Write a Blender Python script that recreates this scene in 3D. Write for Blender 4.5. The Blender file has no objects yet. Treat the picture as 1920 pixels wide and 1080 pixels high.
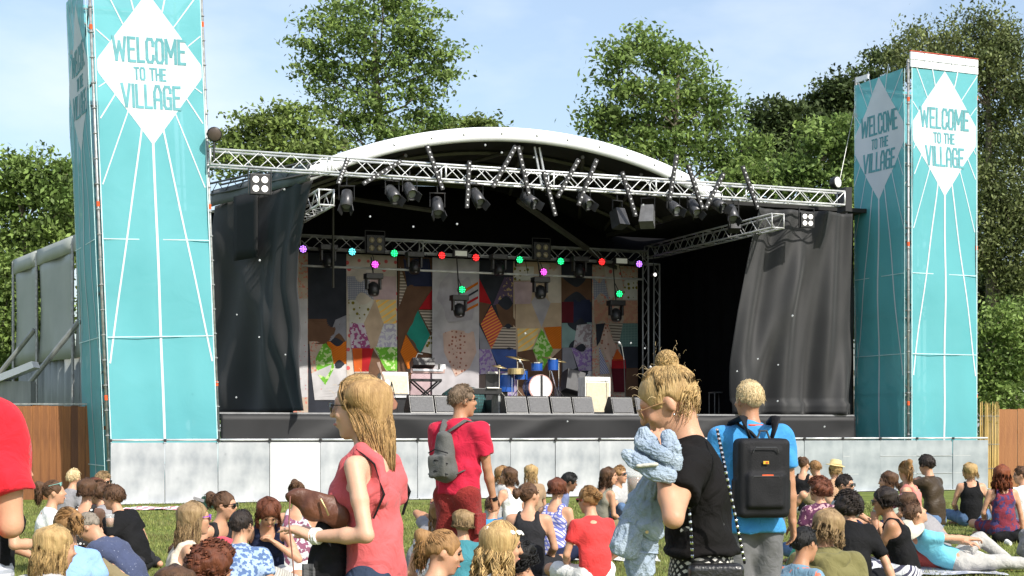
import bpy, math, random
import numpy as np
from mathutils import Vector, Matrix, Euler
R = math.radians
SC = bpy.context.scene
COL = SC.collection
# ------------------------------------------------------------------ camera
F = 2800.0      # focal length in photo pixels
HC = 1.47       # camera height
HY = 805.0      # horizon row of the photo
cam = bpy.data.objects.new('camera', bpy.data.cameras.new('camera'))
COL.objects.link(cam)
cam.location = (0, 0, HC)
cam.rotation_euler = (R(90), 0, 0)
cam.data.sensor_width = 36
cam.data.lens = F / 1920 * 36
cam.data.shift_y = (HY - 540) / 1920
cam.data.clip_end = 2000
cam.data.clip_start = .1
SC.camera = cam
# ------------------------------------------------------------------ sky, sun, exposure
SUN_AZ = R(40)      # to the right of straight behind the camera
SUN_EL = R(40)
w = bpy.data.worlds.new('World'); SC.world = w; w.use_nodes = True
nt = w.node_tree; nt.nodes.clear()
sky = nt.nodes.new('ShaderNodeTexSky'); sky.sky_type = 'NISHITA'; sky.sun_disc = False
sky.sun_elevation = SUN_EL
sky.sun_rotation = math.pi - SUN_AZ
sky.air_density = 1.15; sky.dust_density = 2.2; sky.ozone_density = 2.6
bgn = nt.nodes.new('ShaderNodeBackground'); bgn.inputs['Strength'].default_value = .15
out = nt.nodes.new('ShaderNodeOutputWorld')
geo = nt.nodes.new('ShaderNodeTexCoord')
mp = nt.nodes.new('ShaderNodeMapping'); mp.inputs['Scale'].default_value = (1, 1, 2.6)
mp.inputs['Location'].default_value = (.62, .15, .33)
nz = nt.nodes.new('ShaderNodeTexNoise'); nz.inputs['Scale'].default_value = 5.2; nz.inputs['Detail'].default_value = 7; nz.inputs['Roughness'].default_value = .5
cr = nt.nodes.new('ShaderNodeValToRGB'); cr.color_ramp.elements[0].position = .46; cr.color_ramp.elements[1].position = .70
cr.color_ramp.elements[0].color = (.18, .18, .18, 1); cr.color_ramp.elements[1].color = (.55, .55, .55, 1)
mix = nt.nodes.new('ShaderNodeMixRGB'); mix.inputs[2].default_value = (5.6, 5.9, 6.3, 1)
nt.links.new(geo.outputs['Generated'], mp.inputs[0]); nt.links.new(mp.outputs[0], nz.inputs['Vector'])
nt.links.new(nz.outputs[0], cr.inputs[0]); nt.links.new(cr.outputs[0], mix.inputs[0])
nt.links.new(sky.outputs[0], mix.inputs[1]); nt.links.new(mix.outputs[0], bgn.inputs[0]); nt.links.new(bgn.outputs[0], out.inputs[0])
sl = bpy.data.lights.new('sun', 'SUN'); sl.energy = 4.6; sl.angle = R(.55); sl.color = (1, .95, .86)
sun = bpy.data.objects.new('sun', sl); COL.objects.link(sun)
sd = Vector((math.sin(SUN_AZ) * math.cos(SUN_EL), -math.cos(SUN_AZ) * math.cos(SUN_EL), math.sin(SUN_EL)))
sun.rotation_euler = sd.to_track_quat('Z', 'Y').to_euler()
SC.view_settings.view_transform = 'Standard'; SC.view_settings.look = 'None'
SC.view_settings.gamma = 1; SC.view_settings.use_curve_mapping = False
SC.view_settings.exposure = 0.45
# ------------------------------------------------------------------ frames of reference
A = R(21.2)                       # the stage is turned this much away from the picture plane
CA, SA = math.cos(A), math.sin(A)
def P(px, py, Z): return Vector(((px - 960) / F * Z, Z, HC + (HY - py) / F * Z))
def uv(u, v, z=0.0): return Vector((u * CA - v * SA, u * SA + v * CA, z))
def UU(px, v): return v * math.tan(A + math.atan((px - 960) / F))
def ZZ(px, py, v):
    u = UU(px, v); Z = u * SA + v * CA
    return HC + (HY - py) / F * Z
DECK = 1.83
# ------------------------------------------------------------------ tagging
def setp(o, label=None, cat=None, group=None, kind=None):
    if label: o['label'] = label
    if cat: o['category'] = cat
    if group: o['group'] = group
    if kind: o['kind'] = kind
    return o
def thing(name, label, cat, loc=(0, 0, 0), rotz=0, group=None):
    o = bpy.data.objects.new(name, None); o.empty_display_size = .1
    COL.objects.link(o); o.location = loc; o.rotation_euler = (0, 0, rotz)
    return setp(o, label, cat, group)
def link(name, me, parent=None, loc=(0, 0, 0), rot=(0, 0, 0), scale=(1, 1, 1), mat=None):
    o = bpy.data.objects.new(name, me); COL.objects.link(o)
    o.location = loc; o.rotation_euler = rot; o.scale = scale
    if parent: o.parent = parent
    if mat is not None:
        if not me.materials: me.materials.append(mat)
        elif me.materials[0] != mat:
            o.material_slots[0].link = 'OBJECT'; o.material_slots[0].material = mat
    return o
# ------------------------------------------------------------------ mesh builder
class MB:
    def __init__(s): s.v = []; s.f = []
    def add(s, vs, fs):
        n = len(s.v); s.v += [tuple(p) for p in vs]; s.f += [tuple(i + n for i in f) for f in fs]; return s
    def box(s, c, d, rot=None, taper=1.0):
        x, y, z = d[0] / 2, d[1] / 2, d[2] / 2
        vs = [Vector((a * x * (taper if e > 0 else 1), b * y * (taper if e > 0 else 1), e * z)) for e in (-1, 1) for a, b in ((-1, -1), (1, -1), (1, 1), (-1, 1))]
        if rot is not None:
            m = rot if isinstance(rot, Matrix) else Euler(rot).to_matrix()
            vs = [m @ q for q in vs]
        c = Vector(c)
        return s.add([q + c for q in vs], [(0, 3, 2, 1), (4, 5, 6, 7), (0, 1, 5, 4), (1, 2, 6, 5), (2, 3, 7, 6), (3, 0, 4, 7)])
    def tube(s, p0, p1, r, n=8, r2=None, cap=True):
        p0 = Vector(p0); p1 = Vector(p1); r2 = r if r2 is None else r2
        d = (p1 - p0)
        if d.length < 1e-6: return s
        q = d.to_track_quat('Z', 'Y')
        vs = []
        for p, rr in ((p0, r), (p1, r2)):
            for i in range(n):
                a = 2 * math.pi * i / n
                vs.append(p + q @ Vector((rr * math.cos(a), rr * math.sin(a), 0)))
        fs = [(i, (i + 1) % n, n + (i + 1) % n, n + i) for i in range(n)]
        if cap: fs += [tuple(range(n - 1, -1, -1)), tuple(range(n, 2 * n))]
        return s.add(vs, fs)
    def path(s, pts, rs, n=6, flat=1.0):
        pts = [Vector(p) for p in pts]; m = len(pts)
        if not hasattr(rs, '__len__'): rs = [rs] * m
        vs = []; up = Vector((.13, .21, .97))
        for i, p in enumerate(pts):
            d = pts[min(i + 1, m - 1)] - pts[max(i - 1, 0)]
            if d.length < 1e-7: d = Vector((0, 0, 1))
            d.normalize(); x = d.cross(up)
            if x.length < .05: x = d.cross(Vector((1, 0, 0)))
            x.normalize(); y = d.cross(x)
            for k in range(n):
                a = 2 * math.pi * k / n
                vs.append(p + x * (rs[i] * math.cos(a)) + y * (rs[i] * math.sin(a) * flat))
        fs = []
        for i in range(m - 1):
            for k in range(n):
                fs.append((i * n + k, i * n + (k + 1) % n, (i + 1) * n + (k + 1) % n, (i + 1) * n + k))
        fs += [tuple(range(n - 1, -1, -1)), tuple(range((m - 1) * n, m * n))]
        return s.add(vs, fs)
    def lathe(s, prof, c=(0, 0, 0), n=16, axis=None):
        q = Vector(axis).to_track_quat('Z', 'Y') if axis is not None else None
        vs = []; c = Vector(c)
        for r, z in prof:
            for k in range(n):
                a = 2 * math.pi * k / n; p = Vector((r * math.cos(a), r * math.sin(a), z))
                if q is not None: p = q @ p
                vs.append(p + c)
        fs = []; m = len(prof)
        for i in range(m - 1):
            for k in range(n):
                fs.append((i * n + k, i * n + (k + 1) % n, (i + 1) * n + (k + 1) % n, (i + 1) * n + k))
        fs += [tuple(range(n - 1, -1, -1)), tuple(range((m - 1) * n, m * n))]
        return s.add(vs, fs)
    def ball(s, c, r, n=8):
        rx, ry, rz = (r, r, r) if not hasattr(r, '__len__') else r
        m = max(4, n // 2 + 1); vs = []; c = Vector(c)
        for i in range(m + 1):
            t = math.pi * i / m
            for k in range(n):
                a = 2 * math.pi * k / n
                vs.append(c + Vector((rx * math.sin(t) * math.cos(a), ry * math.sin(t) * math.sin(a), -rz * math.cos(t))))
        fs = [(i * n + k, i * n + (k + 1) % n, (i + 1) * n + (k + 1) % n, (i + 1) * n + k) for i in range(m) for k in range(n)]
        return s.add(vs, fs)
    def prism(s, poly, y0, y1):      # poly of (x,z), extruded along y
        n = len(poly)
        vs = [(x, y0, z) for x, z in poly] + [(x, y1, z) for x, z in poly]
        fs = [(i, (i + 1) % n, n + (i + 1) % n, n + i) for i in range(n)] + [tuple(range(n - 1, -1, -1)), tuple(range(n, 2 * n))]
        return s.add(vs, fs)
    def grid(s, fn, nu, nv):
        vs = [fn(i / nu, j / nv) for j in range(nv + 1) for i in range(nu + 1)]
        fs = [(j * (nu + 1) + i, j * (nu + 1) + i + 1, (j + 1) * (nu + 1) + i + 1, (j + 1) * (nu + 1) + i) for j in range(nv) for i in range(nu)]
        return s.add(vs, fs)
    def mesh(s, name, smooth=False):
        me = bpy.data.meshes.new(name); me.from_pydata(s.v, [], s.f); me.update()
        if smooth: me.polygons.foreach_set('use_smooth', [True] * len(me.polygons))
        return me
    def build(s, name, mat, parent=None, loc=(0, 0, 0), rot=(0, 0, 0), smooth=False, bevel=0):
        me = s.mesh(name, smooth)
        if bevel:
            import bmesh
            bm = bmesh.new(); bm.from_mesh(me)
            bmesh.ops.bevel(bm, geom=[e for e in bm.edges if len(e.link_faces) == 2 and e.calc_face_angle(0) > .6], offset=bevel, segments=2, affect='EDGES', profile=.6)
            bm.to_mesh(me); bm.free()
        return link(name, me, parent, loc, rot, mat=mat)
def sheet(name, mat, parent, fn, nu, nv, thick=.01, smooth=True, flip=False):
    """a cloth or tarp: a grid with a real thickness along y"""
    m = MB(); 
    m.grid(fn, nu, nv); n = len(m.v)
    m.add([(x, y + thick, z) for x, y, z in m.v[:n]], [tuple(reversed(f)) for f in m.f[:]])
    W = nu + 1
    for i in range(nu):
        a, b = i, i + 1; m.f.append((a, a + n, b + n, b)); a, b = nv * W + i, nv * W + i + 1; m.f.append((a, b, b + n, a + n))
    for j in range(nv):
        a, b = j * W, (j + 1) * W; m.f.append((a, b, b + n, a + n)); a, b = j * W + nu, (j + 1) * W + nu; m.f.append((a, a + n, b + n, b))
    return m.build(name, mat, parent, smooth=smooth)
# ------------------------------------------------------------------ materials
MC = {}
def _n(nt, t, **k):
    n = nt.nodes.new(t)
    for a, b in k.items(): setattr(n, a, b)
    return n
def mat(name, col, rough=.7, metal=0, col2=None, scale=8, det=3, stretch=(1, 1, 1), bump=.0, bscale=40, contrast=.5, spec=.4, sheen=0, trans=0, alpha=1, pat=None, emit=0, pscale=10, island=0, sub=0, coord='Object', bdist=.02, bdis=0):
    if name in MC: return MC[name]
    m = bpy.data.materials.new(name); m.use_nodes = True; nt = m.node_tree
    b = nt.nodes['Principled BSDF']; L = nt.links
    b.inputs['Roughness'].default_value = rough; b.inputs['Metallic'].default_value = metal
    b.inputs['Specular IOR Level'].default_value = spec
    if sheen: b.inputs['Sheen Weight'].default_value = sheen
    if sub: b.inputs['Subsurface Weight'].default_value = sub; b.inputs['Subsurface Radius'].default_value = (.02, .008, .004); b.inputs['Subsurface Scale'].default_value = .6
    tc = _n(nt, 'ShaderNodeTexCoord'); mp = _n(nt, 'ShaderNodeMapping'); mp.inputs['Scale'].default_value = stretch
    L.new(tc.outputs[coord], mp.inputs[0])
    c2 = col2 if col2 else tuple(x * .72 for x in col)
    nz = _n(nt, 'ShaderNodeTexNoise'); nz.inputs['Scale'].default_value = scale; nz.inputs['Detail'].default_value = det
    L.new(mp.outputs[0], nz.inputs['Vector'])
    rp = _n(nt, 'ShaderNodeValToRGB'); rp.color_ramp.elements[0].position = .5 - contrast * .35; rp.color_ramp.elements[1].position = .5 + contrast * .35
    rp.color_ramp.elements[0].color = (*c2, 1); rp.color_ramp.elements[1].color = (*col, 1)
    L.new(nz.outputs[0], rp.inputs[0]); co = rp.outputs[0]
    if pat:
        kind, pc = pat[0], pat[1]
        mx = _n(nt, 'ShaderNodeMixRGB'); mx.inputs[2].default_value = (*pc, 1)
        mp2 = _n(nt, 'ShaderNodeMapping'); L.new(tc.outputs[coord], mp2.inputs[0])
        if len(pat) > 3: mp2.inputs['Rotation'].default_value = pat[3]
        th = pat[2] if len(pat) > 2 else .5
        mt = _n(nt, 'ShaderNodeMath', operation='GREATER_THAN'); mt.inputs[1].default_value = th
        if kind == 'stripe':
            t = _n(nt, 'ShaderNodeTexWave'); t.inputs['Scale'].default_value = pscale; t.inputs['Distortion'].default_value = .6; t.bands_direction = 'Z'; t.inputs['Detail'].default_value = 0
            L.new(mp2.outputs[0], t.inputs['Vector']); L.new(t.outputs['Fac'], mt.inputs[0])
        elif kind == 'dots':
            t = _n(nt, 'ShaderNodeTexVoronoi'); t.inputs['Scale'].default_value = pscale; t.inputs['Randomness'].default_value = .55
            L.new(mp2.outputs[0], t.inputs['Vector']); mt.operation = 'LESS_THAN'; L.new(t.outputs['Distance'], mt.inputs[0])
        elif kind == 'blotch':
            t = _n(nt, 'ShaderNodeTexNoise'); t.inputs['Scale'].default_value = pscale; t.inputs['Detail'].default_value = 2
            L.new(mp2.outputs[0], t.inputs['Vector']); L.new(t.outputs[0], mt.inputs[0])
        elif kind == 'net':
            t = _n(nt, 'ShaderNodeTexVoronoi', feature='DISTANCE_TO_EDGE'); t.inputs['Scale'].default_value = pscale; t.inputs['Randomness'].default_value = .5
            L.new(mp2.outputs[0], t.inputs['Vector']); mt.operation = 'LESS_THAN'; L.new(t.outputs['Distance'], mt.inputs[0])
        elif kind == 'check':
            t = _n(nt, 'ShaderNodeTexWave'); t.inputs['Scale'].default_value = pscale; t.bands_direction = 'Z'; L.new(mp2.outputs[0], t.inputs['Vector'])
            t2 = _n(nt, 'ShaderNodeTexWave'); t2.inputs['Scale'].default_value = pscale; t2.bands_direction = 'X'; L.new(mp2.outputs[0], t2.inputs['Vector'])
            mn = _n(nt, 'ShaderNodeMath', operation='MAXIMUM'); L.new(t.outputs['Fac'], mn.inputs[0]); L.new(t2.outputs['Fac'], mn.inputs[1]); L.new(mn.outputs[0], mt.inputs[0])
        L.new(mt.outputs[0], mx.inputs[0]); L.new(co, mx.inputs[1]); co = mx.outputs[0]
    if island:
        g = _n(nt, 'ShaderNodeNewGeometry'); hs = _n(nt, 'ShaderNodeHueSaturation')
        mr = _n(nt, 'ShaderNodeMapRange'); mr.inputs[3].default_value = 1 - island; mr.inputs[4].default_value = 1 + island
        L.new(g.outputs['Random Per Island'], mr.inputs[0]); L.new(mr.outputs[0], hs.inputs['Value']); L.new(co, hs.inputs['Color']); co = hs.outputs[0]
    L.new(co, b.inputs['Base Color'])
    if bump:
        bn = _n(nt, 'ShaderNodeTexNoise'); bn.inputs['Scale'].default_value = bscale; bn.inputs['Detail'].default_value = 4
        L.new(mp.outputs[0], bn.inputs['Vector']); bp = _n(nt, 'ShaderNodeBump'); bp.inputs['Strength'].default_value = bump; bp.inputs['Distance'].default_value = bdist; bn.inputs['Distortion'].default_value = bdis
        L.new(bn.outputs[0], bp.inputs['Height']); L.new(bp.outputs[0], b.inputs['Normal'])
    if emit:
        b.inputs['Emission Color'].default_value = (*col, 1); b.inputs['Emission Strength'].default_value = emit
    o = nt.nodes['Material Output']; sh = b.outputs[0]
    if trans:
        tr = _n(nt, 'ShaderNodeBsdfTranslucent'); L.new(co, tr.inputs[0]); ms = _n(nt, 'ShaderNodeMixShader'); ms.inputs[0].default_value = trans
        L.new(sh, ms.inputs[1]); L.new(tr.outputs[0], ms.inputs[2]); sh = ms.outputs[0]
    if alpha < 1:
        tp = _n(nt, 'ShaderNodeBsdfTransparent'); ms = _n(nt, 'ShaderNodeMixShader'); ms.inputs[0].default_value = alpha
        L.new(tp.outputs[0], ms.inputs[1]); L.new(sh, ms.inputs[2]); sh = ms.outputs[0]
    L.new(sh, o.inputs[0])
    MC[name] = m; return m
M_alu = mat('aluminium tube', (.62, .63, .64), .35, .55, scale=3, contrast=.3)
M_truss = mat('truss aluminium', (.74, .75, .76), .4, .35, scale=3, contrast=.3)
M_galv = mat('galvanised steel', (.42, .43, .43), .5, .6, col2=(.26, .26, .25), scale=12)
M_black = mat('black painted metal', (.018, .018, .019), .45, .1, scale=20)
M_blackp = mat('black plastic', (.022, .022, .024), .35, 0, scale=20, bump=.1, bscale=90)
M_orange = mat('orange tape', (.85, .12, .03), .5, scale=20)
M_white = mat('white pvc', (.84, .85, .86), .45, 0, col2=(.76, .77, .79), scale=2)
M_grille = mat('speaker grille', (.115, .115, .12), .6, .2, scale=30, bump=.3, bscale=200)
rng = random.Random(7)
# ------------------------------------------------------------------ ground
m = MB()
N = 60
def gz(x, y): return 0.0
m.grid(lambda a, b: ((a - .5) * 900, -60 + b * 900, 0), 30, 30)
gm = mat('grass turf', (.17, .20, .045), .9, 0, col2=(.09, .12, .026), scale=1.3, det=8, contrast=.45, bump=.6, bscale=30, spec=.15)
g = m.build('grass_ground', gm); setp(g, 'green festival lawn in front of the stage', kind='structure')
# grass blades where the lawn shows
def grass_field():
    r = np.random.RandomState(3); n = 110000
    Z = np.exp(r.uniform(np.log(13.2), np.log(30), n)); px = r.uniform(-40, 1960, n)
    X = (px - 960) / F * Z
    h = r.uniform(.018, .05, n) * (1 + .4 * np.sin(X * 2.1) * np.sin(Z * 1.7)); a = r.uniform(0, 6.28, n); wd = r.uniform(.004, .008, n) * Z / 16
    dx = np.cos(a) * wd; dy = np.sin(a) * wd; lx = r.normal(0, .35, n) * h; ly = r.normal(0, .35, n) * h
    v = np.zeros((n, 3, 3), np.float32)
    v[:, 0] = np.stack([X - dx, Z - dy, 0 * X - .002], 1); v[:, 1] = np.stack([X + dx, Z + dy, 0 * X - .002], 1); v[:, 2] = np.stack([X + lx, Z + ly, h], 1)
    me = bpy.data.meshes.new('grass_blades'); me.vertices.add(3 * n); me.vertices.foreach_set('co', v.ravel())
    me.loops.add(3 * n); me.loops.foreach_set('vertex_index', np.arange(3 * n, dtype=np.int32))
    me.polygons.add(n); me.polygons.foreach_set('loop_start', np.arange(0, 3 * n, 3, dtype=np.int32)); me.polygons.foreach_set('loop_total', np.full(n, 3, np.int32)); me.update()
    gb = mat('grass blade', (.25, .285, .075), .6, 0, col2=(.17, .165, .06), scale=.8, det=5, island=.5, trans=.3, spec=.3)
    o = link('grass', me, mat=gb); setp(o, 'short green grass blades of the lawn', 'grass', kind='stuff')
grass_field()
# ------------------------------------------------------------------ trees
def leaves_mesh(name, C, size, seed, droop=0):
    r = np.random.RandomState(seed); n = len(C)
    nrm = r.normal(size=(n, 3)); nrm[:, 2] += .7; nrm /= np.linalg.norm(nrm, axis=1)[:, None]
    t = r.normal(size=(n, 3)); t[:, 2] -= droop; t -= nrm * (t * nrm).sum(1)[:, None]; t /= np.linalg.norm(t, axis=1)[:, None]
    b = np.cross(nrm, t); s = size * r.uniform(.6, 1.35, n)[:, None]
    v = np.zeros((n, 4, 3), np.float32)
    v[:, 0] = C - t * s; v[:, 1] = C + b * s * .5 - t * s * .1; v[:, 2] = C + t * s + nrm * s * -.25; v[:, 3] = C - b * s * .5 - t * s * .1
    me = bpy.data.meshes.new(name); me.vertices.add(4 * n); me.vertices.foreach_set('co', v.ravel())
    me.loops.add(4 * n); me.loops.foreach_set('vertex_index', np.arange(4 * n, dtype=np.int32))
    me.polygons.add(n); me.polygons.foreach_set('loop_start', np.arange(0, 4 * n, 4, dtype=np.int32)); me.polygons.foreach_set('loop_total', np.full(n, 4, np.int32)); me.update()
    return me
M_bark = mat('grey brown bark', (.17, .145, .11), .9, 0, col2=(.09, .075, .055), scale=9, stretch=(1, 1, .2), bump=.6, bscale=15)
M_leafA = mat('lime green maple leaf', (.235, .32, .085), .55, 0, col2=(.11, .175, .045), scale=.8, det=4, island=.55, trans=.34, spec=.25)
M_leafB = mat('mid green leaf', (.20, .275, .075), .55, 0, col2=(.12, .16, .035), scale=.8, det=4, island=.5, trans=.32, spec=.25)
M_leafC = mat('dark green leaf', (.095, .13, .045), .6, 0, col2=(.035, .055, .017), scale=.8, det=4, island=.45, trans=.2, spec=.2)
M_leafD = mat('olive birch leaf', (.20, .23, .085), .55, 0, col2=(.075, .10, .035), scale=.8, det=4, island=.5, trans=.25, spec=.25)
def tree(label, Z, base_px, lobes, mleaf, dens=1.0, size=.13, seed=1, trunk_r=.28, droop=0, name='broadleaf_tree', thick=.6, top_px=None):
    """lobes: (px, py, rx, ry) of foliage masses as seen in the photo, built as ellipsoids at distance Z"""
    r = random.Random(seed); base = Vector(((base_px - 960) / F * Z, Z, 0))
    t = thing(name, label, 'tree', base, 0, 'trees behind the stage')
    C = []; tm = MB()
    L = []
    for (px, py, rx, ry) in lobes:
        dz = r.uniform(-1, 1) * rx / F * Z * .6
        c = P(px, py, Z + dz) - base; L.append((c, rx / F * Z, ry / F * Z))
    top = max(l[0].z for l in L); tx = (top_px if top_px is not None else base_px)
    topv = P(tx, HY, Z) - base; topv.z = top * .92
    def trunk_pt(f): return Vector((topv.x * f ** 1.5 + .18 * math.sin(f * 5 + seed) * f, .2 * math.sin(f * 4 + seed), topv.z * f))
    tm.path([trunk_pt(i / 10) for i in range(11)], [trunk_r * (1 - .85 * i / 10) + .02 for i in range(11)], 8)
    rn = np.random.RandomState(seed)
    for (c, rx, rz) in L:
        f = max(.12, min(.9, (c.z - rz - rx * .3) / topv.z)); a = trunk_pt(f)
        mid = a.lerp(c, .5) + Vector((r.uniform(-.2, .2), r.uniform(-.2, .2), -.15)); rr = max(.04, trunk_r * .34 * (1 - f * .6))
        tm.path([a, a.lerp(mid, .5), mid, mid.lerp(c, .6), c], [rr, rr * .85, rr * .7, rr * .5, rr * .3], 6)
        ry = (rx + rz) * .5 * thick + .3
        for k in range(5):
            d = Vector((r.gauss(0, 1), r.gauss(0, 1), r.gauss(.3, .8))).normalized(); e = c + Vector((d.x * rx, d.y * ry, d.z * rz)) * .85
            tm.path([c, c.lerp(e, .5) + Vector((0, 0, .08)), e], [rr * .3, rr * .2, .012], 4)
        ncl = int(max(14, rx * rz * 60 * dens))
        for k in range(ncl):
            d = rn.normal(size=3); d /= np.linalg.norm(d); q = rn.uniform(.25, 1.08) ** .6 * (1 + .16 * rn.normal())
            cc = np.array(c) + d * q * np.array([rx, ry, rz])
            m_ = rn.randint(34, 66); sp = rn.uniform(.13, .30) * (1 + .0 * q)
            pts = rn.normal(size=(m_, 3)) * sp * np.array([1.35, 1.2, .48 + droop * .9]) + cc
            C.append(pts)
    C = np.concatenate(C); C = C[C[:, 2] > .1]
    tm.build('trunk', M_bark, t, smooth=True)
    link('crown', leaves_mesh('crown', C, size * .70, seed, droop), t, mat=mleaf)
    return len(C)
NL = 0
NL += tree('lime green broadleaf tree at the left edge of the photo, behind the wooden fence', 47, 40, [(20, 330, 60, 45), (85, 330, 50, 45), (30, 420, 75, 60), (105, 400, 45, 60), (20, 520, 70, 70), (100, 480, 45, 50), (0, 620, 60, 70), (70, 620, 60, 60), (60, 700, 60, 50)], M_leafA, .95, .14, 11, .3)
NL += tree('tallest leafy tree, rising over the left half of the stage roof', 50, 712, [(640, 25, 60, 35), (720, -10, 70, 50), (600, 80, 55, 40), (680, 70, 55, 40), (770, 40, 50, 40), (800, 95, 50, 40), (740, 110, 45, 35), (600, 140, 50, 35), (670, 150, 45, 35), (820, 130, 35, 30), (790, 170, 55, 30), (610, 190, 45, 30), (700, 195, 50, 32), (650, 240, 60, 30), (740, 250, 60, 30), (800, 220, 35, 25)], M_leafA, .56, .125, 12, .3, thick=.5)
NL += tree('low spreading tree left of the tallest tree, above the left end of the truss', 46, 520, [(490, 245, 45, 35), (540, 220, 40, 30), (450, 275, 45, 28), (580, 265, 50, 30), (520, 290, 60, 30), (620, 290, 45, 25), (430, 300, 35, 30)], M_leafB, 1.1, .13, 13, .22)
NL += tree('small tree crown peeping over the white roof arch right of the tallest tree', 52, 850, [(850, 285, 60, 25), (760, 290, 60, 25), (870, 240, 40, 22), (830, 250, 40, 22), (905, 238, 18, 12), (800, 265, 50, 25)], M_leafB, 1.2, .13, 14, .2)
NL += tree('pointed leafy tree standing behind the right half of the white roof arch', 48, 1262, [(1200, 80, 30, 28), (1150, 105, 40, 24), (1240, 110, 55, 35), (1160, 150, 40, 28), (1290, 150, 55, 32), (1200, 180, 60, 35), (1130, 210, 38, 25), (1330, 190, 50, 30), (1270, 215, 60, 35), (1180, 240, 65, 30), (1350, 240, 45, 30), (1280, 270, 60, 30), (1340, 300, 55, 35), (1240, 300, 70, 30), (1390, 290, 45, 45), (1210, 270, 60, 30), (1140, 245, 35, 20)], M_leafA, .72, .13, 15, .25)
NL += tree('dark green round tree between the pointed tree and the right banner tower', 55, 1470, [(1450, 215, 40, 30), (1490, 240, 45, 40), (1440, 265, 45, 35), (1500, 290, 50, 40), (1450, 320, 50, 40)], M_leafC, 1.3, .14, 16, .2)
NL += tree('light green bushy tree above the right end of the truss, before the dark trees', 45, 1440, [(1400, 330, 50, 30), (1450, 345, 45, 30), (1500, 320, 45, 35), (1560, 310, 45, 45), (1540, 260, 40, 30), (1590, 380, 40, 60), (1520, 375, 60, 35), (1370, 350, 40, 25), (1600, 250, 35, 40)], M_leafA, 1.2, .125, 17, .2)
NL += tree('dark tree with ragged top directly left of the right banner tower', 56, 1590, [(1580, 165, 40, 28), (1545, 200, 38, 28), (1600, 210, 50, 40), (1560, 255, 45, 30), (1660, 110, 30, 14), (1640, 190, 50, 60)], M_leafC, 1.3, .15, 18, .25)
NL += tree('tall feathery birch tree at the right edge, behind the right banner tower', 50, 1860, [(1830, 60, 55, 32), (1740, 80, 55, 28), (1890, 90, 45, 45), (1840, 130, 60, 45), (1900, 180, 50, 50), (1860, 240, 50, 50), (1915, 290, 45, 60), (1850, 330, 40, 50), (1890, 390, 55, 55), (1845, 450, 40, 55), (1905, 500, 50, 60), (1790, 130, 60, 50), (1700, 120, 40, 35), (1930, 420, 50, 60)], M_leafD, 1.35, .10, 19, .3, droop=.8)
NL += tree('broad olive tree low between the right scrim and the right banner tower', 58, 1650, [(1640, 330, 70, 70), (1610, 450, 60, 80), (1700, 350, 80, 90), (1780, 350, 80, 100), (1800, 520, 70, 90), (1640, 560, 70, 90)], M_leafB, .9, .16, 20, .3)
NL += tree('bright green rounded bush behind the reed screen at the right edge', 42, 1890, [(1870, 620, 45, 45), (1915, 600, 40, 45), (1860, 690, 45, 45), (1910, 690, 45, 50), (1880, 740, 50, 40)], M_leafA, 1.5, .10, 21, .12, name='bush')
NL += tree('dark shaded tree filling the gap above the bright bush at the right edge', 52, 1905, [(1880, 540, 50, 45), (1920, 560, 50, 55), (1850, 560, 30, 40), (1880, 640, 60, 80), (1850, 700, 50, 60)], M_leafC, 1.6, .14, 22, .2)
NL += tree('mid green tree low behind the marquee, right of the tree at the left edge', 52, 150, [(130, 360, 30, 40), (120, 440, 40, 50), (60, 560, 70, 90), (150, 420, 30, 40), (0, 680, 60, 60)], M_leafB, 1.1, .15, 23, .2)
print('leaves', NL)
# far hedge line that closes the horizon behind everything
def hedge():
    r = np.random.RandomState(5); n = 14000
    x = r.uniform(-60, 60, n); z = r.uniform(.1, 5.5, n); y = 72 + r.normal(0, 1.2, n) - 1.0 * np.sin(x * .8)
    k = z < 3.4 + 1.2 * np.sin(x * .5) + .7 * np.sin(x * 1.7)
    me = leaves_mesh('far_wood', np.stack([x, y, z], 1)[k], .32, 9)
    o = link('far_wood', me, mat=M_leafC); setp(o, 'far dark green wood closing the horizon', 'wood', kind='stuff')
hedge()
def st(name, label, cat, u, v, z, group=None, rot=0): return thing(name, label, cat, uv(u, v, z), A + rot, group)
# shared cloth materials
M_gauze = mat('black stage gauze', (.017, .017, .018), .7, 0, col2=(.010, .010, .011), scale=1.2, det=4, sheen=.10, bump=.12, bscale=300, spec=.5)
M_skirt = mat('black stage skirt cloth', (.012, .012, .0135), .6, 0, col2=(.008, .008, .009), scale=2, bump=.1, bscale=200, spec=.4)
M_void = mat('black molton drape', (.006, .006, .007), .95, 0, scale=2, spec=.1)
# ------------------------------------------------------------------ stage platform
VF = 31.2
uL, uR = UU(412, VF), UU(1603, VF)
t = st('stage_platform', 'black clad stage platform raised behind the crowd barrier', 'stage', uL, VF, 0)
W = uR - uL
MB().box((W / 2, 3.9, DECK - .06), (W - .04, 7.6, .12)).build('deck', mat('stage ply', (.05, .05, .052), .6, scale=3), t)
MB().box((W / 2, .055, DECK - .02), (W, .05, .035)).build('edge_rail', mat('grey deck edge', (.30, .30, .31), .5, .4, scale=4), t)
def skirt_fn(a, b):
    x = .02 + a * (W - .04); z = .05 + b * (DECK - .095)
    y = .0 - .035 * math.sin(x * 3.1 + 2 * math.sin(x * .7)) * (1 - b * .7) - .05 * max(0, math.sin(x * 1.1 + z * 1.9)) ** 4 - .05 * max(0, math.sin(x * 1.4 - z * 2.7 + 2)) ** 6
    return (x, y, z)
sheet('skirt', M_skirt, t, skirt_fn, 260, 14, .01)
for k in range(8): MB().box((.5 + k * (W - 1) / 7, 3.5, (DECK - .12) / 2), (.06, .06, DECK - .13)).build('leg', M_galv, t)
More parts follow.
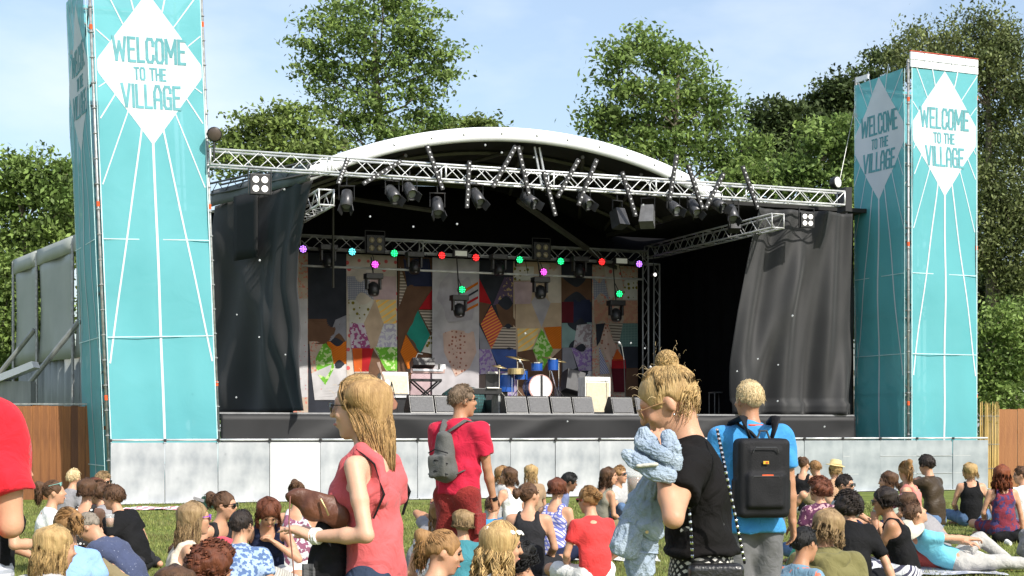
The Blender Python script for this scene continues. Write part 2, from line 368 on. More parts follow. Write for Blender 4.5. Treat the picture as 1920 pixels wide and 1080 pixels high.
# ------------------------------------------------------------------ trusses
def make_truss(t, L, s=.3, pitch=.3, faces='fbd', rc=.024, rb=.010, mt=None, axis='x', endframe=True):
    mt = mt or M_truss; h = s / 2
    e = {'x': (lambda a, p, q: (a, p, q)), 'y': (lambda a, p, q: (p, a, q)), 'z': (lambda a, p, q: (p, q, a))}[axis]
    cm = MB().tube(e(0, 0, 0), e(L, 0, 0), rc, 8).mesh('chord', True)
    for a in (-h, h):
        for b in (-h, h): link('chord', cm, t, e(0, a, b), mat=mt)
    n = max(2, int(round(L / pitch))); p = L / n
    B = {}
    def br(key, a, b):
        if key not in B: B[key] = MB().tube(a, b, rb, 6, cap=False).mesh('brace', True)
        return B[key]
    for i in range(n):
        sg = 1 if i % 2 == 0 else -1
        if 'f' in faces: link('brace', br(('f', sg), e(0, -h, -h * sg), e(p, -h, h * sg)), t, e(i * p, 0, 0), mat=mt)
        if 'b' in faces: link('brace', br(('b', sg), e(0, h, h * sg), e(p, h, -h * sg)), t, e(i * p, 0, 0), mat=mt)
        if 'd' in faces: link('brace', br(('d', sg), e(0, -h * sg, -h), e(p, h * sg, -h)), t, e(i * p, 0, 0), mat=mt)
        if 'u' in faces: link('brace', br(('u', sg), e(0, -h * sg, h), e(p, h * sg, h)), t, e(i * p, 0, 0), mat=mt)
    if endframe:
        fm = MB()
        for a, b in (((-h, -h), (h, -h)), ((h, -h), (h, h)), ((h, h), (-h, h)), ((-h, h), (-h, -h))): fm.tube(e(0, *a), e(0, *b), rc * .8, 6)
        me = fm.mesh('end_frame', True)
        k = int(L / 2.5) or 1
        for i in range(k + 1): link('end_frame', me, t, e(L * i / k, 0, 0), mat=mt)
VT = 30.7
u0, u1 = UU(392, VT), UU(1577, VT); zt = 7.02
t = st('front_lighting_truss', 'long silver lighting truss across the front of the stage, carrying the LED battens', 'truss', u0, VT, zt)
make_truss(t, u1 - u0, .32, .34, 'fbd')
MB().box((u1 - u0 + .10, 0, -.02), (.18, .36, .58)).build('end_post_cap', M_black, t)
M_tr2 = mat('dull truss', (.5, .5, .5), .45, .3, scale=4)
VB = 36.9
ub0, ub1 = UU(560, VB), UU(1210, VB); zb = 6.18
t = st('back_lighting_truss', 'dull silver truss over the patchwork banners at the back of the stage', 'truss', ub0, VB, zb)
make_truss(t, ub1 - ub0, .32, .34, 'fbd', mt=M_tr2)
t = st('right_side_truss', 'side truss with open square end running back on the right of the stage', 'truss', 18.45, 30.35, 6.35)
make_truss(t, 6.7, .32, .34, 'fbd', mt=M_tr2, axis='y')
t = st('left_side_truss', 'side truss with open square end at the left front corner of the roof', 'truss', 7.72, 30.7, 6.35)
make_truss(t, 6.2, .32, .34, 'fbd', mt=M_truss, axis='y')
t = st('upright_truss', 'upright truss tower standing on the stage right of the patchwork banners', 'truss', UU(1221, 36.7), 36.7, DECK)
make_truss(t, 4.15, .34, .3, 'fb', mt=M_tr2, axis='z')
t = st('hanging_pipe', 'thin white pipe hung level in front of the patchwork banners', 'pipe', UU(566, 36.6), 36.6, 5.55)
LP = UU(1204, 36.6) - UU(566, 36.6)
MB().tube((0, 0, 0), (LP, 0, 0), .028, 8).build('tube', mat('pale pipe', (.7, .7, .68), .4, scale=5), t, smooth=True)
for k in range(4): MB().tube((.6 + k * (LP - 1.2) / 3, .02, .02), (.6 + k * (LP - 1.2) / 3, .25, .5), .008, 5).build('hanger', M_black, t)
# ------------------------------------------------------------------ roof
V0, V1 = 31.9, 38.6
ua, ub, um = 7.6, 17.8, 12.7; hw = (ub - ua) / 2
t = st('stage_roof', 'white arched stage roof with dark underside', 'roof', um, V0, 0)
def arch(s, dz=0): return 7.22 + 1.17 * (1 - s * s) + dz
def rim(a, b):   # front band
    s = a * 2 - 1; th = .33 + .12 * max(0, abs(s) - .6)
    x = s * hw; z = arch(s)
    ang = 2 * math.pi * b
    return (x, math.cos(ang) * .10, z - th / 2 + math.sin(ang) * th / 2)
MB().grid(rim, 60, 12).build('front_rim', M_white, t, smooth=True)
ls = []
def roof_fn(a, b): s = a * 2 - 1; return (s * hw, .08 + b * (V1 - V0), arch(s) - .02)
def roof_in(a, b): s = 1 - a * 2; return (s * (hw - .02), .12 + b * (V1 - V0), arch(s) - .30)
MB().grid(roof_fn, 40, 8).build('roof_skin', M_white, t, smooth=True)
M_under = mat('dark roof lining', (.020, .020, .019), .85, col2=(.012, .012, .012), scale=1.5)
MB().grid(roof_in, 40, 8).build('lining', M_under, t, smooth=True)
M_raft = mat('grey rafter', (.085, .082, .068), .6, .2, scale=3)
for k, yy in enumerate((1.3, 2.9, 4.5)):
    pts = [(s * hw * .98, yy, arch(s) - .36) for s in [i / 12 - 1 for i in range(25)]]
    MB().path(pts, .055, 5).build('rafter', M_raft, t)
for k, (s, e) in enumerate(((-.55, -.75), (0, -.35), (.3, .75), (0, .35), (.6, .9))):
    MB().tube((s * hw, .2, arch(s) - .42), (e * hw, 5.6, arch(e) - .45), .045, 6).build('rafter', M_raft, t)
MB().tube((.35, .3, arch(0) - .35), (.55, .3, arch(0) - 1.35), .03, 8).tube((.47, .3, arch(0) - .35), (.67, .3, arch(0) - 1.35), .03, 8).build('strut', M_alu, t)
MB().tube((-3.4, 4.4, 7.1), (-3.4, 4.4, 5.0), .03, 6).build('strut', M_raft, t)
MB().tube((1.2, 3.5, 7.3), (4.9, 5.5, 5.9), .08, 5).build('rafter', M_raft, t)
MB().tube((-.6, 4.2, 7.0), (-4.5, 4.6, 7.4), .06, 5).build('rafter', M_raft, t)
MB().box((-hw + .05, 3.3, 7.02), (.18, 6.4, .3)).build('side_beam', M_raft, t)
MB().box((hw - .05, 3.3, 7.02), (.18, 6.4, .3)).build('side_beam', M_raft, t)
for x in (-hw - .35, hw + 1.5):
    MB().tube((x, 6.5, 0), (x, 6.5, 7.0), .06, 8).build('corner_post', M_black, t)
# bolts on the white rim
bm_ = MB().ball((0, 0, 0), .03, 6).mesh('rim_bolt')
for s in (-.62, -.45, -.3, -.12, .05, .2, .36, .5, .64, .78): link('rim_bolt', bm_, t, (s * hw, -.1, arch(s) - .16), mat=M_galv)
# interior black drapes
t = st('back_drape', 'black backdrop drape closing the back of the stage', 'curtain', um, V1 - .35, 0)
sheet('cloth', M_void, t, lambda a, b: ((a * 2 - 1) * (hw + 3.2), .05 * math.sin(a * 60), DECK + b * (min(arch((a * 2 - 1)), 8.3) - .3 - DECK if abs(a * 2 - 1) * (hw + 3.2) < hw else 7.0 - DECK)), 120, 3, .02)
t = st('left_drape', 'black side drape on the inner left of the stage', 'curtain', 7.35, 32.2, 0)
MB().grid(lambda a, b: (.04 * math.sin(a * 50), a * 6.1, DECK + b * 5.3), 60, 2).build('cloth', M_void, t, smooth=True)
t = st('right_drape', 'black side drape on the inner right of the stage', 'curtain', 19.6, 31.9, 0)
MB().grid(lambda a, b: (.04 * math.sin(a * 50), a * 6.4, DECK + b * 5.2), 60, 2).build('cloth', M_void, t, smooth=True)
t = st('wing_roof', 'flat black roof over the right wing of the stage behind the truss', 'roof', 20.0, 34.9, 6.95)
MB().box((0, 0, 0), (4.6, 6.4, .1)).build('roof_panel', M_under, t)
# ------------------------------------------------------------------ left wing with black scrim
p0 = P(590, HY, 31.7); p1 = P(404, HY, 34.6); dv = (p1 - p0); LW = dv.length
ang = math.atan2(-dv.y, -dv.x)        # local x runs from p1 to p0
t = thing('left_scrim', 'grey black mesh scrim hung over the left wing, its right edge curving in', 'curtain', (p1.x, p1.y, 0), ang)
def scr(a, b):
    cv = .78 - .22 * 0 
    e = LW * (1.0 - .16 * math.sin(math.pi * min(1, (1 - b) ** .8 * 1.0)) ** 2 * (1 if b > .3 else 1)) + (.45 * max(0, .3 - b) / .3)
    e = LW * np.interp(b, [0, .1, .3, .55, .72, .9, 1], [1.07, 1.0, .90, .84, .86, .95, .99])
    x = a * e; z = 1.86 + b * (4.78 + .12 * a)
    f = .05 * math.sin(a * 9 + 2 * math.sin(b * 3)) + (.13 * max(0, a - .55) * math.sin(a * 46 + b * 5)) * (1.2 - b)
    f += .10 * (1 - b) * math.sin(a * 14 - b * 7) + .05 * max(0, math.sin(a * 6 + b * 9)) ** 3
    return (x, -f - .3 * (1 - b) * a, z)
sheet('cloth', M_gauze, t, scr, 90, 60, .012)
sheet('top_flap', mat('grey canvas', (.17, .17, .172), .7, 0, col2=(.12, .12, .125), scale=3), t, lambda a, b: (a * LW * 1.0, -.12 - .02 * math.sin(a * 20), 6.62 + .12 * a + b * .36), 20, 3, .03)
M_dark = mat('black canvas', (.012, .012, .013), .8, scale=4)
sheet('black_patch', M_dark, t, lambda a, b: (LW * (.30 + .26 * a), -.26 - .05 * a, 5.25 + b * 1.45), 6, 6, .02)
tt = thing('wing_truss', 'dark truss above the left wing, seen below the white front truss', 'truss', (p1.x, p1.y, 7.02), ang)
make_truss(tt, LW, .26, .3, 'fd', mt=mat('dark truss', (.1, .1, .1), .5, .4, scale=4), endframe=False)
# ------------------------------------------------------------------ right scrim
vs_ = 31.5; us0, us1 = UU(1440, vs_), UU(1598, vs_)
t = st('right_scrim', 'large black mesh scrim hanging in folds over the right wing', 'curtain', us0, vs_, 0)
WR = us1 - us0
def scr2(a, b):
    l = np.interp(b, [0, .25, .5, .8, 1], [-1.1, -1.05, -.85, -.55, -.30])
    x = l + a * (WR - l); z = 1.84 + b * (6.82 - 1.84)
    w_ = 1 - .55 * b
    y = -.16 * w_ * math.sin(a * 17 + 1.6 * b) - .07 * w_ * math.sin(a * 37 - 4 * b) - .15 * max(0, math.sin(a * 8 - b * 5 + 1.2)) ** 3
    if b < .06: y -= .1
    return (x, y + .0, z)
sheet('cloth', M_gauze, t, scr2, 120, 60, .012)
t = st('wing_drape', 'flat black drape on the far right end of the stage', 'curtain', us1 - .08, vs_ + .15, 0)
sheet('cloth', M_dark, t, lambda a, b: (a * .42, .3 * a + .03 * math.sin(b * 9), 1.84 + b * 5.1), 6, 20, .02)
t = st('side_drape', 'black drape facing the right banner tower, closing the side of the stage', 'curtain', us1 + .3, vs_ + .4, 0)
MB().grid(lambda a, b: (.03 * math.sin(a * 40), a * 6.5, .05 + b * 6.8), 40, 2).build('cloth', M_dark, t, smooth=True)
# ------------------------------------------------------------------ crowd barrier
NBP = 20; sl = 20.66 / NBP
b0 = P(207, HY, 28.95); b1 = P(1852, HY, 36.4)
bl = (b1 - b0).length / NBP; bang = math.atan2(b1.y - b0.y, b1.x - b0.x)
t = thing('crowd_barrier', 'long aluminium crowd barrier of upright panels in front of the stage', 'barrier', (b0.x, b0.y, 0), bang)
M_bar = mat('brushed aluminium panel', (.46, .47, .49), .5, .1, col2=(.25, .27, .295), scale=2.6, det=9, stretch=(1, 1, .7), bump=.06, bscale=9, contrast=.55)
M_bar2 = mat('bright new aluminium panel', (.56, .57, .58), .5, .1, col2=(.46, .47, .49), scale=1.7, det=7, contrast=.7)
M_bar3 = mat('dull aluminium panel', (.34, .37, .39), .5, .15, col2=(.22, .25, .27), scale=2.6, det=8, contrast=.55)
BH = 1.26
pm = MB().box((bl / 2, 0, BH / 2 - .02), (bl - .012, .02, BH - .06)).mesh('panel')
lm = MB().tube((0, 0, BH), (bl - .012, 0, BH), .022, 8).mesh('top_rail', True)
km = MB().box((bl / 2, -.07, .025), (bl - .02, .12, .012)).mesh('foot_plate')
cm = MB().box((0, -.015, BH - .01), (.05, .06, .06)).mesh('clamp')
sm = MB().box((0, 0, 0), (bl - .03, .008, .010)).mesh('seam')
rr = random.Random(4)
for i in range(NBP):
    pmt = M_bar2 if i in (3,) else (M_bar3 if i > 12 else M_bar)
    link('panel', pm, t, (i * bl, rr.uniform(-.006, .006), 0), (rr.uniform(-.012, .012), 0, rr.uniform(-.012, .012)), mat=pmt)
    link('top_rail', lm, t, (i * bl + .006, 0, 0), mat=M_truss)
    link('foot_plate', km, t, (i * bl, 0, 0), mat=M_alu)
    link('clamp', cm, t, (i * bl, 0, 0), mat=M_black)
    if i > 11:
        for zz in (.42, .84): link('seam', sm, t, (i * bl + bl / 2, -.015, zz), mat=M_alu)
    bmx = MB().tube((.1, .03, BH - .1), (.1, .9, .05), .02, 6).tube((.1, .03, .05), (.1, .9, .05), .02, 6)
    if i % 2 == 0: link('brace', bmx.mesh('brace', True), t, (i * bl, 0, 0), mat=M_alu)
# ------------------------------------------------------------------ lettering as narrow capitals made of strokes
GL = {'W': (1.25, [[(0, 1), (.28, 0), (.62, .8), (.97, 0), (1.25, 1)]]), 'E': (.62, [[(.62, 1), (0, 1), (0, 0), (.62, 0)], [(0, .52), (.52, .52)]]),
      'L': (.58, [[(0, 1), (0, 0), (.58, 0)]]), 'C': (.66, [[(.66, .72), (.66, .86), (.52, 1), (.14, 1), (0, .86), (0, .14), (.14, 0), (.52, 0), (.66, .14), (.66, .28)]]),
      'O': (.68, [[(.14, 0), (0, .14), (0, .86), (.14, 1), (.54, 1), (.68, .86), (.68, .14), (.54, 0), (.14, 0)]]),
      'M': (.98, [[(0, 0), (0, 1), (.49, .3), (.98, 1), (.98, 0)]]), 'T': (.7, [[(0, 1), (.7, 1)], [(.35, 1), (.35, 0)]]),
      'H': (.64, [[(0, 0), (0, 1)], [(.64, 0), (.64, 1)], [(0, .52), (.64, .52)]]), 'V': (.8, [[(0, 1), (.4, 0), (.8, 1)]]), 'I': (.0, [[(0, 0), (0, 1)]]),
      'A': (.68, [[(0, 0), (0, .7), (.2, 1), (.48, 1), (.68, .7), (.68, 0)], [(0, .38), (.68, .38)]]),
      'G': (.66, [[(.66, .74), (.66, .86), (.52, 1), (.14, 1), (0, .86), (0, .14), (.14, 0), (.66, 0), (.66, .48), (.36, .48)]]), ' ': (.3, [])}
def text_mb(txt, h, width, sw, y):
    adv = []; x = 0
    for c in txt: adv.append(x); x += GL[c][0] + .36
    tot = x - .36; kx = width / tot; res = []
    for c, ax in zip(txt, adv):
        m = MB()
        for st_ in GL[c][1]:
            q = [((ax + a - tot / 2) * kx, b * h) for a, b in st_]
            q2 = [q[0]]
            for a_, b_ in zip(q, q[1:]):
                n_ = max(1, int(math.hypot(b_[0] - a_[0], b_[1] - a_[1]) / .07)); q2 += [(a_[0] + (b_[0] - a_[0]) * k / n_, a_[1] + (b_[1] - a_[1]) * k / n_) for k in range(1, n_ + 1)]
            for (x0, z0), (x1, z1) in zip(q2, q2[1:]):
                dx, dz = x1 - x0, z1 - z0; l = math.hypot(dx, dz); ex, ez = dx / l * sw / 2, dz / l * sw / 2; nx, nz_ = -ez, ex
                m.prism([(x0 - ex * .9 + nx, z0 - ez * .9 + nz_), (x0 - ex * .9 - nx, z0 - ez * .9 - nz_), (x1 + ex * .9 - nx, z1 + ez * .9 - nz_), (x1 + ex * .9 + nx, z1 + ez * .9 + nz_)], y - .004, y)
        if m.v: res.append(m)
    return res
M_teal = mat('teal banner cloth', (.125, .44, .485), .55, 0, col2=(.10, .385, .43), scale=.9, det=6, trans=.16, bump=.22, bscale=1.4, alpha=.90, bdist=.06, bdis=1.0, contrast=.8)
M_bwhite = mat('white banner print', (.66, .70, .74), .55, 0, col2=(.58, .63, .68), scale=1.2, trans=.15, bump=.2, bscale=1.4, bdist=.05, bdis=1.0)
M_ink = mat('teal lettering ink', (.10, .33, .37), .6, 0, scale=5)
M_pale = mat('pale teal hem', (.55, .78, .8), .5, 0, scale=3)
def banner(t, Wd, Hh, side, zc, hw=1.0, vis_bottom=.2):
    """side 'f': plane y=-.07 ; side 'l': plane x=-.07 seen from the left; built on a turned child frame"""
    if side == 'f': loc, rot = (Wd / 2, -.075, 0), (0, 0, 0)
    else: loc, rot = (-.075, Wd / 2, 0), (0, 0, R(-90))
    def B(name, mb, mt, smooth=False): return mb.build(name, mt, t, loc=loc, rot=rot, smooth=smooth)
    zt_ = Hh - .22; zb_ = vis_bottom
    def bil(x, z): return .022 * math.sin(x * 2.2 + z * .9) + .014 * math.sin(z * 2.3 + x) + .006 * math.sin(x * 9 + z * 1.3 + 2 * math.sin(z * .7))
    def fn(a, b): x = (a * 2 - 1) * hw; z = zb_ + b * (zt_ - zb_); return (x, bil(x, z), z)
    o = MB().grid(fn, 24, 90).build('banner_cloth', M_teal, t, loc=loc, rot=rot, smooth=True)
    hz_, hx = 1.53, 1.14
    # clipped diamond, following the billow
    g = MB(); rows = 60
    for j in range(rows):
        z0 = -hz_ + 2 * hz_ * j / rows; z1 = z0 + 2 * hz_ / rows
        w0 = min(hw * .985, hx * (1 - abs(z0) / hz_)); w1 = min(hw * .985, hx * (1 - abs(z1) / hz_)); k = 16
        for i in range(k):
            q = []
            for (ww, zz) in ((w0, z0), (w1, z1)):
                q.append([(-ww + 2 * ww * i / k, zz), (-ww + 2 * ww * (i + 1) / k, zz)])
            pts = [q[0][0], q[0][1], q[1][1], q[1][0]]
            g.add([(x, bil(x, z + zc) - .006, z + zc) for x, z in pts], [(0, 1, 2, 3)])
    B('white_diamond', g, M_bwhite)
    rays = [((0, -1.5), (0, -zc + zb_ + .02), .05), ((-.22, -1.22), (-hw + .03, -5.9), .035), ((.22, -1.22), (hw - .03, -5.9), .035),
            ((-.48, -.88), (-hw + .03, -2.35), .024), ((.48, -.88), (hw - .03, -2.35), .024), ((-.72, -.56), (-hw + .03, -1.05), .026), ((.72, -.56), (hw - .03, -1.05), .026),
            ((-.9, -.33), (-hw + .02, -.43), .02), ((.9, -.33), (hw - .02, -.43), .02), ((-.28, 1.15), (-.42, 1.75), .03), ((.28, 1.15), (.42, 1.75), .03), ((-.5, .86), (-.92, 1.72), .024), ((.5, .86), (.97, 1.5), .024), ((-.78, .5), (-hw + .02, .72), .022), ((.78, .5), (hw - .02, .72), .022)]
    for (x0, z0), (x1, z1), wd in rays:
        g = MB(); n = 14; dx, dz = x1 - x0, z1 - z0; l = math.hypot(dx, dz); nx, nz_ = -dz / l * wd / 2, dx / l * wd / 2
        for i in range(n):
            a, b = i / n, (i + 1) / n
            pts = [(x0 + dx * a - nx, z0 + dz * a - nz_), (x0 + dx * b - nx, z0 + dz * b - nz_), (x0 + dx * b + nx, z0 + dz * b + nz_), (x0 + dx * a + nx, z0 + dz * a + nz_)]
            g.add([(x, bil(x, z + zc) - .008, z + zc) for x, z in pts], [(0, 1, 2, 3)])
        B('white_ray', g, M_bwhite)
    for txt, z0, h, wd, sw in (('WELCOME', zc + .14, .46, 1.42, .056), ('TO THE', zc - .22, .23, .62, .036), ('VILLAGE', zc - .78, .44, 1.16, .056)):
        for mb in text_mb(txt, h, wd, sw, 0):
            mb.v = [(x, y + bil(x, z + z0) - .0095, z + z0) for x, y, z in mb.v]
            B('letter', mb, M_ink)
    for s in (-1, 1): B('hem', MB().box((s * (hw + .012), 0, (zt_ + zb_) / 2), (.02, .01, zt_ - zb_)), M_pale)
    for z in (zb_ + .55, 3.3, 5.25):
        B('seam', MB().box((0, -.02, z), (hw * 2, .006, .018)), M_pale)
def tower(label, loc, rotz, Wd, Hh, lean=0, header=False):
    t = thing('banner_tower', label, 'tower', loc, rotz, 'scaffold towers with teal banners'); t.rotation_euler = (0, lean, rotz)
    sm_ = MB().tube((0, 0, 0), (0, 0, Hh), .03, 10).mesh('standard', True)
    rm = MB().lathe([(.028, -.012), (.05, -.01), (.05, .01), (.028, .012)], n=8).mesh('rosette')
    om = MB().tube((0, 0, 0), (0, 0, .1), .036, 8).mesh('orange_mark')
    for (x, y) in ((0, 0), (Wd, 0), (0, Wd), (Wd, Wd)):
        link('standard', sm_, t, (x, y, 0), mat=M_galv)
        k = .35
        while k < Hh:
            if not (x == Wd and y == Wd): link('rosette', rm, t, (x, y, k), mat=M_galv)
            k += .5
        for k in (2.05 + .1 * x, 5.9 - .2 * y, 9.4 + .1 * x): link('orange_mark', om, t, (x, y, k), mat=M_orange)
    lx = MB().tube((0, 0, 0), (Wd, 0, 0), .024, 8).mesh('ledger', True); ly = MB().tube((0, 0, 0), (0, Wd, 0), .024, 8).mesh('ledger', True)
    for z in (.35, 2.35, 4.35, 6.35, 8.35, Hh - .3):
        for y in (0, Wd): link('ledger', lx, t, (0, y, z), mat=M_galv)
        for x in (0, Wd): link('ledger', ly, t, (x, 0, z), mat=M_galv)
    for i, z in enumerate((.35, 2.35, 4.35, 6.35, 8.35)):
        a, b = (0, Wd) if i % 2 else (Wd, 0)
        for y in (.06, Wd): link('brace', MB().tube((a, y, z), (b, y, z + 2), .02, 6).mesh('brace', True), t, mat=M_galv)
        link('brace', MB().tube((.06, a, z), (.06, b, z + 2), .02, 6).mesh('brace', True), t, mat=M_galv)
    banner(t, Wd, Hh, 'f', 8.68, hw=Wd / 2 - .06)
    banner(t, Wd, Hh, 'l', 8.68, hw=Wd / 2 - .06)
    M_teal2 = M_teal
    MB().grid(lambda a, b: (Wd + .06, .1 + a * (Wd - .2), .2 + b * (Hh - .4)), 2, 2).build('banner_cloth', M_teal2, t)
    MB().grid(lambda a, b: (.1 + a * (Wd - .2), Wd + .06, .2 + b * (Hh - .4)), 2, 2).build('banner_cloth', M_teal2, t)
    if header:
        for i in range(5):
            for j in range(2):
                MB().box((Wd * (i + .5) / 5, -.06, Hh - .11 + j * .19), (Wd / 5 - .022, .05, .165)).build('header_cell', M_white, t)
        MB().box((Wd / 2, -.06, Hh + .19), (Wd, .055, .015)).build('header_rail', mat('red rail', (.6, .08, .05), .5, scale=4), t)
        MB().box((-.06, Wd - .35, Hh - .1), (.05, .5, .12)).build('header_cell', M_white, t)
TL = tower('left scaffold tower wrapped in teal banners, cut off by the top of the photo', (P(207, HY, 29.75).x, 29.75, 0), R(26), 2.24, 10.7, lean=-R(2.3))
TR = tower('right scaffold tower with white header blocks, two lettered teal sides in view', (P(1703, HY, 36.1).x, 36.1, 0), R(23.5), 2.07, 10.42, header=True)
t = thing('guy_wire', 'thin steel guy wire running up from the floodlight to the right tower', 'wire', (0, 0, 0))
MB().tube(P(1575, 335, 37), P(1606, 185, 38), .008, 4).build('cable', M_galv, t)
# ------------------------------------------------------------------ marquee and fences left
a0 = P(160, HY, 37.5); a1 = P(28, HY, 43)
dv = a0 - a1; LM = dv.length; an = math.atan2(dv.y, dv.x)
t = thing('marquee', 'grey white marquee with tarpaulin walls behind the left tower', 'tent', (a1.x, a1.y, 0), an)
M_tarp = mat('grey white tarpaulin', (.44, .46, .44), .6, 0, col2=(.32, .35, .32), scale=.9, det=5, contrast=.8, trans=.1)
M_tarp2 = mat('lower grey tarpaulin', (.30, .32, .31), .6, 0, col2=(.2, .22, .21), scale=2, stretch=(4, 1, .5), contrast=.8)
k = 0
for (x0, x1) in ((0, .36), (.37, .86), (.87, 1.25)):
    sheet('wall_panel', M_tarp, t, lambda a, b, x0=x0, x1=x1: (LM * (x0 + a * (x1 - x0)), .05 * math.sin(a * 9 + b * 3), 3.3 + b * (2.72 + .1 * (x0 + a * (x1 - x0)))), 10, 8, .02)
    sheet('roof_flap', M_tarp, t, lambda a, b, x0=x0, x1=x1: (LM * (x0 + a * (x1 - x0)), -.06, 5.92 + b * .42 + .1 * (x0 + a * (x1 - x0))), 4, 2, .03)
    sheet('lower_wall', M_tarp2, t, lambda a, b, x0=x0, x1=x1: (LM * (x0 + a * (x1 - x0)), .1 + .06 * math.sin(a * 34), .3 + b * 3.0), 40, 3, .02)
MB().grid(lambda a, b: (a * LM * 1.25, b * 5, 6.34 + b * 1.2), 4, 4).build('roof_skin', M_tarp, t)
for x in (0, .365, .865): MB().tube((LM * x, -.05, 0), (LM * x, -.05, 6.3), .04, 6).build('pole', M_galv, t)
for x in (.36, .98): MB().tube((LM * x, -.1, 4.2), (LM * x - 2.2, -1.6, 1.6), .07, 8).build('prop', mat('grey tent prop', (.35, .36, .35), .5, .3, scale=4), t)
t = thing('container_roof', 'pale slanted metal awning edge low behind the fence at the left edge', 'awning', P(-10, 715, 36))
MB().box((.3, 0, .12), (1.5, .5, .16), (0, R(-22), 0)).build('awning_panel', M_white, t); MB().box((.3, .1, -.5), (1.2, .4, 1.0)).build('awning_wall', M_tarp2, t)
# wooden fence left
M_wood = mat('rust brown fence wood', (.33, .135, .045), .75, 0, col2=(.13, .05, .022), scale=3.2, det=7, stretch=(3, 3, .35), contrast=.9, bump=.4, bscale=30)
t = thing('plank_fence_left', 'tall rust brown plank fence between the left tower and the photo edge', 'fence', (P(198, HY, 31.2).x, 31.2, 0), R(180))
t.name = 'plank_fence'
pmv = [MB().box((0, 0, .98 + d), (w_, .022, 1.96 + 2 * d)).mesh('plank') for w_, d in ((.15, 0), (.17, .004), (.14, -.005))]
x = .08
for i in range(22):
    k = rr.randrange(3); wd = (.15, .17, .14)[k]
    me_ = pmv[k]; link('plank', me_, t, (x + wd / 2, rr.uniform(-.008, .008), rr.uniform(-.004, .01)), (0, 0, rr.uniform(-.03, .03)), mat=M_wood if rr.random() < .8 else mat('dark fence wood', (.17, .07, .035), .75, 0, col2=(.08, .035, .02), scale=3.2, det=7, stretch=(3, 3, .35), contrast=.9, bump=.4)); x += wd + .004
MB().box((x / 2, 0, 2.0), (x, .05, .03)).build('top_rail', M_galv, t)
MB().box((x / 2, -.03, 1.5), (x, .04, .08)).build('cross_rail', M_wood, t)
# right fence
t = thing('plank_fence', 'orange brown plank fence at the right edge beyond the reed screen', 'fence', (P(1872, HY, 37.4).x, 37.4, 0), R(-4))
M_wood2 = mat('orange brown fence wood', (.40, .18, .07), .75, 0, col2=(.24, .10, .045), scale=3.2, det=7, stretch=(3, 3, .35), contrast=.9, bump=.4)
x = 0
for i in range(12):
    link('plank', pmv[i % 3], t, (x + .075, rr.uniform(-.01, .01), rr.uniform(-.01, .03)), mat=M_wood2); x += .157
MB().box((x / 2, .03, 1.4), (x, .04, .08)).build('cross_rail', M_wood2, t)
t = thing('reed_screen', 'straw coloured reed screen between the barrier end and the brown fence', 'screen', (P(1836, HY, 37.2).x, 37.2, 0), 0)
M_reed = mat('dry reed', (.62, .44, .17), .8, 0, col2=(.45, .30, .10), scale=12, stretch=(1, 1, .2))
rm_ = MB().tube((0, 0, 0), (0, 0, 2.12), .013, 5, r2=.008).mesh('reed')
for i in range(26): link('reed', rm_, t, (i * .019, rr.uniform(-.01, .01), rr.uniform(-.06, .05)), (rr.uniform(-.015, .015), rr.uniform(-.015, .015), 0), mat=M_reed)
for z in (.5, 1.1, 1.8): MB().tube((-.02, -.02, z), (.5, -.02, z), .006, 5).build('binding_wire', M_galv, t)
# ------------------------------------------------------------------ LED battens on the front truss
ord_ = ['first', 'second', 'third', 'fourth', 'fifth', 'sixth', 'seventh', 'eighth', 'ninth', 'tenth', 'eleventh', 'twelfth', 'thirteenth', 'fourteenth']
bars = [((652, 297), (634, 345)), ((752, 302), (680, 345)), ((800, 272), (830, 356)), ((880, 302), (875, 390)), ((967, 274), (924, 351)), ((971, 274), (992, 367)), ((1019, 321), (1041, 405)), ((1085, 299), (1045, 370)), ((1119, 299), (1084, 385)), ((1166, 322), (1192, 406)), ((1269, 290), (1255, 375)), ((1290, 309), (1317, 392)), ((1357, 325), (1322, 392)), ((1392, 311), (1421, 392))]
M_led = mat('clear led lens', (.75, .75, .78), .15, 0, scale=4, spec=.8)
lens_m = MB().ball((0, 0, 0), (.022, .012, .022), 6).mesh('lens')
VBAR = VT - .27
for i, ((x0, y0), (x1, y1)) in enumerate(bars):
    ua_, za = UU(x0, VBAR), ZZ(x0, y0, VBAR); ub_, zb__ = UU(x1, VBAR), ZZ(x1, y1, VBAR)
    L_ = math.hypot(ub_ - ua_, zb__ - za); th = math.atan2(zb__ - za, ub_ - ua_)
    lean = 'leaning left at the top' if x0 < x1 - 8 else ('leaning right at the top' if x0 > x1 + 8 else 'nearly upright')
    t = st('led_batten', 'black LED batten %s, %s from the left on the front truss' % (lean, ord_[i]), 'stage light', (ua_ + ub_) / 2, VBAR, (za + zb__) / 2, 'LED battens on the front truss')
    MB().box((0, 0, 0), (L_, .07, .085), (0, -th, 0)).build('housing', M_black, t)
    n = 9; c, s = math.cos(th), math.sin(th)
    for k in range(n):
        d = (k + .5) / n * L_ - L_ / 2; link('lens', lens_m, t, (d * c, -.04, d * s), mat=M_led)
    MB().box((0, .1, 0), (.05, .16, .05)).build('clamp', M_black, t)
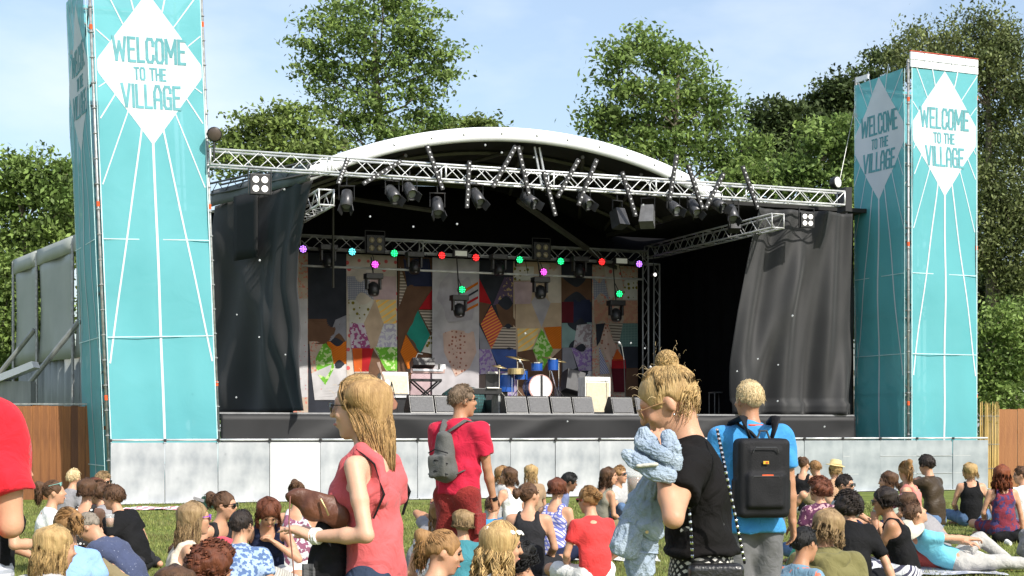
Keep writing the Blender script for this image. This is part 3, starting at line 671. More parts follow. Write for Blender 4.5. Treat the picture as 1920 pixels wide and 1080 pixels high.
# ------------------------------------------------------------------ par cans and spots under the truss
def par(label, px, py, v, sc=1.0, tilt=40, yaw=0, cat='stage light', name='par_can', grp='par cans under the front truss', mt=None, box=False):
    t = st(name, label, cat, UU(px, v), v, ZZ(px, py, v), grp, rot=R(yaw))
    b = MB(); ax = Vector((0, -math.sin(R(tilt)), -math.cos(R(tilt))))
    if box: b.box(tuple(ax * .2), (.3 * sc, .3 * sc, .42 * sc), (R(-tilt), 0, 0), taper=.85)
    else: b.lathe([(.05 * sc, -.18 * sc), (.1 * sc, -.14 * sc), (.115 * sc, .0), (.12 * sc, .22 * sc), (.10 * sc, .225 * sc), (.095 * sc, .12 * sc)], n=14, axis=ax)
    b.build('can_body', mt or mat('dark grey can', (.07, .07, .075), .35, .4, scale=9), t, smooth=not box)
    MB().lathe([(.085 * sc, 0), (.075 * sc, .02)], c=ax * .17 * sc, n=12, axis=ax).build('lens', mat('grey lens', (.25, .26, .28), .15, .2, scale=4), t)
    y = MB()
    for s in (-1, 1): y.box((s * .14 * sc, 0, .1 * sc), (.012, .035, .27 * sc))
    y.box((0, 0, .23 * sc), (.31 * sc, .035, .02)); y.tube((0, 0, .23 * sc), (0, 0, .38 * sc), .015, 6)
    y.build('yoke', M_black, t)
    if not box:
        for s in (-1, 1): MB().box((s * .1 * sc, ax.y * .27 * sc, ax.z * .27 * sc), (.02, .16 * sc, .14 * sc), (R(-tilt), 0, R(s * 25))).build('barn_door', M_black, t)
PC = [(650, 372, 30, -20, 'below the left square truss end'), (735, 362, 50, 10, 'beside the second LED batten'), (768, 356, 55, 0, 'left of the third LED batten foot'), (820, 385, 35, -10, 'hanging lowest below the third LED batten'), (893, 368, 45, 10, 'right of the fourth, upright LED batten'), (990, 374, 60, 20, 'at the foot of the sixth LED batten'), (1095, 375, 55, 10, 'at the foot of the ninth LED batten'), (1262, 388, 60, 0, 'under the eleventh LED batten'), (1300, 388, 45, 0, 'left of the twelfth LED batten foot'), (1343, 382, 60, 15, 'right of the thirteenth LED batten foot'), (1372, 398, 40, -15, 'between the last two LED battens')]
for px, py, ti, ya, tx in PC: par('dark par can %s' % tx, px, py, VT, 1.15, ti, ya)
par('large grey box spotlight tilted left under the truss, right of centre', 1215, 392, VT + .1, 1.1, 25, -35, grp='box spotlights', name='box_spotlight', box=True, mt=mat('grey spotlight', (.14, .14, .145), .5, .2, scale=8, bump=.2))
par('dark box spotlight hanging left of the large grey one', 1157, 395, VT + .2, 1.0, 20, 15, grp='box spotlights', name='box_spotlight', box=True)
par('dark box spotlight hanging near the last LED batten', 1375, 405, VT + .3, .9, 20, -20, grp='box spotlights', name='box_spotlight', box=True)
# flood lamps beside the towers
for px, py, v, lb in ((402, 252, 30.4, 'round floodlight beside the left banner tower, above the truss end'), (1570, 342, 31.0, 'round floodlight with a shining white face on the right end of the truss')):
    t = st('floodlight', lb, 'floodlight', UU(px, v), v, ZZ(px, py, v), 'round floodlights')
    ax = Vector((.35 if px > 900 else -.2, -1, .05 if px > 900 else -.35)).normalized()
    MB().lathe([(.05, -.2), (.13, -.14), (.155, 0), (.15, .02)], n=16, axis=ax).build('housing', M_black, t, smooth=True)
    MB().lathe([(.135, 0), (.12, .012)], c=ax * .02, n=16, axis=ax).build('glass', mat('white reflector glass' if px > 900 else 'dim reflector glass', (.8, .78, .78) if px > 900 else (.09, .07, .06), .3, 0, scale=5), t, smooth=True)
    MB().tube((0, .05, -.1), (0, .05, -.5), .02, 6).build('post', M_black, t)
# four-cell blinders
M_cell = mat('blinder lamp', (.8, .8, .78), .2, 0, scale=5); M_cellb = mat('amber blinder lamp', (.36, .30, .2), .3, 0, scale=5)
M_cell_on = mat('lit white blinder', (1, .96, .9), .3, 0, scale=5, emit=1.3)
for px, py, v, s, mt_, lb in ((487, 346, 30.45, .42, M_cell_on, 'four-cell blinder lamp under the left end of the front truss'), (1512, 413, 30.6, .36, M_cell_on, 'four-cell blinder lamp in front of the right scrim'), (703, 458, 36.6, .46, M_cellb, 'dim four-cell blinder on the back truss, left one'), (1015, 471, 36.6, .46, M_cellb, 'dim four-cell blinder on the back truss, right one')):
    t = st('blinder_light', lb, 'stage light', UU(px, v), v, ZZ(px, py, v), 'four-cell blinders')
    MB().box((0, 0, 0), (s, .12, s)).build('frame', M_black, t, bevel=.01)
    for a in (-1, 1):
        for b in (-1, 1): MB().ball((a * s * .22, -.06, b * s * .22), (s * .16, .04, s * .16), 12).build('lamp', mt_, t, smooth=True)
    MB().box((-s * .56, 0, .06), (.015, .04, s + .1)).box((s * .56, 0, .06), (.015, .04, s + .1)).box((0, 0, s / 2 + .11), (s * 1.14, .04, .015)).build('yoke', M_black, t)
# coloured LED pars on the back truss
LC = {'violet': (.5, .2, 1), 'cyan': (.15, .85, .9), 'green': (.02, .85, .25), 'red': (1, .03, .03), 'magenta': (.9, .1, .75)}
leds = [(568, 467, 'violet', 'leftmost on the back truss, beside the left scrim'), (660, 472, 'cyan', 'on the back truss, the only cyan one'), (739, 475, 'green', 'on the back truss, leftmost green'), (828, 479, 'red', 'on the back truss left of the white panel light'), (892, 483, 'red', 'on the back truss right of the white panel light'), (974, 487, 'green', 'on the back truss left of the right blinder'), (1051, 490, 'green', 'on the back truss right of the right blinder'), (1128, 491, 'red', 'on the back truss, rightmost red'), (1198, 495, 'violet', 'rightmost on the back truss, by the upright truss'), (703, 496, 'magenta', 'hung low above the leftmost moving head'), (866, 543, 'green', 'hung low above the second moving head'), (1019, 510, 'magenta', 'hung low above the third moving head'), (1161, 551, 'green', 'hung low above the rightmost moving head')]
for px, py, c, w_ in leds:
    low = 'low' in w_; v = 36.15 if low else 36.5
    t = st('led_par', 'round stage lamp glowing %s, %s' % (c, w_), 'stage light', UU(px, v), v, ZZ(px, py, v), 'coloured LED lamps over the stage'); t.scale = (.84, .84, .84)
    MB().lathe([(.06, .2), (.115, .12), (.125, .0), (.125, -.02)], n=14, axis=(0, 1, 0)).build('housing', M_black, t, smooth=True)
    me_ = mat('glow ' + c, LC[c], .4, scale=5, emit=2.4); cell = MB().ball((0, 0, 0), (.02, .012, .02), 6).mesh('led')
    MB().lathe([(.112, 0), (.11, .01)], c=(0, -.01, 0), n=14, axis=(0, -1, 0)).build('face', mat('face ' + c, LC[c], .4, scale=5, emit=.3), t)
    for k in range(13):
        rr_, an_ = (0, 0) if k == 0 else ((.045, k * 1.57) if k < 5 else (.088, k * .785))
        link('led', cell, t, (rr_ * math.cos(an_), -.025, rr_ * math.sin(an_)), mat=me_)
    MB().tube((0, .06, .1), (0, .3, .35), .014, 6).build('hanger', M_black, t)
# moving heads
def mhead(px, py, v, lb, zrod=None, s=1.0, lit=False, tilt=15):
    t = st('moving_head', lb, 'stage light', UU(px, v), v, ZZ(px, py, v), 'moving head lights')
    MB().box((0, 0, .25 * s), (.44 * s, .3 * s, .14 * s)).build('base', M_blackp, t, bevel=.015)
    for k in (-1, 1): MB().box((k * .17 * s, 0, .06 * s), (.05 * s, .16 * s, .28 * s)).build('yoke_arm', M_blackp, t, bevel=.01)
    ax = Vector((0, -math.sin(R(tilt)), -math.cos(R(tilt))))
    MB().lathe([(.06 * s, -.16 * s), (.13 * s, -.1 * s), (.155 * s, .02), (.14 * s, .14 * s), (.11 * s, .18 * s)], c=(0, 0, -.05 * s), n=14, axis=ax).build('head', M_blackp, t, smooth=True)
    MB().lathe([(.045 * s, 0), (.03 * s, .02)], c=Vector((0, -.1, -.05 * s)) + ax * .13 * s, n=10, axis=Vector((0, -1, -.3))).build('lens', mat('shiny lens', (.9, .9, .92), .05, 0, scale=5, emit=.9 if lit else 0), t, smooth=True)
    if zrod: MB().tube((0, 0, .3 * s), (0, .2, zrod), .018, 6).build('drop_rod', M_black, t)
mhead(700, 537, 36.1, 'moving head light hung on a short rod, leftmost of the low row', .75)
mhead(861, 577, 36.1, 'moving head light low in front of the pale grey banner', 1.35, lit=True)
mhead(1013, 543, 36.1, 'moving head light low in front of the beige banner', .85)
mhead(1155, 586, 36.1, 'moving head light lowest and rightmost in front of the banners', 1.35, lit=True)
mhead(615, 483, 36.5, 'moving head light high at the back truss, leftmost of the high row')
mhead(777, 496, 36.5, 'moving head light high at the back truss over the dark banner with green diamond', lit=True)
mhead(935, 500, 36.5, 'moving head light high at the back truss over the striped diamond')
mhead(1086, 504, 36.5, 'moving head light high at the back truss over the narrow dark banner')
for px, py, lb in ((863, 475, 'white panel light on the back truss between two red lamps'), (1164, 489, 'small dim panel light on the back truss near its right end')):
    t = st('panel_light', lb, 'stage light', UU(px, 36.5), 36.5, ZZ(px, py, 36.5), 'panel lights')
    MB().box((0, 0, 0), (.4, .12, .2)).build('housing', M_black, t, bevel=.01); MB().box((0, -.065, -.01), (.32, .012, .13)).build('glass', mat('panel glass', (.6, .6, .52), .3, scale=3, emit=.15 if px < 900 else 0), t)
for px, py, v, lb in ((1228, 515, 36.0, 'small white spot lamp right of the upright truss'), (1200, 545, 33.5, ''),):
    if lb:
        t = st('spot_lamp', lb, 'stage light', UU(px, v), v, ZZ(px, py, v)); MB().lathe([(.05, .18), (.07, 0)], n=10, axis=(0, 1, 0)).build('housing', M_black, t); MB().ball((0, -.01, 0), (.05, .02, .05), 8).build('lamp', M_cell_on, t, smooth=True); MB().tube((0, .05, 0), (0, .1, .5), .01, 5).build('hanger', M_black, t)
# ------------------------------------------------------------------ patchwork banners
C_ = {'flo': ((.42, .34, .27), ('blotch', (.45, .16, .12), .58), 16), 'dk': ((.030, .033, .043), None, 0), 'navy': ((.022, .027, .06), None, 0), 'brn': ((.12, .065, .04), None, 0), 'gry': ((.22, .22, .25), None, 0),
      'or': ((.55, .16, .015), ('stripe', (.42, .10, .01), .5, (0, .6, 0)), 6), 'grn': ((.14, .38, .04), ('blotch', (.42, .55, .25), .54), 9), 'wht': ((.45, .44, .45), ('dots', (.38, .2, .22), .13), 7), 'beige': ((.45, .34, .24), None, 0),
      'grid': ((.42, .42, .45), ('check', (.16, .17, .24), .72), 6.5), 'dots': ((.52, .50, .44), ('dots', (.16, .13, .02), .33), 7.5), 'yel': ((.62, .5, .26), ('stripe', (.75, .42, .08), .8, (0, .6, 0)), 2.2), 'pfl': ((.5, .44, .5), ('blotch', (.26, .06, .16), .5), 10),
      'lil': ((.4, .38, .48), ('blotch', (.5, .5, .5), .5), 11), 'red': ((.36, .015, .02), None, 0), 'teal': ((.02, .22, .17), None, 0), 'gw': ((.42, .40, .42), None, 0), 'gw2': ((.36, .34, .37), None, 0), 'pfd': ((.50, .36, .30), ('dots', (.24, .09, .06), .27), 9), 'strip': ((.45, .06, .06), ('stripe', (.6, .25, .05), .6, (0, .5, 0)), 4.2),
      'blu': ((.05, .09, .26), None, 0), 'plaid': ((.10, .07, .12), ('blotch', (.35, .25, .12), .6), 12), 'gstr': ((.16, .13, .11), ('stripe', (.42, .36, .3), .5), 4), 'pink': ((.46, .34, .36), None, 0), 'roses': ((.50, .44, .38), ('dots', (.5, .10, .10), .22), 4), 'mar': ((.10, .012, .02), None, 0), 'dteal': ((.20, .30, .29), None, 0), 'tfl': ((.30, .24, .26), ('blotch', (.42, .40, .42), .5), 9), 'dorn': ((.5, .1, .02), None, 0), 'tgrid': ((.07, .13, .13), ('check', (.15, .24, .22), .7), 7), 'lil2': ((.34, .30, .40), ('blotch', (.20, .12, .30), .53), 10), 'peach': ((.50, .30, .19), ('blotch', (.42, .2, .14), .5), 12), 'bstr': ((.5, .48, .48), ('stripe', (.1, .12, .3), .5, (0, 1.0, 0)), 7), 'multi': ((.42, .40, .42), ('stripe', (.5, .2, .05), .82, (0, -.6, 0)), 3.2)}
def cm_(k):
    c, p, s = C_[k]; return mat('patch ' + k, tuple(x * 1.1 for x in c), .85, 0, col2=tuple(x * .85 for x in c), scale=3, pat=(p if not p else tuple([p[0], tuple(x * 1.1 for x in p[1])] + list(p[2:]))), pscale=s or 8, bump=.1, bscale=60, spec=.15)
# every banner: photo column range, base cloth, and its patches as polygons in photo pixels
BN = [
 ('narrow floral banner half hidden behind the left scrim', 548, 578, 'flo', [('wht', [(548, 560), (578, 560), (588, 745), (548, 745)])]),
 ('dark banner with orange and green patches at its foot, first from the left', 577, 652, 'dk', [('brn', [(577, 598), (652, 598), (652, 645), (577, 645)]), ('gry', [(628, 600), (652, 590), (652, 645), (612, 645)]), ('flo', [(580, 640), (612, 640), (608, 700), (584, 700)]), ('or', [(612, 638), (652, 638), (652, 683), (622, 683)]), ('wht', [(584, 700), (622, 683), (652, 683), (652, 750), (590, 750)]), ('grn', [(592, 672), (608, 640), (620, 655), (626, 690), (610, 722), (594, 700)])]),
 ('light banner with dotted and checked patches and a beige diamond', 650, 745, 'roses', [('grid', [(651, 518), (690, 518), (700, 562), (653, 562)]), ('pink', [(690, 518), (743, 518), (743, 562), (700, 562)]), ('dots', [(653, 562), (700, 562), (684, 606), (655, 606)]), ('yel', [(700, 562), (743, 562), (743, 607), (720, 607)]), ('pfl', [(655, 606), (684, 606), (696, 654), (658, 654)]), ('lil', [(720, 607), (743, 607), (744, 651), (702, 651)]), ('beige', [(703, 562), (719, 607), (704, 654), (694, 654), (681, 606)]), ('dorn', [(660, 653), (678, 653), (678, 697), (664, 697)]), ('red', [(678, 653), (699, 653), (694, 697), (678, 697)]), ('grn', [(702, 651), (745, 651), (745, 695), (722, 695)]), ('brn', [(699, 654), (724, 695), (724, 730), (690, 730), (690, 690)]), ('gstr', [(664, 697), (690, 697), (690, 750), (668, 750)]), ('gw', [(690, 730), (745, 730), (745, 750), (690, 750)])]),
 ('dark banner with a teal diamond and an orange diamond', 746, 820, 'brn', [('navy', [(755, 485), (805, 485), (812, 537), (762, 537)]), ('gstr', [(750, 500), (762, 537), (748, 575)]), ('red', [(785, 580), (812, 540), (816, 580)]), ('gstr', [(785, 582), (818, 582), (820, 630), (805, 618)]), ('teal', [(783, 582), (807, 628), (788, 662), (762, 626)]), ('or', [(760, 628), (782, 662), (768, 702), (750, 660)]), ('dots', [(806, 630), (820, 622), (820, 665), (790, 660)]), ('pink', [(770, 702), (820, 680), (820, 750), (768, 750)])]),
 ('pale grey banner with coloured dashes and a flowered hexagon', 810, 898, 'gw', [('gw2', [(845, 510), (880, 520), (893, 560), (885, 600), (840, 605), (818, 560), (825, 530)]), ('pfd', [(850, 618), (888, 622), (893, 660), (880, 690), (855, 706), (832, 660), (830, 625)]), ('or', [(870, 543), (896, 528), (896, 533), (870, 549)]), ('dk', [(872, 556), (896, 542), (896, 546), (872, 560)]), ('red', [(872, 568), (896, 555), (896, 560), (872, 573)]), ('or', [(872, 580), (896, 568), (896, 573), (872, 585)])]),
 ('dark banner with a red and orange striped diamond', 896, 968, 'dk', [('red', [(897, 520), (922, 568), (915, 578), (897, 566)]), ('plaid', [(945, 520), (968, 520), (966, 570), (925, 572)]), ('brn', [(930, 570), (966, 570), (966, 614), (940, 614)]), ('brn', [(897, 566), (920, 570), (902, 606), (897, 606)]), ('strip', [(922, 572), (942, 612), (922, 655), (901, 608)]), ('gstr', [(940, 614), (966, 614), (966, 653), (922, 653)]), ('gry', [(897, 608), (922, 655), (900, 660)]), ('blu', [(920, 655), (968, 655), (968, 695), (938, 695)]), ('lil2', [(898, 655), (920, 655), (935, 695), (968, 700), (968, 750), (900, 750)])]),
 ('beige banner with a green diamond and orange corners', 963, 1053, 'beige', [('dots', [(964, 500), (1000, 500), (1000, 526), (964, 526)]), ('pink', [(964, 528), (1000, 528), (994, 570), (966, 570)]), ('roses', [(1010, 495), (1052, 495), (1052, 568), (1030, 568)]), ('gw2', [(995, 566), (1010, 545), (1032, 568), (1014, 614)]), ('yel', [(970, 616), (1012, 616), (996, 655), (972, 660)]), ('or', [(1018, 614), (1053, 612), (1053, 654), (1034, 654)]), ('brn', [(970, 660), (998, 655), (1012, 700), (1053, 654), (1053, 750), (970, 750)]), ('grn', [(1014, 616), (1037, 656), (1016, 694), (998, 656)])]),
 ('narrow dark banner with maroon and navy patches above pale teal', 1050, 1115, 'dk', [('brn', [(1051, 520), (1108, 520), (1110, 566), (1051, 566)]), ('mar', [(1052, 566), (1074, 566), (1074, 605), (1052, 605)]), ('navy', [(1074, 562), (1106, 562), (1112, 604), (1074, 606)]), ('dteal', [(1053, 606), (1113, 604), (1115, 650), (1053, 652)]), ('tfl', [(1080, 610), (1113, 606), (1115, 655), (1074, 652)]), ('gry', [(1054, 652), (1070, 652), (1080, 690), (1054, 700)]), ('lil2', [(1070, 652), (1115, 652), (1118, 695), (1084, 695)]), ('wht', [(1054, 700), (1118, 695), (1118, 750), (1054, 750)])]),
 ('flowered banner with an orange red lens shape, rightmost of the row', 1110, 1196, 'flo', [('grid', [(1111, 522), (1132, 522), (1142, 562), (1113, 562)]), ('roses', [(1132, 500), (1160, 490), (1170, 545), (1142, 562)]), ('dots', [(1172, 520), (1195, 520), (1195, 562), (1168, 562)]), ('peach', [(1113, 564), (1140, 564), (1140, 606), (1114, 606)]), ('peach', [(1168, 564), (1195, 564), (1195, 606), (1170, 606)]), ('gstr', [(1140, 606), (1168, 606), (1160, 648), (1150, 640)]), ('dk', [(1116, 608), (1133, 606), (1124, 640), (1118, 650)]), ('pfd', [(1133, 606), (1156, 650), (1146, 690), (1124, 645)]), ('tgrid', [(1168, 606), (1195, 606), (1196, 650), (1160, 650)]), ('dk', [(1162, 650), (1196, 650), (1196, 690), (1172, 690)]), ('bstr', [(1122, 650), (1142, 700), (1124, 702)]), ('brn', [(1172, 690), (1196, 690), (1196, 745), (1172, 745)]), ('dorn', [(1157, 654), (1172, 676), (1146, 676)]), ('red', [(1146, 674), (1172, 674), (1174, 692), (1145, 692)]), ('mar', [(1145, 691), (1174, 691), (1172, 735), (1150, 735)])]),
]
VP = 37.3
for i, (lb, x0, x1, base, pats) in enumerate(BN):
    v = VP + (.05 if i % 2 else 0); u0_, u1_ = UU(x0, v), UU(x1, v)
    zt_ = 5.98; t = st('patchwork_banner', lb, 'banner', u0_, v, 0, 'patchwork banners at the back of the stage')
    wd = u1_ - u0_; ph = i * 1.3
    def bl_(x, z, ph=ph): return .03 * math.sin(x * 4 + ph) + .015 * math.sin(x * 9 + z * .8 + ph)
    MB().grid(lambda a, b: (a * wd, bl_(a * wd, DECK + b * (zt_ - DECK)), DECK + b * (zt_ - DECK)), 48, 40).build('cloth', cm_(base), t, smooth=True)
    for j, (k, poly) in enumerate(pats):
        q = [(UU(px, v) - u0_, ZZ(px, py, v)) for px, py in poly]
        q = [(min(max(x, .01), wd - .01), max(z, DECK + .01)) for x, z in q]
        # fan from the centroid, subdivided so that it follows the cloth
        cx = sum(p[0] for p in q) / len(q); cz = sum(p[1] for p in q) / len(q); m = MB(); K = 7
        off = -.006 - .0025 * j
        for a in range(len(q)):
            p, r_ = q[a], q[(a + 1) % len(q)]
            for s in range(K):
                f0, f1 = s / K, (s + 1) / K
                def L_(pt, f): return (cx + (pt[0] - cx) * f, cz + (pt[1] - cz) * f)
                pts = [L_(p, f0), L_(p, f1), L_(r_, f1), L_(r_, f0)] if s else [(cx, cz), L_(p, f1), L_(r_, f1)]
                m.add([(x, bl_(x, z) + off, z) for x, z in pts], [tuple(range(len(pts)))])
        m.build('patch', cm_(k), t)
# ------------------------------------------------------------------ monitors (wedges)
wed = [(770, 816, 'beside the guitar, leftmost on the stage front'), (818, 862, 'behind the head of the man in the red shirt'), (950, 991, 'left end of the row of four in front of the drums'), (993, 1033, 'second of the row of four in front of the drums'), (1036, 1075, 'third of the row of four in front of the drums'), (1077, 1115, 'right end of the row of four, overlapping the cream amplifier'), (1150, 1190, 'right of the cream amplifier'), (1195, 1232, 'behind the hair of the woman with the bun')]
for x0, x1, lb in wed:
    v = 31.95; ua_ = UU(x0, v); wd = UU(x1, v) - ua_
    t = st('stage_monitor', 'black wedge monitor ' + lb, 'speaker', ua_, v, DECK, 'wedge monitors along the stage front')
    prof = [(0, 0), (.52, 0), (.52, .12), (.30, .42), (.16, .40)]
    b = MB(); b.add([(0, y, z) for y, z in prof] + [(wd, y, z) for y, z in prof], [(4, 3, 2, 1, 0), (5, 6, 7, 8, 9)] + [(i, (i + 1) % 5, 5 + (i + 1) % 5, 5 + i) for i in range(5)])
    b.build('cabinet', M_blackp, t, bevel=.008)
    gy, gz_ = .08, .20; nrm = Vector((0, -.4, .16)).normalized()
    MB().box((wd / 2, .072, .205), (wd - .05, .02, .36), (R(-21.8), 0, 0)).build('grille', M_grille, t)
    for xx in (.06, wd - .06): MB().tube((xx, .02, .005), (xx, .02, .03), .012, 6).build('foot', M_alu, t)
M_cream = mat('cream amp cloth', (.62, .55, .40), .7, 0, col2=(.52, .45, .32), scale=20, bump=.15, bscale=200); M_crw = mat('cream white vinyl', (.8, .78, .72), .4, scale=8)
def amp(lb, x0, x1, v, h, dp=.45, lean=0, legs=0):
    ua_ = UU(x0, v); wd = UU(x1, v) - ua_
    t = st('guitar_amplifier', lb, 'amplifier', ua_, v, DECK, 'cream amplifiers')
    MB().box((wd / 2, dp / 2, h / 2), (wd, dp, h)).build('cabinet', M_crw, t, bevel=.02); MB().box((wd / 2, -.006, h * .46), (wd - .07, .02, h * .78)).build('grille_cloth', M_cream, t)
    MB().box((wd / 2, -.006, h * .93), (wd - .1, .02, h * .08)).build('control_panel', M_truss, t)
    MB().box((wd / 2, -.004, h * .04), (wd - .02, .02, .03)).build('trim', M_blackp, t)
    t.rotation_euler.x = -lean
    return t
amp('tall cream coloured amplifier cabinet standing right of the drum kit', 1097, 1145, 33.2, .92)
a_ = amp('cream amplifier tilted back on a black box at the left of the stage', 716, 768, 34.2, .58, .3, R(12)); a_.location.z += .45
t = st('amp_stand', 'black box under the tilted cream amplifier', 'box', UU(722, 34.15), 34.15, DECK); MB().box((.36, .25, .2), (.7, .42, .4)).build('case', M_blackp, t, bevel=.01); MB().box((.36, .03, .42), (.75, .1, .05)).build('case_lid', M_truss, t)
# guitar on a stand
t = st('electric_guitar', 'dark red brown guitar on a stand left of the first wedge monitor', 'guitar', UU(738, 31.9), 31.9, DECK)
b = MB(); o_ = [(-.13, 0), (-.05, -.06), (.1, -.04), (.17, .07), (.12, .2), (.15, .33), (.1, .42), (.03, .36), (-.02, .42), (-.1, .38), (-.09, .25), (-.15, .12)]
b.prism([(x * .9, z + .12) for x, z in o_], -.02, .03); b.build('guitar_body', mat('sunburst lacquer', (.28, .09, .03), .25, 0, col2=(.05, .02, .01), scale=4), t, rot=(R(-12), R(-14), 0), bevel=.008)
MB().box((0, 0, .78), (.045, .025, .66)).box((0, 0, 1.14), (.07, .02, .12)).build('neck', mat('guitar neck wood', (.16, .08, .04), .4, scale=9), t, rot=(R(-12), R(-14), 0))
MB().tube((-.15, .1, 0), (0, .15, .7), .012, 6).tube((.15, .1, 0), (0, .15, .7), .012, 6).tube((0, .4, 0), (0, .15, .7), .012, 6).build('stand', M_black, t)
# keyboard with X stand
t = st('keyboard', 'keyboard and mixer on a black X-shaped stand in front of the teal diamond banner', 'keyboard', UU(770, 34.6), 34.6, DECK + .22)
wk = UU(834, 34.6) - UU(770, 34.6)
MB().box((wk / 2, .17, .84), (wk, .36, .11)).build('keyboard_case', mat('pinkish case', (.42, .28, .25), .5, scale=5), t, bevel=.01)
MB().box((wk / 2, .0, .86), (wk - .1, .06, .05)).build('keys', M_white, t)
MB().box((wk * .45, .3, 1.02), (wk * .65, .3, .2), (R(-25), 0, 0)).build('mixer', M_blackp, t, bevel=.01)
MB().box((wk * .95, .1, .95), (.14, .14, .12)).build('effects_box', M_truss, t)
MB().box((wk / 2, .17, .62), (wk * .85, .3, .06)).build('shelf', M_black, t)
b = MB()
for y in (.05, .32): b.tube((.08, y, 0), (wk - .08, y, .6), .022, 6).tube((wk - .08, y, 0), (.08, y, .6), .022, 6)
b.build('x_stand', M_black, t); MB().box((wk / 2, .2, -.12), (wk + .6, .9, .2)).build('platform', M_black, t)
MB().tube((.1, .3, .9), (.28, .3, 1.28), .008, 5).tube((.28, .3, 1.28), (.4, .3, 1.26), .012, 5).build('lamp_arm', M_alu, t)
# piano-like black case and floor boxes left of the drums
t = st('stage_piano', 'low black electric piano behind the red shirted man, left of the drums', 'piano', UU(878, 32.3), 32.3, DECK)
MB().box((.42, .3, .52), (.85, .5, .14)).build('piano_case', M_blackp, t, bevel=.01); MB().box((.6, .03, .6), (.3, .1, .025)).build('music_rest', M_crw, t)
for x in (.05, .8): MB().box((x, .3, .22), (.05, .4, .44)).build('leg', M_galv, t)
t = st('speaker_cabinet', 'black speaker cabinet with a lit top, left of the drum kit', 'speaker', UU(910, 34.3), 34.3, DECK)
MB().box((.3, .25, .5), (.58, .5, 1.0)).build('cabinet', M_blackp, t, bevel=.015); MB().box((.25, .2, 1.03), (.25, .12, .06)).build('amp_head', M_crw, t)
t = st('speaker_cabinet', 'dark leaning loudspeaker between the drums and the cream amplifier', 'speaker', UU(1056, 34.6), 34.6, DECK)
MB().box((.3, .3, .36), (.66, .45, .7)).build('cabinet', M_blackp, t, bevel=.015); MB().box((.28, .05, .82), (.5, .4, .55), (R(-15), R(14), 0)).build('leaning_cabinet', mat('charcoal cabinet', (.05, .05, .055), .5, scale=8), t, bevel=.015)
# teal covered mound behind the man with the grey backpack
t = st('covered_drum', 'dark teal checked blanket draped over gear at the centre of the stage', 'blanket', UU(868, 34.5), 34.5, DECK)
MB().lathe([(.62, 0), (.6, .3), (.5, .52), (.3, .66), (.1, .7), (.0, .7)], n=20).build('cloth', mat('dark teal check', (.03, .12, .12), .8, 0, col2=(.015, .05, .055), scale=18, contrast=.4, pat=('check', (.02, .05, .05), .7), pscale=4), t, smooth=True)
# mic stands
for px, v, h, lb in ((1170, 32.6, 1.65, 'microphone stand with silver microphone in front of the rightmost banner'), (985, 33.4, 1.2, 'short microphone stand over the bass drum'), (1228, 33.0, 1.1, 'low microphone stand right of the rightmost wedge')):
    t = st('microphone_stand', lb, 'microphone', UU(px, v), v, DECK)
    MB().tube((.05, 0, 0), (0, 0, h * .8), .011, 6).build('pole', M_black, t); MB().tube((0, 0, h * .8), (-.12, -.12, h), .009, 6).build('boom', M_alu, t)
    MB().lathe([(.012, 0), (.02, .1), (.03, .12), (.026, .17), (.005, .18)], c=(-.12, -.12, h), n=8, axis=(-.5, -.4, .3)).build('microphone', M_truss, t, smooth=True)
    b = MB(); 
    for k in range(3): b.tube((.05, 0, .1), (.05 + .26 * math.cos(k * 2.1), .26 * math.sin(k * 2.1), .01), .009, 5)
    b.build('tripod', M_black, t)
# drum kit
v = 34.0; t = st('drum_kit', 'blue drum kit with white bass drum head at the centre of the stage', 'drum kit', UU(1010, v), v, DECK + .36)
MB().box((-.1, .5, -.18), (2.6, 1.9, .34)).build('riser', M_black, t)
M_blue = mat('blue drum shell', (.02, .10, .42), .25, .2, scale=4); M_chrome = mat('chrome', (.8, .8, .8), .15, 1, scale=3); M_skin = mat('white drum head', (.85, .85, .84), .4, scale=6)
M_brass = mat('brass cymbal', (.65, .5, .25), .3, .7, scale=3)
MB().lathe([(.30, -.2), (.30, .22)], c=(0, .1, .31), n=28, axis=(0, 1, 0)).build('bass_drum', M_blue, t, smooth=False)
MB().lathe([(.315, -.02), (.315, .02)], c=(0, -.11, .31), n=28, axis=(0, 1, 0)).build('hoop', mat('pink hoop', (.6, .35, .32), .4, scale=4), t)
MB().lathe([(.285, 0), (.283, .006)], c=(0, -.132, .31), n=28, axis=(0, -1, 0)).build('drum_head', M_skin, t)
MB().box((.02, -.15, .31), (.05, .02, .6)).build('cable_strap', M_black, t)
for (x, y, z, r_, h_) in ((-.42, .1, .50, .16, .22), (.38, .0, .74, .13, .26), (-.05, .0, .72, .14, .18), (-.75, .3, .2, .2, .42)):
    MB().lathe([(r_, 0), (r_, h_)], c=(x, y, z), n=18).build('tom', M_blue, t); MB().lathe([(r_ + .01, 0), (r_ + .01, .025)], c=(x, y, z + h_), n=18).build('rim', M_chrome, t)
MB().lathe([(.2, 0), (.2, .13)], c=(-.62, -.05, .62), n=20).build('snare_drum', M_brass, t); MB().lathe([(.2, 0), (.2, .01)], c=(-.62, -.05, .755), n=20).build('snare_head', mat('yellowed head', (.6, .5, .3), .4, scale=8), t)
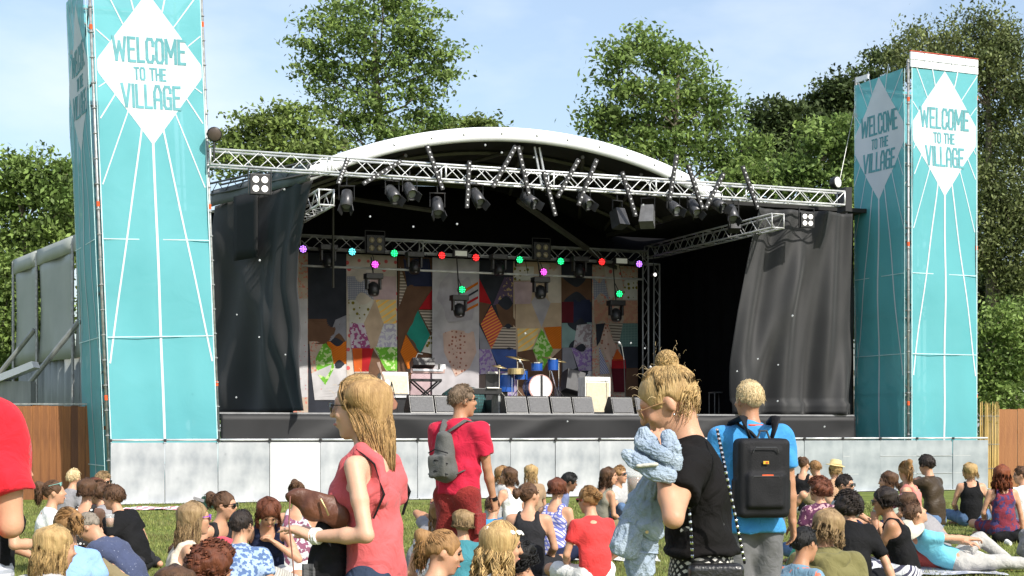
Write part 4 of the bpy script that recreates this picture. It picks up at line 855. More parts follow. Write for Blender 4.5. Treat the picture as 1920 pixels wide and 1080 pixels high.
for (x, y, z, r_) in ((-.50, .15, 1.02, .30), (.62, .2, .98, .2), (.5, .5, 1.05, .22), (-1.0, .1, .80, .2)):
    MB().lathe([(r_, 0), (r_ * .5, .02), (.04, .03), (.03, .05), (.0, .055)], c=(x, y, z), n=22, axis=(.12, -.2, 1)).build('cymbal', M_brass, t, smooth=True)
    b = MB().tube((x, y, 0.02), (x, y, z), .011, 6)
    for k in range(3): b.tube((x, y, .25), (x + .22 * math.cos(k * 2.1), y + .22 * math.sin(k * 2.1), .01), .009, 5)
    b.build('cymbal_stand', M_chrome, t)
MB().tube((.5, -.1, .02), (.3, -.05, .75), .014, 6).build('tom_stand', M_chrome, t); MB().tube((-.8, -.25, .02), (-.72, -.05, .62), .012, 6).build('snare_stand', M_chrome, t)
t = st('pedal_board', 'yellow trimmed effects pedals on the stage floor right of the drums', 'pedal', UU(1066, 32.9), 32.9, DECK); MB().box((0, 0, .08), (.3, .2, .14)).build('board', M_black, t); 
for k in range(3): MB().box((-.09 + k * .09, -.03, .17), (.06, .1, .05)).build('pedal', mat('yellow pedal', (.6, .5, .05), .4, scale=8), t)
t = st('stage_chair', 'pale framed stool at the dark right side of the stage', 'stool', UU(1340, 35), 35, DECK)
b = MB(); 
for x in (0, .3):
    for y in (0, .3): b.tube((x, y, 0), (x, y, .62), .014, 6)
b.box((.15, .15, .62), (.34, .34, .03)); b.build('frame', M_galv, t)
# ------------------------------------------------------------------ soap bubbles
M_bub = mat('soap film', (.9, .92, .95), .05, 0, scale=4, alpha=.35, spec=1)
bub = MB().ball((0, 0, 0), .017, 12).mesh('soap_bubble', True)
BB = [(487, 488), (444, 590), (535, 665), (486, 632), (443, 745), (694, 406), (775, 425), (857, 420), (1486, 592), (1459, 684), (1382, 696), (1421, 673), (1458, 752), (1546, 800), (893, 800), (917, 797), (904, 815), (1064, 790), (1183, 643), (1209, 653), (985, 625), (1206, 384), (533, 355), (910, 272), (941, 286), (1001, 295)]
ordn = ord_ + ['fifteenth', 'sixteenth', 'seventeenth', 'eighteenth', 'nineteenth', 'twentieth'] + ['twenty-' + k for k in ord_[:9]]
rank = {i: r for r, i in enumerate(sorted(range(len(BB)), key=lambda i: BB[i][0]))}
for i, (px, py) in enumerate(BB):
    Z = 22 + (i * 7 % 8); o = link('soap_bubble', bub, None, P(px, py, Z), mat=M_bub)
    wh = 'before the left scrim' if px < 550 else ('before the right scrim' if px > 1370 else ('before the stage skirt' if py > 780 else ('before the patchwork banners' if py > 600 else 'before the dark stage roof')))
    setp(o, 'tiny soap bubble floating %s, %s bubble from the left' % (wh, ordn[rank[i]]), 'bubble', 'soap bubbles in the air')
# ================================================================== figures: smooth bodies from a signed distance field
BIG = 1.0
class SDF:
    def __init__(s): s.p = []
    def cap(s, a, b, ra, rb, k=.03, ax=None, w=1.0, tag='', op='u'):
        s.p.append(('c', np.array(a, float), np.array(b, float), ra, rb, k, None if ax is None else np.array(ax, float), w, tag, op)); return s
    def ell(s, c, r, k=.02, rot=None, tag='', op='u'):
        s.p.append(('e', np.array(c, float), np.array(r, float), None if rot is None else np.array(rot, float), None, k, None, max(r), tag, op)); return s
    def box(s, c, h, rr, k=.01, rot=None, tag='', op='u'):
        s.p.append(('b', np.array(c, float), np.array(h, float), None if rot is None else np.array(rot, float), rr, k, None, 1, tag, op)); return s
    def bounds(s, p):
        if p[0] == 'c':
            R_ = max(p[3], p[4]) * max(1, p[7]); return np.minimum(p[1], p[2]) - R_, np.maximum(p[1], p[2]) + R_
        if p[0] == 'e': R_ = max(p[2]); return p[1] - R_, p[1] + R_
        R_ = float(np.linalg.norm(p[2])) + p[4]; return p[1] - R_, p[1] + R_
    def mesh(s, name, h, mat_, parent, inflate=0, noise=None, clip=None):
        los, his = zip(*[s.bounds(p) for p in s.p if p[9] == 'u'])
        pad = 3 * h + inflate + (.02 if noise else 0)
        lo = np.min(los, 0) - pad; hi = np.max(his, 0) + pad
        n = np.ceil((hi - lo) / h).astype(int) + 1
        Fd = np.full(n, BIG, np.float32)
        gx = [(lo[i] + h * np.arange(n[i])).astype(np.float32) for i in range(3)]
        for p in s.p:
            l, u = s.bounds(p); m = p[5] + pad
            i0 = np.maximum(((l - m - lo) / h).astype(int), 0); i1 = np.minimum(((u + m - lo) / h).astype(int) + 2, n)
            if (i1 <= i0).any(): continue
            sl_ = tuple(slice(i0[i], i1[i]) for i in range(3))
            X = gx[0][sl_[0]][:, None, None] - p[1][0]; Y = gx[1][sl_[1]][None, :, None] - p[1][1]; Z = gx[2][sl_[2]][None, None, :] - p[1][2]
            if p[0] == 'c':
                b = p[2] - p[1]
                if p[6] is not None and p[7] != 1:
                    a = p[6] / (np.linalg.norm(p[6]) + 1e-9); q = (X * a[0] + Y * a[1] + Z * a[2]) * (1 - 1 / p[7])
                    X = X - q * a[0]; Y = Y - q * a[1]; Z = Z - q * a[2]; b = b - a * (b @ a) * (1 - 1 / p[7])
                bb = max(b @ b, 1e-9); t = np.clip((X * b[0] + Y * b[1] + Z * b[2]) / bb, 0, 1)
                d = np.sqrt((X - t * b[0]) ** 2 + (Y - t * b[1]) ** 2 + (Z - t * b[2]) ** 2) - (p[3] + (p[4] - p[3]) * t)
            else:
                if p[3] is not None:
                    M = p[3]; X, Y, Z = (M[0, 0] * X + M[1, 0] * Y + M[2, 0] * Z), (M[0, 1] * X + M[1, 1] * Y + M[2, 1] * Z), (M[0, 2] * X + M[1, 2] * Y + M[2, 2] * Z)
                if p[0] == 'e':
                    r = p[2]; k0 = np.sqrt((X / r[0]) ** 2 + (Y / r[1]) ** 2 + (Z / r[2]) ** 2); k1 = np.sqrt((X / r[0] ** 2) ** 2 + (Y / r[1] ** 2) ** 2 + (Z / r[2] ** 2) ** 2)
                    d = k0 * (k0 - 1) / np.maximum(k1, 1e-6)
                else:
                    hh = p[2]; qx, qy, qz = np.abs(X) - hh[0], np.abs(Y) - hh[1], np.abs(Z) - hh[2]
                    d = np.sqrt(np.maximum(qx, 0) ** 2 + np.maximum(qy, 0) ** 2 + np.maximum(qz, 0) ** 2) + np.minimum(np.maximum(qx, np.maximum(qy, qz)), 0) - p[4]
            d = d.astype(np.float32); f = Fd[sl_]; k = max(p[5], 1e-4)
            if p[9] == 'u':
                hh = np.maximum(k - np.abs(f - d), 0) / k; Fd[sl_] = np.minimum(f, d) - hh * hh * k * .25
            else:
                d = -d; hh = np.maximum(k - np.abs(f - d), 0) / k; Fd[sl_] = np.maximum(f, d) + hh * hh * k * .25
        Fd -= inflate
        if noise:
            amp, fr, sd_ = noise; X = gx[0][:, None, None]; Y = gx[1][None, :, None]; Z = gx[2][None, None, :]
            a = np.sin(X * fr + sd_ + 1.7 * np.sin(Z * fr * .6 + sd_)) * np.sin(Z * fr * .45 + Y * fr * .5 + sd_ * 2 + 1.3 * np.sin(Y * fr * .8))
            b = np.sin(Y * fr * 1.3 + Z * fr * 1.1 + sd_ * 3 + 1.5 * np.sin(X * fr * 1.1))
            Fd += amp * (a + .6 * b).astype(np.float32)
        if clip is not None: 
            X = gx[0][:, None, None]; Y = gx[1][None, :, None]; Z = gx[2][None, None, :]
            for (pt, nn) in clip: Fd = np.maximum(Fd, ((X - pt[0]) * nn[0] + (Y - pt[1]) * nn[1] + (Z - pt[2]) * nn[2]).astype(np.float32))
        return surfnet(name, Fd, lo, h, mat_, parent)
def surfnet(name, Fd, lo, h, mat_, parent):
    I = Fd < 0; nx, ny, nz = Fd.shape
    c = np.zeros((nx - 1, ny - 1, nz - 1), np.int8)
    for dx in (0, 1):
        for dy in (0, 1):
            for dz in (0, 1): c += I[dx:nx - 1 + dx, dy:ny - 1 + dy, dz:nz - 1 + dz]
    act = (c > 0) & (c < 8); ids = np.argwhere(act)
    if len(ids) == 0: return None
    idx = np.full(act.shape, -1, np.int32); idx[act] = np.arange(len(ids))
    co = {}
    for dx in (0, 1):
        for dy in (0, 1):
            for dz in (0, 1): co[(dx, dy, dz)] = Fd[ids[:, 0] + dx, ids[:, 1] + dy, ids[:, 2] + dz]
    acc = np.zeros((len(ids), 3)); cnt = np.zeros(len(ids))
    for a in co:
        for ax in range(3):
            if a[ax] == 0:
                b = list(a); b[ax] = 1; b = tuple(b); fa, fb = co[a], co[b]; m = (fa < 0) != (fb < 0)
                t = np.where(m, fa / np.where(m, fa - fb, 1), 0)
                for q in range(3): acc[:, q] += np.where(m, a[q] + (t if q == ax else 0), 0)
                cnt += m
    V = (ids + acc / cnt[:, None]) * h + lo
    Q = []
    for ax in range(3):
        o1, o2 = [(1, 2), (2, 0), (0, 1)][ax]
        sa = [slice(None)] * 3; sb = [slice(None)] * 3; sa[ax] = slice(0, -1); sb[ax] = slice(1, None)
        A_, B_ = I[tuple(sa)], I[tuple(sb)]; E = np.argwhere(A_ != B_)
        if len(E) == 0: continue
        ok = (E[:, o1] > 0) & (E[:, o2] > 0) & (E[:, o1] < Fd.shape[o1] - 1) & (E[:, o2] < Fd.shape[o2] - 1); E = E[ok]
        ins = A_[E[:, 0], E[:, 1], E[:, 2]]
        def g(a, b):
            e = E.copy(); e[:, o1] -= a; e[:, o2] -= b; return idx[e[:, 0], e[:, 1], e[:, 2]]
        q = np.stack([g(1, 1), g(0, 1), g(0, 0), g(1, 0)], 1); q[~ins] = q[~ins][:, ::-1]; Q.append(q)
    Q = np.concatenate(Q); Q = Q[(Q >= 0).all(1)]
    # one smoothing pass
    s_ = np.zeros_like(V); n_ = np.zeros(len(V))
    for a, b in ((0, 1), (1, 2), (2, 3), (3, 0)):
        for q in range(3):
            s_[:, q] += np.bincount(Q[:, a], V[Q[:, b], q], len(V)) + np.bincount(Q[:, b], V[Q[:, a], q], len(V))
        n_ += np.bincount(Q[:, a], minlength=len(V)) + np.bincount(Q[:, b], minlength=len(V))
    V = V * .5 + .5 * s_ / np.maximum(n_, 1)[:, None]
    me = bpy.data.meshes.new(name); me.vertices.add(len(V)); me.vertices.foreach_set('co', V.astype(np.float32).ravel())
    me.loops.add(Q.size); me.loops.foreach_set('vertex_index', Q.astype(np.int32).ravel())
    me.polygons.add(len(Q)); me.polygons.foreach_set('loop_start', np.arange(0, Q.size, 4, dtype=np.int32)); me.polygons.foreach_set('loop_total', np.full(len(Q), 4, np.int32))
    me.polygons.foreach_set('use_smooth', np.ones(len(Q), bool)); me.update()
    return link(name, me, parent, mat=mat_)
# ------------------------------------------------------------------ pose helpers
def rotx(a): return np.array([[1, 0, 0], [0, math.cos(a), -math.sin(a)], [0, math.sin(a), math.cos(a)]])
def roty(a): return np.array([[math.cos(a), 0, math.sin(a)], [0, 1, 0], [-math.sin(a), 0, math.cos(a)]])
def rotz(a): return np.array([[math.cos(a), -math.sin(a), 0], [math.sin(a), math.cos(a), 0], [0, 0, 1]])
def nrm(v): v = np.array(v, float); return v / (np.linalg.norm(v) + 1e-9)
def ik(S, T, l1, l2, pole):
    S = np.array(S, float); T = np.array(T, float); d = T - S; L = np.linalg.norm(d)
    if L > (l1 + l2) * .998: d = d / L * (l1 + l2) * .998; L = (l1 + l2) * .998; T = S + d
    if L < abs(l1 - l2) + .03: L = abs(l1 - l2) + .03; d = nrm(d) * L; T = S + d
    u = d / L; a = (l1 * l1 - l2 * l2 + L * L) / (2 * L); hh = math.sqrt(max(l1 * l1 - a * a, 0))
    p = np.array(pole, float); p = p - u * (p @ u); p = nrm(p)
    return S + u * a + p * hh, T
SKIN = {'fair': ((.53, .30, .19), (.46, .24, .15)), 'tan': ((.42, .22, .13), (.36, .18, .105)), 'brown': ((.20, .10, .06), (.16, .08, .045)), 'pale': ((.60, .37, .26), (.54, .31, .21))}
def skin_mat(k): return mat('skin ' + k, SKIN[k][0], .5, 0, col2=SKIN[k][1], scale=14, det=6, contrast=.9, bump=.12, bscale=140, spec=.3, sub=.10, bdist=.006)
HAIR = {'greybrown': ((.20, .14, .09), (.09, .06, .04)), 'darkblond': ((.46, .29, .125), (.22, .125, .05)), 'blond': ((.52, .36, .16), (.27, .165, .065)), 'ash': ((.36, .25, .13), (.17, .105, .05)), 'honey': ((.36, .20, .08), (.17, .09, .035)), 'brown': ((.12, .06, .03), (.05, .026, .014)), 'dark': ((.030, .02, .015), (.012, .009, .008)), 'black': ((.010, .009, .009), (.005, .005, .005)), 'red': ((.24, .065, .022), (.11, .028, .012)), 'grey': ((.30, .26, .21), (.14, .115, .09)), 'platin': ((.68, .54, .32), (.45, .33, .17)), 'auburn': ((.16, .05, .022), (.07, .022, .012))}
def hair_mat(k): return mat('hair ' + k, HAIR[k][0], .55, 0, col2=HAIR[k][1], scale=34, det=6, stretch=(1.6, 1.6, .25), contrast=.8, bump=.45, bscale=110, spec=.3, island=.55)
M_lens = mat('dark sunglass lens', (.012, .010, .010), .08, 0, scale=4, spec=.8)
M_eye = mat('eye dark', (.03, .02, .015), .2, 0, scale=4); M_lip = mat('lips', (.50, .17, .14), .4, 0, scale=9); M_teeth = mat('teeth', (.8, .78, .72), .3, scale=5)
def cloth(name, col, **k):
    d = dict(rough=.85, scale=5, det=4, contrast=.5, bump=.5, bscale=11, bdist=.035, bdis=1.2, spec=.15, sheen=.1 if max(col) > .08 else 0, col2=tuple(x * .86 for x in col)); d.update(k)
    return mat('cloth ' + name, col, **d)
class Fig:
    """one person; local frame: x right, y forward (facing), z up"""
    def __init__(s, label, px, Z, facing, group=None, h=1.0, skin='fair', vox=.012, seed=1, ground=0, gy=None, yaw_off=0, roll=0, pitch=0, zoff=0):
        s.h = h; s.vox = vox / h; s.seed = seed; s.rng = random.Random(seed)
        s.t = thing('person', label, 'person', ((px - 960) / F * Z, Z, ground + zoff), 0, group)
        s.t.rotation_euler = Euler((pitch, roll, -R(facing)), 'XYZ'); s.t.scale = (h, h, h)
        s.sk = skin_mat(skin); s.parts = {}
    def pose(s, kind='sit', lean=5, hunch=10, side=0, pel=None, twist=0, head=(0, 0, 0), lh=None, rh=None, lf=None, rf=None, lel=(-.6, -.6, -.6), rel=(.6, -.6, -.6), lk=(-.5, .3, 1), rk=(.5, .3, 1), sw=.175, curl=.5, build=1.0, belly=0, fem=True, lhd=None, rhd=None, covered=False):
        s.covered = covered
        """head=(yaw right, pitch up, roll) in degrees relative to the body's facing"""
        if pel is None: pel = (0, 0, .93) if kind == 'stand' else (0, 0, .115)
        pel = np.array(pel, float); s.build = build; s.kind = kind; s.fem = fem
        D = {'cross': dict(lf=(.12, .34, .06), rf=(-.12, .40, .06), lk=(-1, .25, .25), rk=(1, .25, .25), lh=(-.16, .28, .20), rh=(.16, .28, .20)),
             'knees': dict(lf=(-.11, .52, .06), rf=(.13, .56, .06), lh=(-.06, .42, .34), rh=(.08, .44, .34)),
             'out': dict(lf=(-.12, .84, .06), rf=(.14, .80, .06), lk=(0, 0, 1), rk=(0, 0, 1), lh=(-.2, .25, .2), rh=(.2, .25, .2)),
             'back': dict(lf=(-.12, .80, .06), rf=(.14, .66, .06), lk=(0, 0, 1), rk=(0, 0, 1), lh=(-.30, -.36, .03), rh=(.30, -.36, .03), lel=(-.2, -1, .1), rel=(.2, -1, .1)),
             'side': dict(lf=(.34, .30, .05), rf=(.46, .12, .05), lk=(-.3, .9, .2), rk=(.4, 1, .2), lh=(-.34, .0, .03), rh=(.1, .3, .2), lel=(-1, 0, 0)),
             'stand': dict(lf=(-.10, .0, .075), rf=(.10, .03, .075), lk=(0, 1, 0), rk=(0, 1, 0), lh=(-.25, .06, .80), rh=(.25, .06, .80), lel=(-.3, -1, 0), rel=(.3, -1, 0)),
             'kneel': dict(lf=(-.11, -.40, .07), rf=(.11, -.40, .07), lk=(0, 1, 0), rk=(0, 1, 0), lh=(-.2, .3, .62), rh=(.2, .3, .62))}[kind]
        if kind == 'kneel' : pel = np.array((0, 0, .50))
        lf, rf = lf or D['lf'], rf or D['rf']; lh, rh = lh or D['lh'], rh or D['rh']
        if 'lk' in D and lk == (-.5, .3, 1): lk = D['lk']
        if 'rk' in D and rk == (.5, .3, 1): rk = D['rk']
        if 'lel' in D and lel == (-.6, -.6, -.6): lel = D['lel']
        if 'rel' in D and rel == (.6, -.6, -.6): rel = D['rel']
        Rl = lambda a, tw=0: rotz(-R(twist) * tw) @ roty(R(side)) @ rotx(-R(a))
        base = -8 if kind in ('cross', 'knees', 'out') else 0
        R1, R2, R3 = Rl(lean + base, .2), Rl(lean + hunch * .5, .6), Rl(lean + hunch, 1)
        up = np.array([0, 0, 1.])
        waist = pel + R1 @ up * .19; chest = waist + R2 @ up * .19; nb = chest + R3 @ up * .135
        s.R = (R1, R2, R3); s.pel, s.waist, s.chest, s.nb = pel, waist, chest, nb
        rt = R3 @ np.array([1., 0, 0]); fw = R3 @ np.array([0, 1., 0]); s.rt, s.fw = rt, fw
        Ls = nb - rt * sw + R3 @ up * -.03; Rs = nb + rt * sw + R3 @ up * -.03
        hr = R1 @ np.array([1., 0, 0]); Lh_, Rh_ = pel - hr * .088, pel + hr * .088
        le, lw = ik(Ls, lh, .285, .25, R3 @ np.array(lel)); re, rw = ik(Rs, rh, .285, .25, R3 @ np.array(rel))
        lkn, lan = ik(Lh_, lf, .43, .42, lk); rkn, ran = ik(Rh_, rf, .43, .42, rk)
        s.J = dict(Ls=Ls, Rs=Rs, le=le, lw=lw, re=re, rw=rw, Lh=Lh_, Rh=Rh_, lkn=lkn, lan=lan, rkn=rkn, ran=ran)
        neckd = nrm(R3 @ up * .6 + up * .5 + R3 @ np.array([0, 1., 0]) * .15)
        nt_ = nb + neckd * .085
        HM = rotz(-R(head[0] + twist * .0)) @ roty(R(head[2])) @ rotx(R(head[1])); s.HM = HM
        hc = nt_ + up * .045 + HM @ np.array([0, .025, .065]); s.hc = hc
        S = SDF(); b = build; s.S = S
        cw = 1.42 if fem else 1.55
        S.cap(pel + R1 @ up * -.01, pel + R1 @ up * .06, .112 * b, .108 * b, .05, hr, 1.38 if fem else 1.22, 'pelvis')
        S.cap(pel + R1 @ up * .08, waist, .094 * b, .084 * b + belly, .05, hr, 1.28 if fem else 1.42, 'belly')
        S.cap(waist, chest, .086 * b, .096 * b, .05, R2 @ np.array([1., 0, 0]), 1.35 if fem else cw, 'chest')
        S.cap(Ls + rt * .045 - R3 @ up * .01, Rs - rt * .045 - R3 @ up * .01, .056 * b, .056 * b, .05, tag='yoke')
        S.cap(chest, nb - R3 @ up * .045, .094 * b, .058 * b, .05, rt, 1.5, 'chest')
        if fem:
            for q in (-1, 1): S.ell(chest + rt * q * .075 + fw * .085 + R3 @ up * -.01, (.062, .055, .062), .04, tag='chest')
        else: S.ell(chest + fw * .05, (.13, .06, .09), .06, rot=R3, tag='chest')
        S.cap(nb - neckd * .03 - fw * .01, nb + neckd * .03 - fw * .008, .075 * b, .054, .05, rt, 1.1, 'trap')
        S.cap(nb - neckd * .01, hc + HM @ np.array([0, -.025, -.06]), .055, .05, .03, tag='neck')
        hb = b if b > 1 else 1
        # head
        s.hd(S)
        for sd_, sh, el, wr, hd_ in ((-1, Ls, le, lw, lhd), (1, Rs, re, rw, rhd)):
            r0 = .043 if fem else .052
            S.cap(sh, sh + (el - sh) * .5, r0 * b, (r0 - .004) * b, .03, tag='arm1'); S.cap(sh + (el - sh) * .5, el, (r0 - .005) * b, .033 * b, .015, tag='arm2')
            S.cap(el, el + (wr - el) * .35, .033 * b, .036 * b, .015, tag='fore'); S.cap(el + (wr - el) * .35, wr, .036 * b, .024 * b, .015, tag='fore')
            d = nrm(wr - el) if hd_ is None else nrm(hd_); s.hand(S, wr, d, sd_, curl)
        for hp, kn, an, sd_ in ((Lh_, lkn, lan, -1), (Rh_, rkn, ran, 1)):
            r0 = .088 * (b + .03 if fem else b)
            c_ = .42 if s.covered else 1      # legs wholly inside trousers stay slim
            S.cap(hp, hp + (kn - hp) * .5, r0 * c_, r0 * .86 * c_, .05 * c_, tag='thigh1'); S.cap(hp + (kn - hp) * .5, kn, r0 * .86 * c_, .058 * b * c_, .03 * c_, tag='thigh2')
            S.cap(kn, kn + (an - kn) * .35, .054 * b * c_, .056 * b * c_, .03 * c_, tag='shin1'); S.cap(kn + (an - kn) * .35, an, .056 * b * c_, .035, .02, tag='shin2')
            f = np.array([0, 1., 0]) if kind != 'kneel' else np.array([0, -.9, .1])
            sh_ = nrm(an - kn); f = nrm(f - sh_ * (f @ sh_) * .8 + np.array([sd_ * .12, 0, 0]))
            if kind in ('out', 'back'): f = nrm(np.array([sd_ * .2, .5, .9]))
            if kind == 'cross': f = nrm(np.array([-sd_ * .9, .5, 0]))
            S.cap(an - f * .045 - np.array([0, 0, .02]), an + f * .15 - np.array([0, 0, .035 if kind not in ('out', 'back') else 0]), .036, .025, .02, tag='foot')
        return s
    def H(s, x, y, z): return s.hc + s.HM @ np.array([x, y, z])
    def hd(s, S):
        M = s.HM
        S.ell(s.H(0, -.012, .03), (.074, .096, .092), .02, rot=M, tag='head')
        S.ell(s.H(0, .03, -.035), (.056, .060, .076), .03, rot=M, tag='head')
        S.ell(s.H(0, .062, -.098), (.022, .020, .018), .025, rot=M, tag='head')
        S.cap(s.H(-.028, .078, .038), s.H(.028, .078, .038), .012, .012, .02, tag='head')
        S.cap(s.H(0, .084, .028), s.H(0, .108, -.016), .009, .0135, .014, tag='head')
        S.ell(s.H(0, .088, -.055), (.024, .012, .014), .012, rot=M, tag='head')
        for q in (-1, 1):
            S.ell(s.H(q * .036, .074, -.018), (.020, .016, .018), .02, rot=M, tag='head')
            S.ell(s.H(q * .075, -.006, -.004), (.010, .018, .031), .008, rot=M, tag='head')
            S.ell(s.H(q * .031, .099, .016), (.016, .014, .011), .012, rot=M, tag='head', op='s')
    def hand(s, S, wr, d, sd_, curl):
        # palm, four fingers and a thumb; palm faces inward/down
        side = nrm(np.cross(d, [0, 0, 1.])) if abs(d[2]) < .9 else np.array([0, 1., 0]) * -sd_
        side = side * 1.0
        n = nrm(np.cross(side, d));
        if n[2] > 0: n = -n
        if abs(d[2]) >= .9: n = np.array([-sd_, 0, 0.]); n = nrm(n - d * (n @ d)); side = nrm(np.cross(n, d)); 
        side_t = side if (side @ np.array([0, 1., 0]) > 0 if abs(d[2]) >= .9 else side @ np.array([-sd_, 0, 0.]) > 0) else -side
        pc = wr + d * .085
        S.cap(wr, pc, .021, .019, .015, side_t, 1.75, 'hand')
        for i, (o, l) in enumerate(((.033, .070), (.011, .080), (-.011, .075), (-.031, .058))):
            a = wr + d * .082 + side_t * o; c = curl
            b1 = a + (d * math.cos(c * .8) + n * math.sin(c * .8)) * l * .52; b2 = b1 + (d * math.cos(c * 2.0) + n * math.sin(c * 2.0)) * l * .50
            e_ = max(0, s.vox - .012) * .6; S.cap(a, b1, .0088 + e_, .0082 + e_, .004, tag='hand'); S.cap(b1, b2, .0082 + e_, .0070 + e_, .003, tag='hand')
        a = wr + d * .025 + side_t * .025; b1 = a + nrm(d * .6 + side_t * .7 + n * .3) * .045; b2 = b1 + nrm(d + side_t * .2 + n * .4) * .034
        S.cap(a, b1, .013, .011, .01, tag='hand'); S.cap(b1, b2, .011, .0085, .005, tag='hand')
    def body(s): return s.S.mesh('body', s.vox, s.sk, s.t)
    def sub(s, tags):
        o = SDF(); o.p = [p for p in s.S.p if p[8] in tags]; return o
    def limb(s, o, a, b, f, r1, r2, tag='sl', k=.04):
        a, b = s.J[a], s.J[b]; o.cap(a, a + (b - a) * f, r1, r2, k, tag=tag); return o
    def cuff(s, o, a, c, f, r1, r2, k=.02):
        A_, B_ = s.J[a], s.J[c]; d = nrm(B_ - A_); e = A_ + (B_ - A_) * f
        o.cap(A_, e + d * .05, r1, r2, k, tag='sl'); x = nrm(np.cross(d, [.3, .2, .9])); y = np.cross(d, x)
        o.box(e + d * .09, (.12, .12, .085), .004, .006, rot=np.stack([x, y, d], 1), op='s'); return o
    def garment(s, name, m, kind, inf=.011, sleeve=.55, fold=.0045, hem=0, vox=None):
        """kind: tee, tank, long, trousers, shorts, skirt, dress"""
        b = s.build; up = np.array([0, 0, 1.]); R1, R2, R3 = s.R
        vox = vox or (s.vox * 1.3 if s.vox > .010 else s.vox * 1.1); fr = s.rng.uniform(24, 32); nz_ = (fold, fr, s.seed * 1.7)
        if kind in ('tee', 'tank', 'long', 'dress'):
            o = SDF(); r0 = .044 if s.fem else .050
            if kind == 'tee':
                for a, c in (('Ls', 'le'), ('Rs', 're')): s.cuff(o, a, c, sleeve, (r0 + .002) * b, (r0 + .006) * b)
            if kind == 'long':
                for a, e, c in (('Ls', 'le', 'lw'), ('Rs', 're', 'rw')): s.limb(o, a, e, 1, (r0 + .004) * b, .045 * b, k=.02); s.cuff(o, e, c, .92, .045 * b, .036 * b)
            hr1 = R1 @ np.array([1., 0, 0]); lo_ = s.pel + R1 @ up * (.0 - hem)
            o.cap(lo_ - R1 @ up * .04, s.waist, (.118 + (.012 if hem > 0 else 0)) * b, .092 * b, .04, hr1, 1.34 if s.fem else 1.26, 'x')
            o.box(lo_ - R1 @ up * .14, (.4, .3, .09), .005, .008, rot=R1, op='s')
            if kind in ('tee', 'long'): o.cap(s.nb - R3 @ up * .05, s.nb - R3 @ up * .002 - s.fw * .008, .074 * b, .060 * b, .03, s.rt, 1.25, 'x')
            o.p += s.sub(('belly', 'chest') + (('yoke',) if kind != 'tank' and kind != 'dress' else ())).p
            if kind in ('tank', 'dress'):
                for q, k_ in ((-1, 'Ls'), (1, 'Rs')): o.ell(s.J[k_] + s.rt * q * .015 + R3 @ up * -.01, (.078, .105, .105), .04, rot=R3, op='s')
                o.ell(s.nb + R3 @ up * .02, (.085, .16, .085), .02, rot=R3, op='s')
                for q in (-1, 1):
                    sp_ = [s.nb + s.rt * q * x_ + s.fw * y_ + R3 @ up * z_ for x_, y_, z_ in ((.10, -.075, -.17), (.092, -.085, -.10), (.086, -.062, -.018), (.084, -.004, .026), (.088, .058, -.02), (.095, .085, -.10))]
                    for a_, b_ in zip(sp_, sp_[1:]): o.cap(a_, b_, .017, .017, .012, tag='x')
            if hem < -.05: o.box(lo_ - R1 @ up * .14, (.26, .26, .09), .005, .008, rot=R1, op='s')
            clip = []
            return o.mesh(name, vox or s.vox, m, s.t, inflate=inf, noise=nz_)
        o = SDF(); hr = R1 @ np.array([1., 0, 0])
        f = {'trousers': 1, 'shorts': .85 if sleeve == .55 else sleeve, 'skirt': .75 if sleeve == .55 else sleeve}[kind]
        for a, c, e in (('Lh', 'lkn', 'lan'), ('Rh', 'rkn', 'ran')):
            k = .05 if kind != 'skirt' else .14
            if kind == 'trousers': s.limb(o, a, c, 1, .090 * b, .062 * b, k=k)
            else: s.cuff(o, a, c, f, .090 * b, .080 * b, k=k)
            if kind == 'trousers': s.limb(o, c, e, .94, .062 * b, .046, k=.02)
        o.cap(s.pel + R1 @ up * -.01, s.pel + R1 @ up * (.085 + hem), .110 * b, .100 * b, .05, hr, 1.38 if s.fem else 1.26, 'x')
        return o.mesh(name, vox or s.vox, m, s.t, inflate=inf, noise=nz_)
    # ---------------- hair
    def sph(s, az, ph, gr=1.0):     # az 0 = front, + = right; ph from crown
        return s.H(.080 * gr * math.sin(ph) * math.sin(az), -.012 + .103 * gr * math.sin(ph) * math.cos(az), .03 + .099 * gr * math.cos(ph))
    def hair(s, col, style='short', length=.3, n=110, wave=.008, rr=.0055, tie=(math.pi, .9), bulk=.006, name='hair', gather=.0, sides=4):
        m = hair_mat(col); M = s.HM; rg = s.rng; vox = min(s.vox, .0115 if s.vox > .01 else .009); far = s.vox > .010
        if far: sides = 3
        if style in ('long', 'bob') and s.vox > .0099: n = int(n * 1.5); rr *= .62; wave *= .7
        o = SDF(); down = np.array([0, 0, -1.])
        back = M @ np.array([0, -1., 0]); back = nrm(back - down * (back @ down)) if abs(back[2]) < .95 else back
        o.ell(s.H(0, -.016, .036), (.079 + bulk, .099 + bulk, .095 + bulk), .02, rot=M)
        if style in ('bob', 'long', 'curly'):
            L = length
            for a, w_ in ((math.pi, 1.0), (math.pi * .72, .8), (-math.pi * .72, .8), (math.pi * .52, .45), (-math.pi * .52, .45)):
                p = s.sph(a, 1.25, .92); q = p + down * L * w_ * .9 + nrm(p - s.hc) * .008 + back * .01; q[:2] += ((s.nb + back * .08)[:2] - q[:2]) * gather
                o.cap(p, q, .036, .012 if style != 'curly' else .05, .05)
        if style == 'pony':
            T = s.sph(tie[0], tie[1], 1.12); q = T + back * .05 + down * length * .5; o.cap(T, T + back * .05 - down * 0, .022, .032, .02); o.cap(T + back * .05, q, .032, .03, .03); o.cap(q, q + down * length * .5, .03, .008, .03)
        if style == 'bun': 
            T = s.sph(tie[0], tie[1], 1.17); o.ell(T, (.036, .036, .032), .012); o.ell(T + nrm(T - s.hc) * .012, (.028, .028, .026), .01)
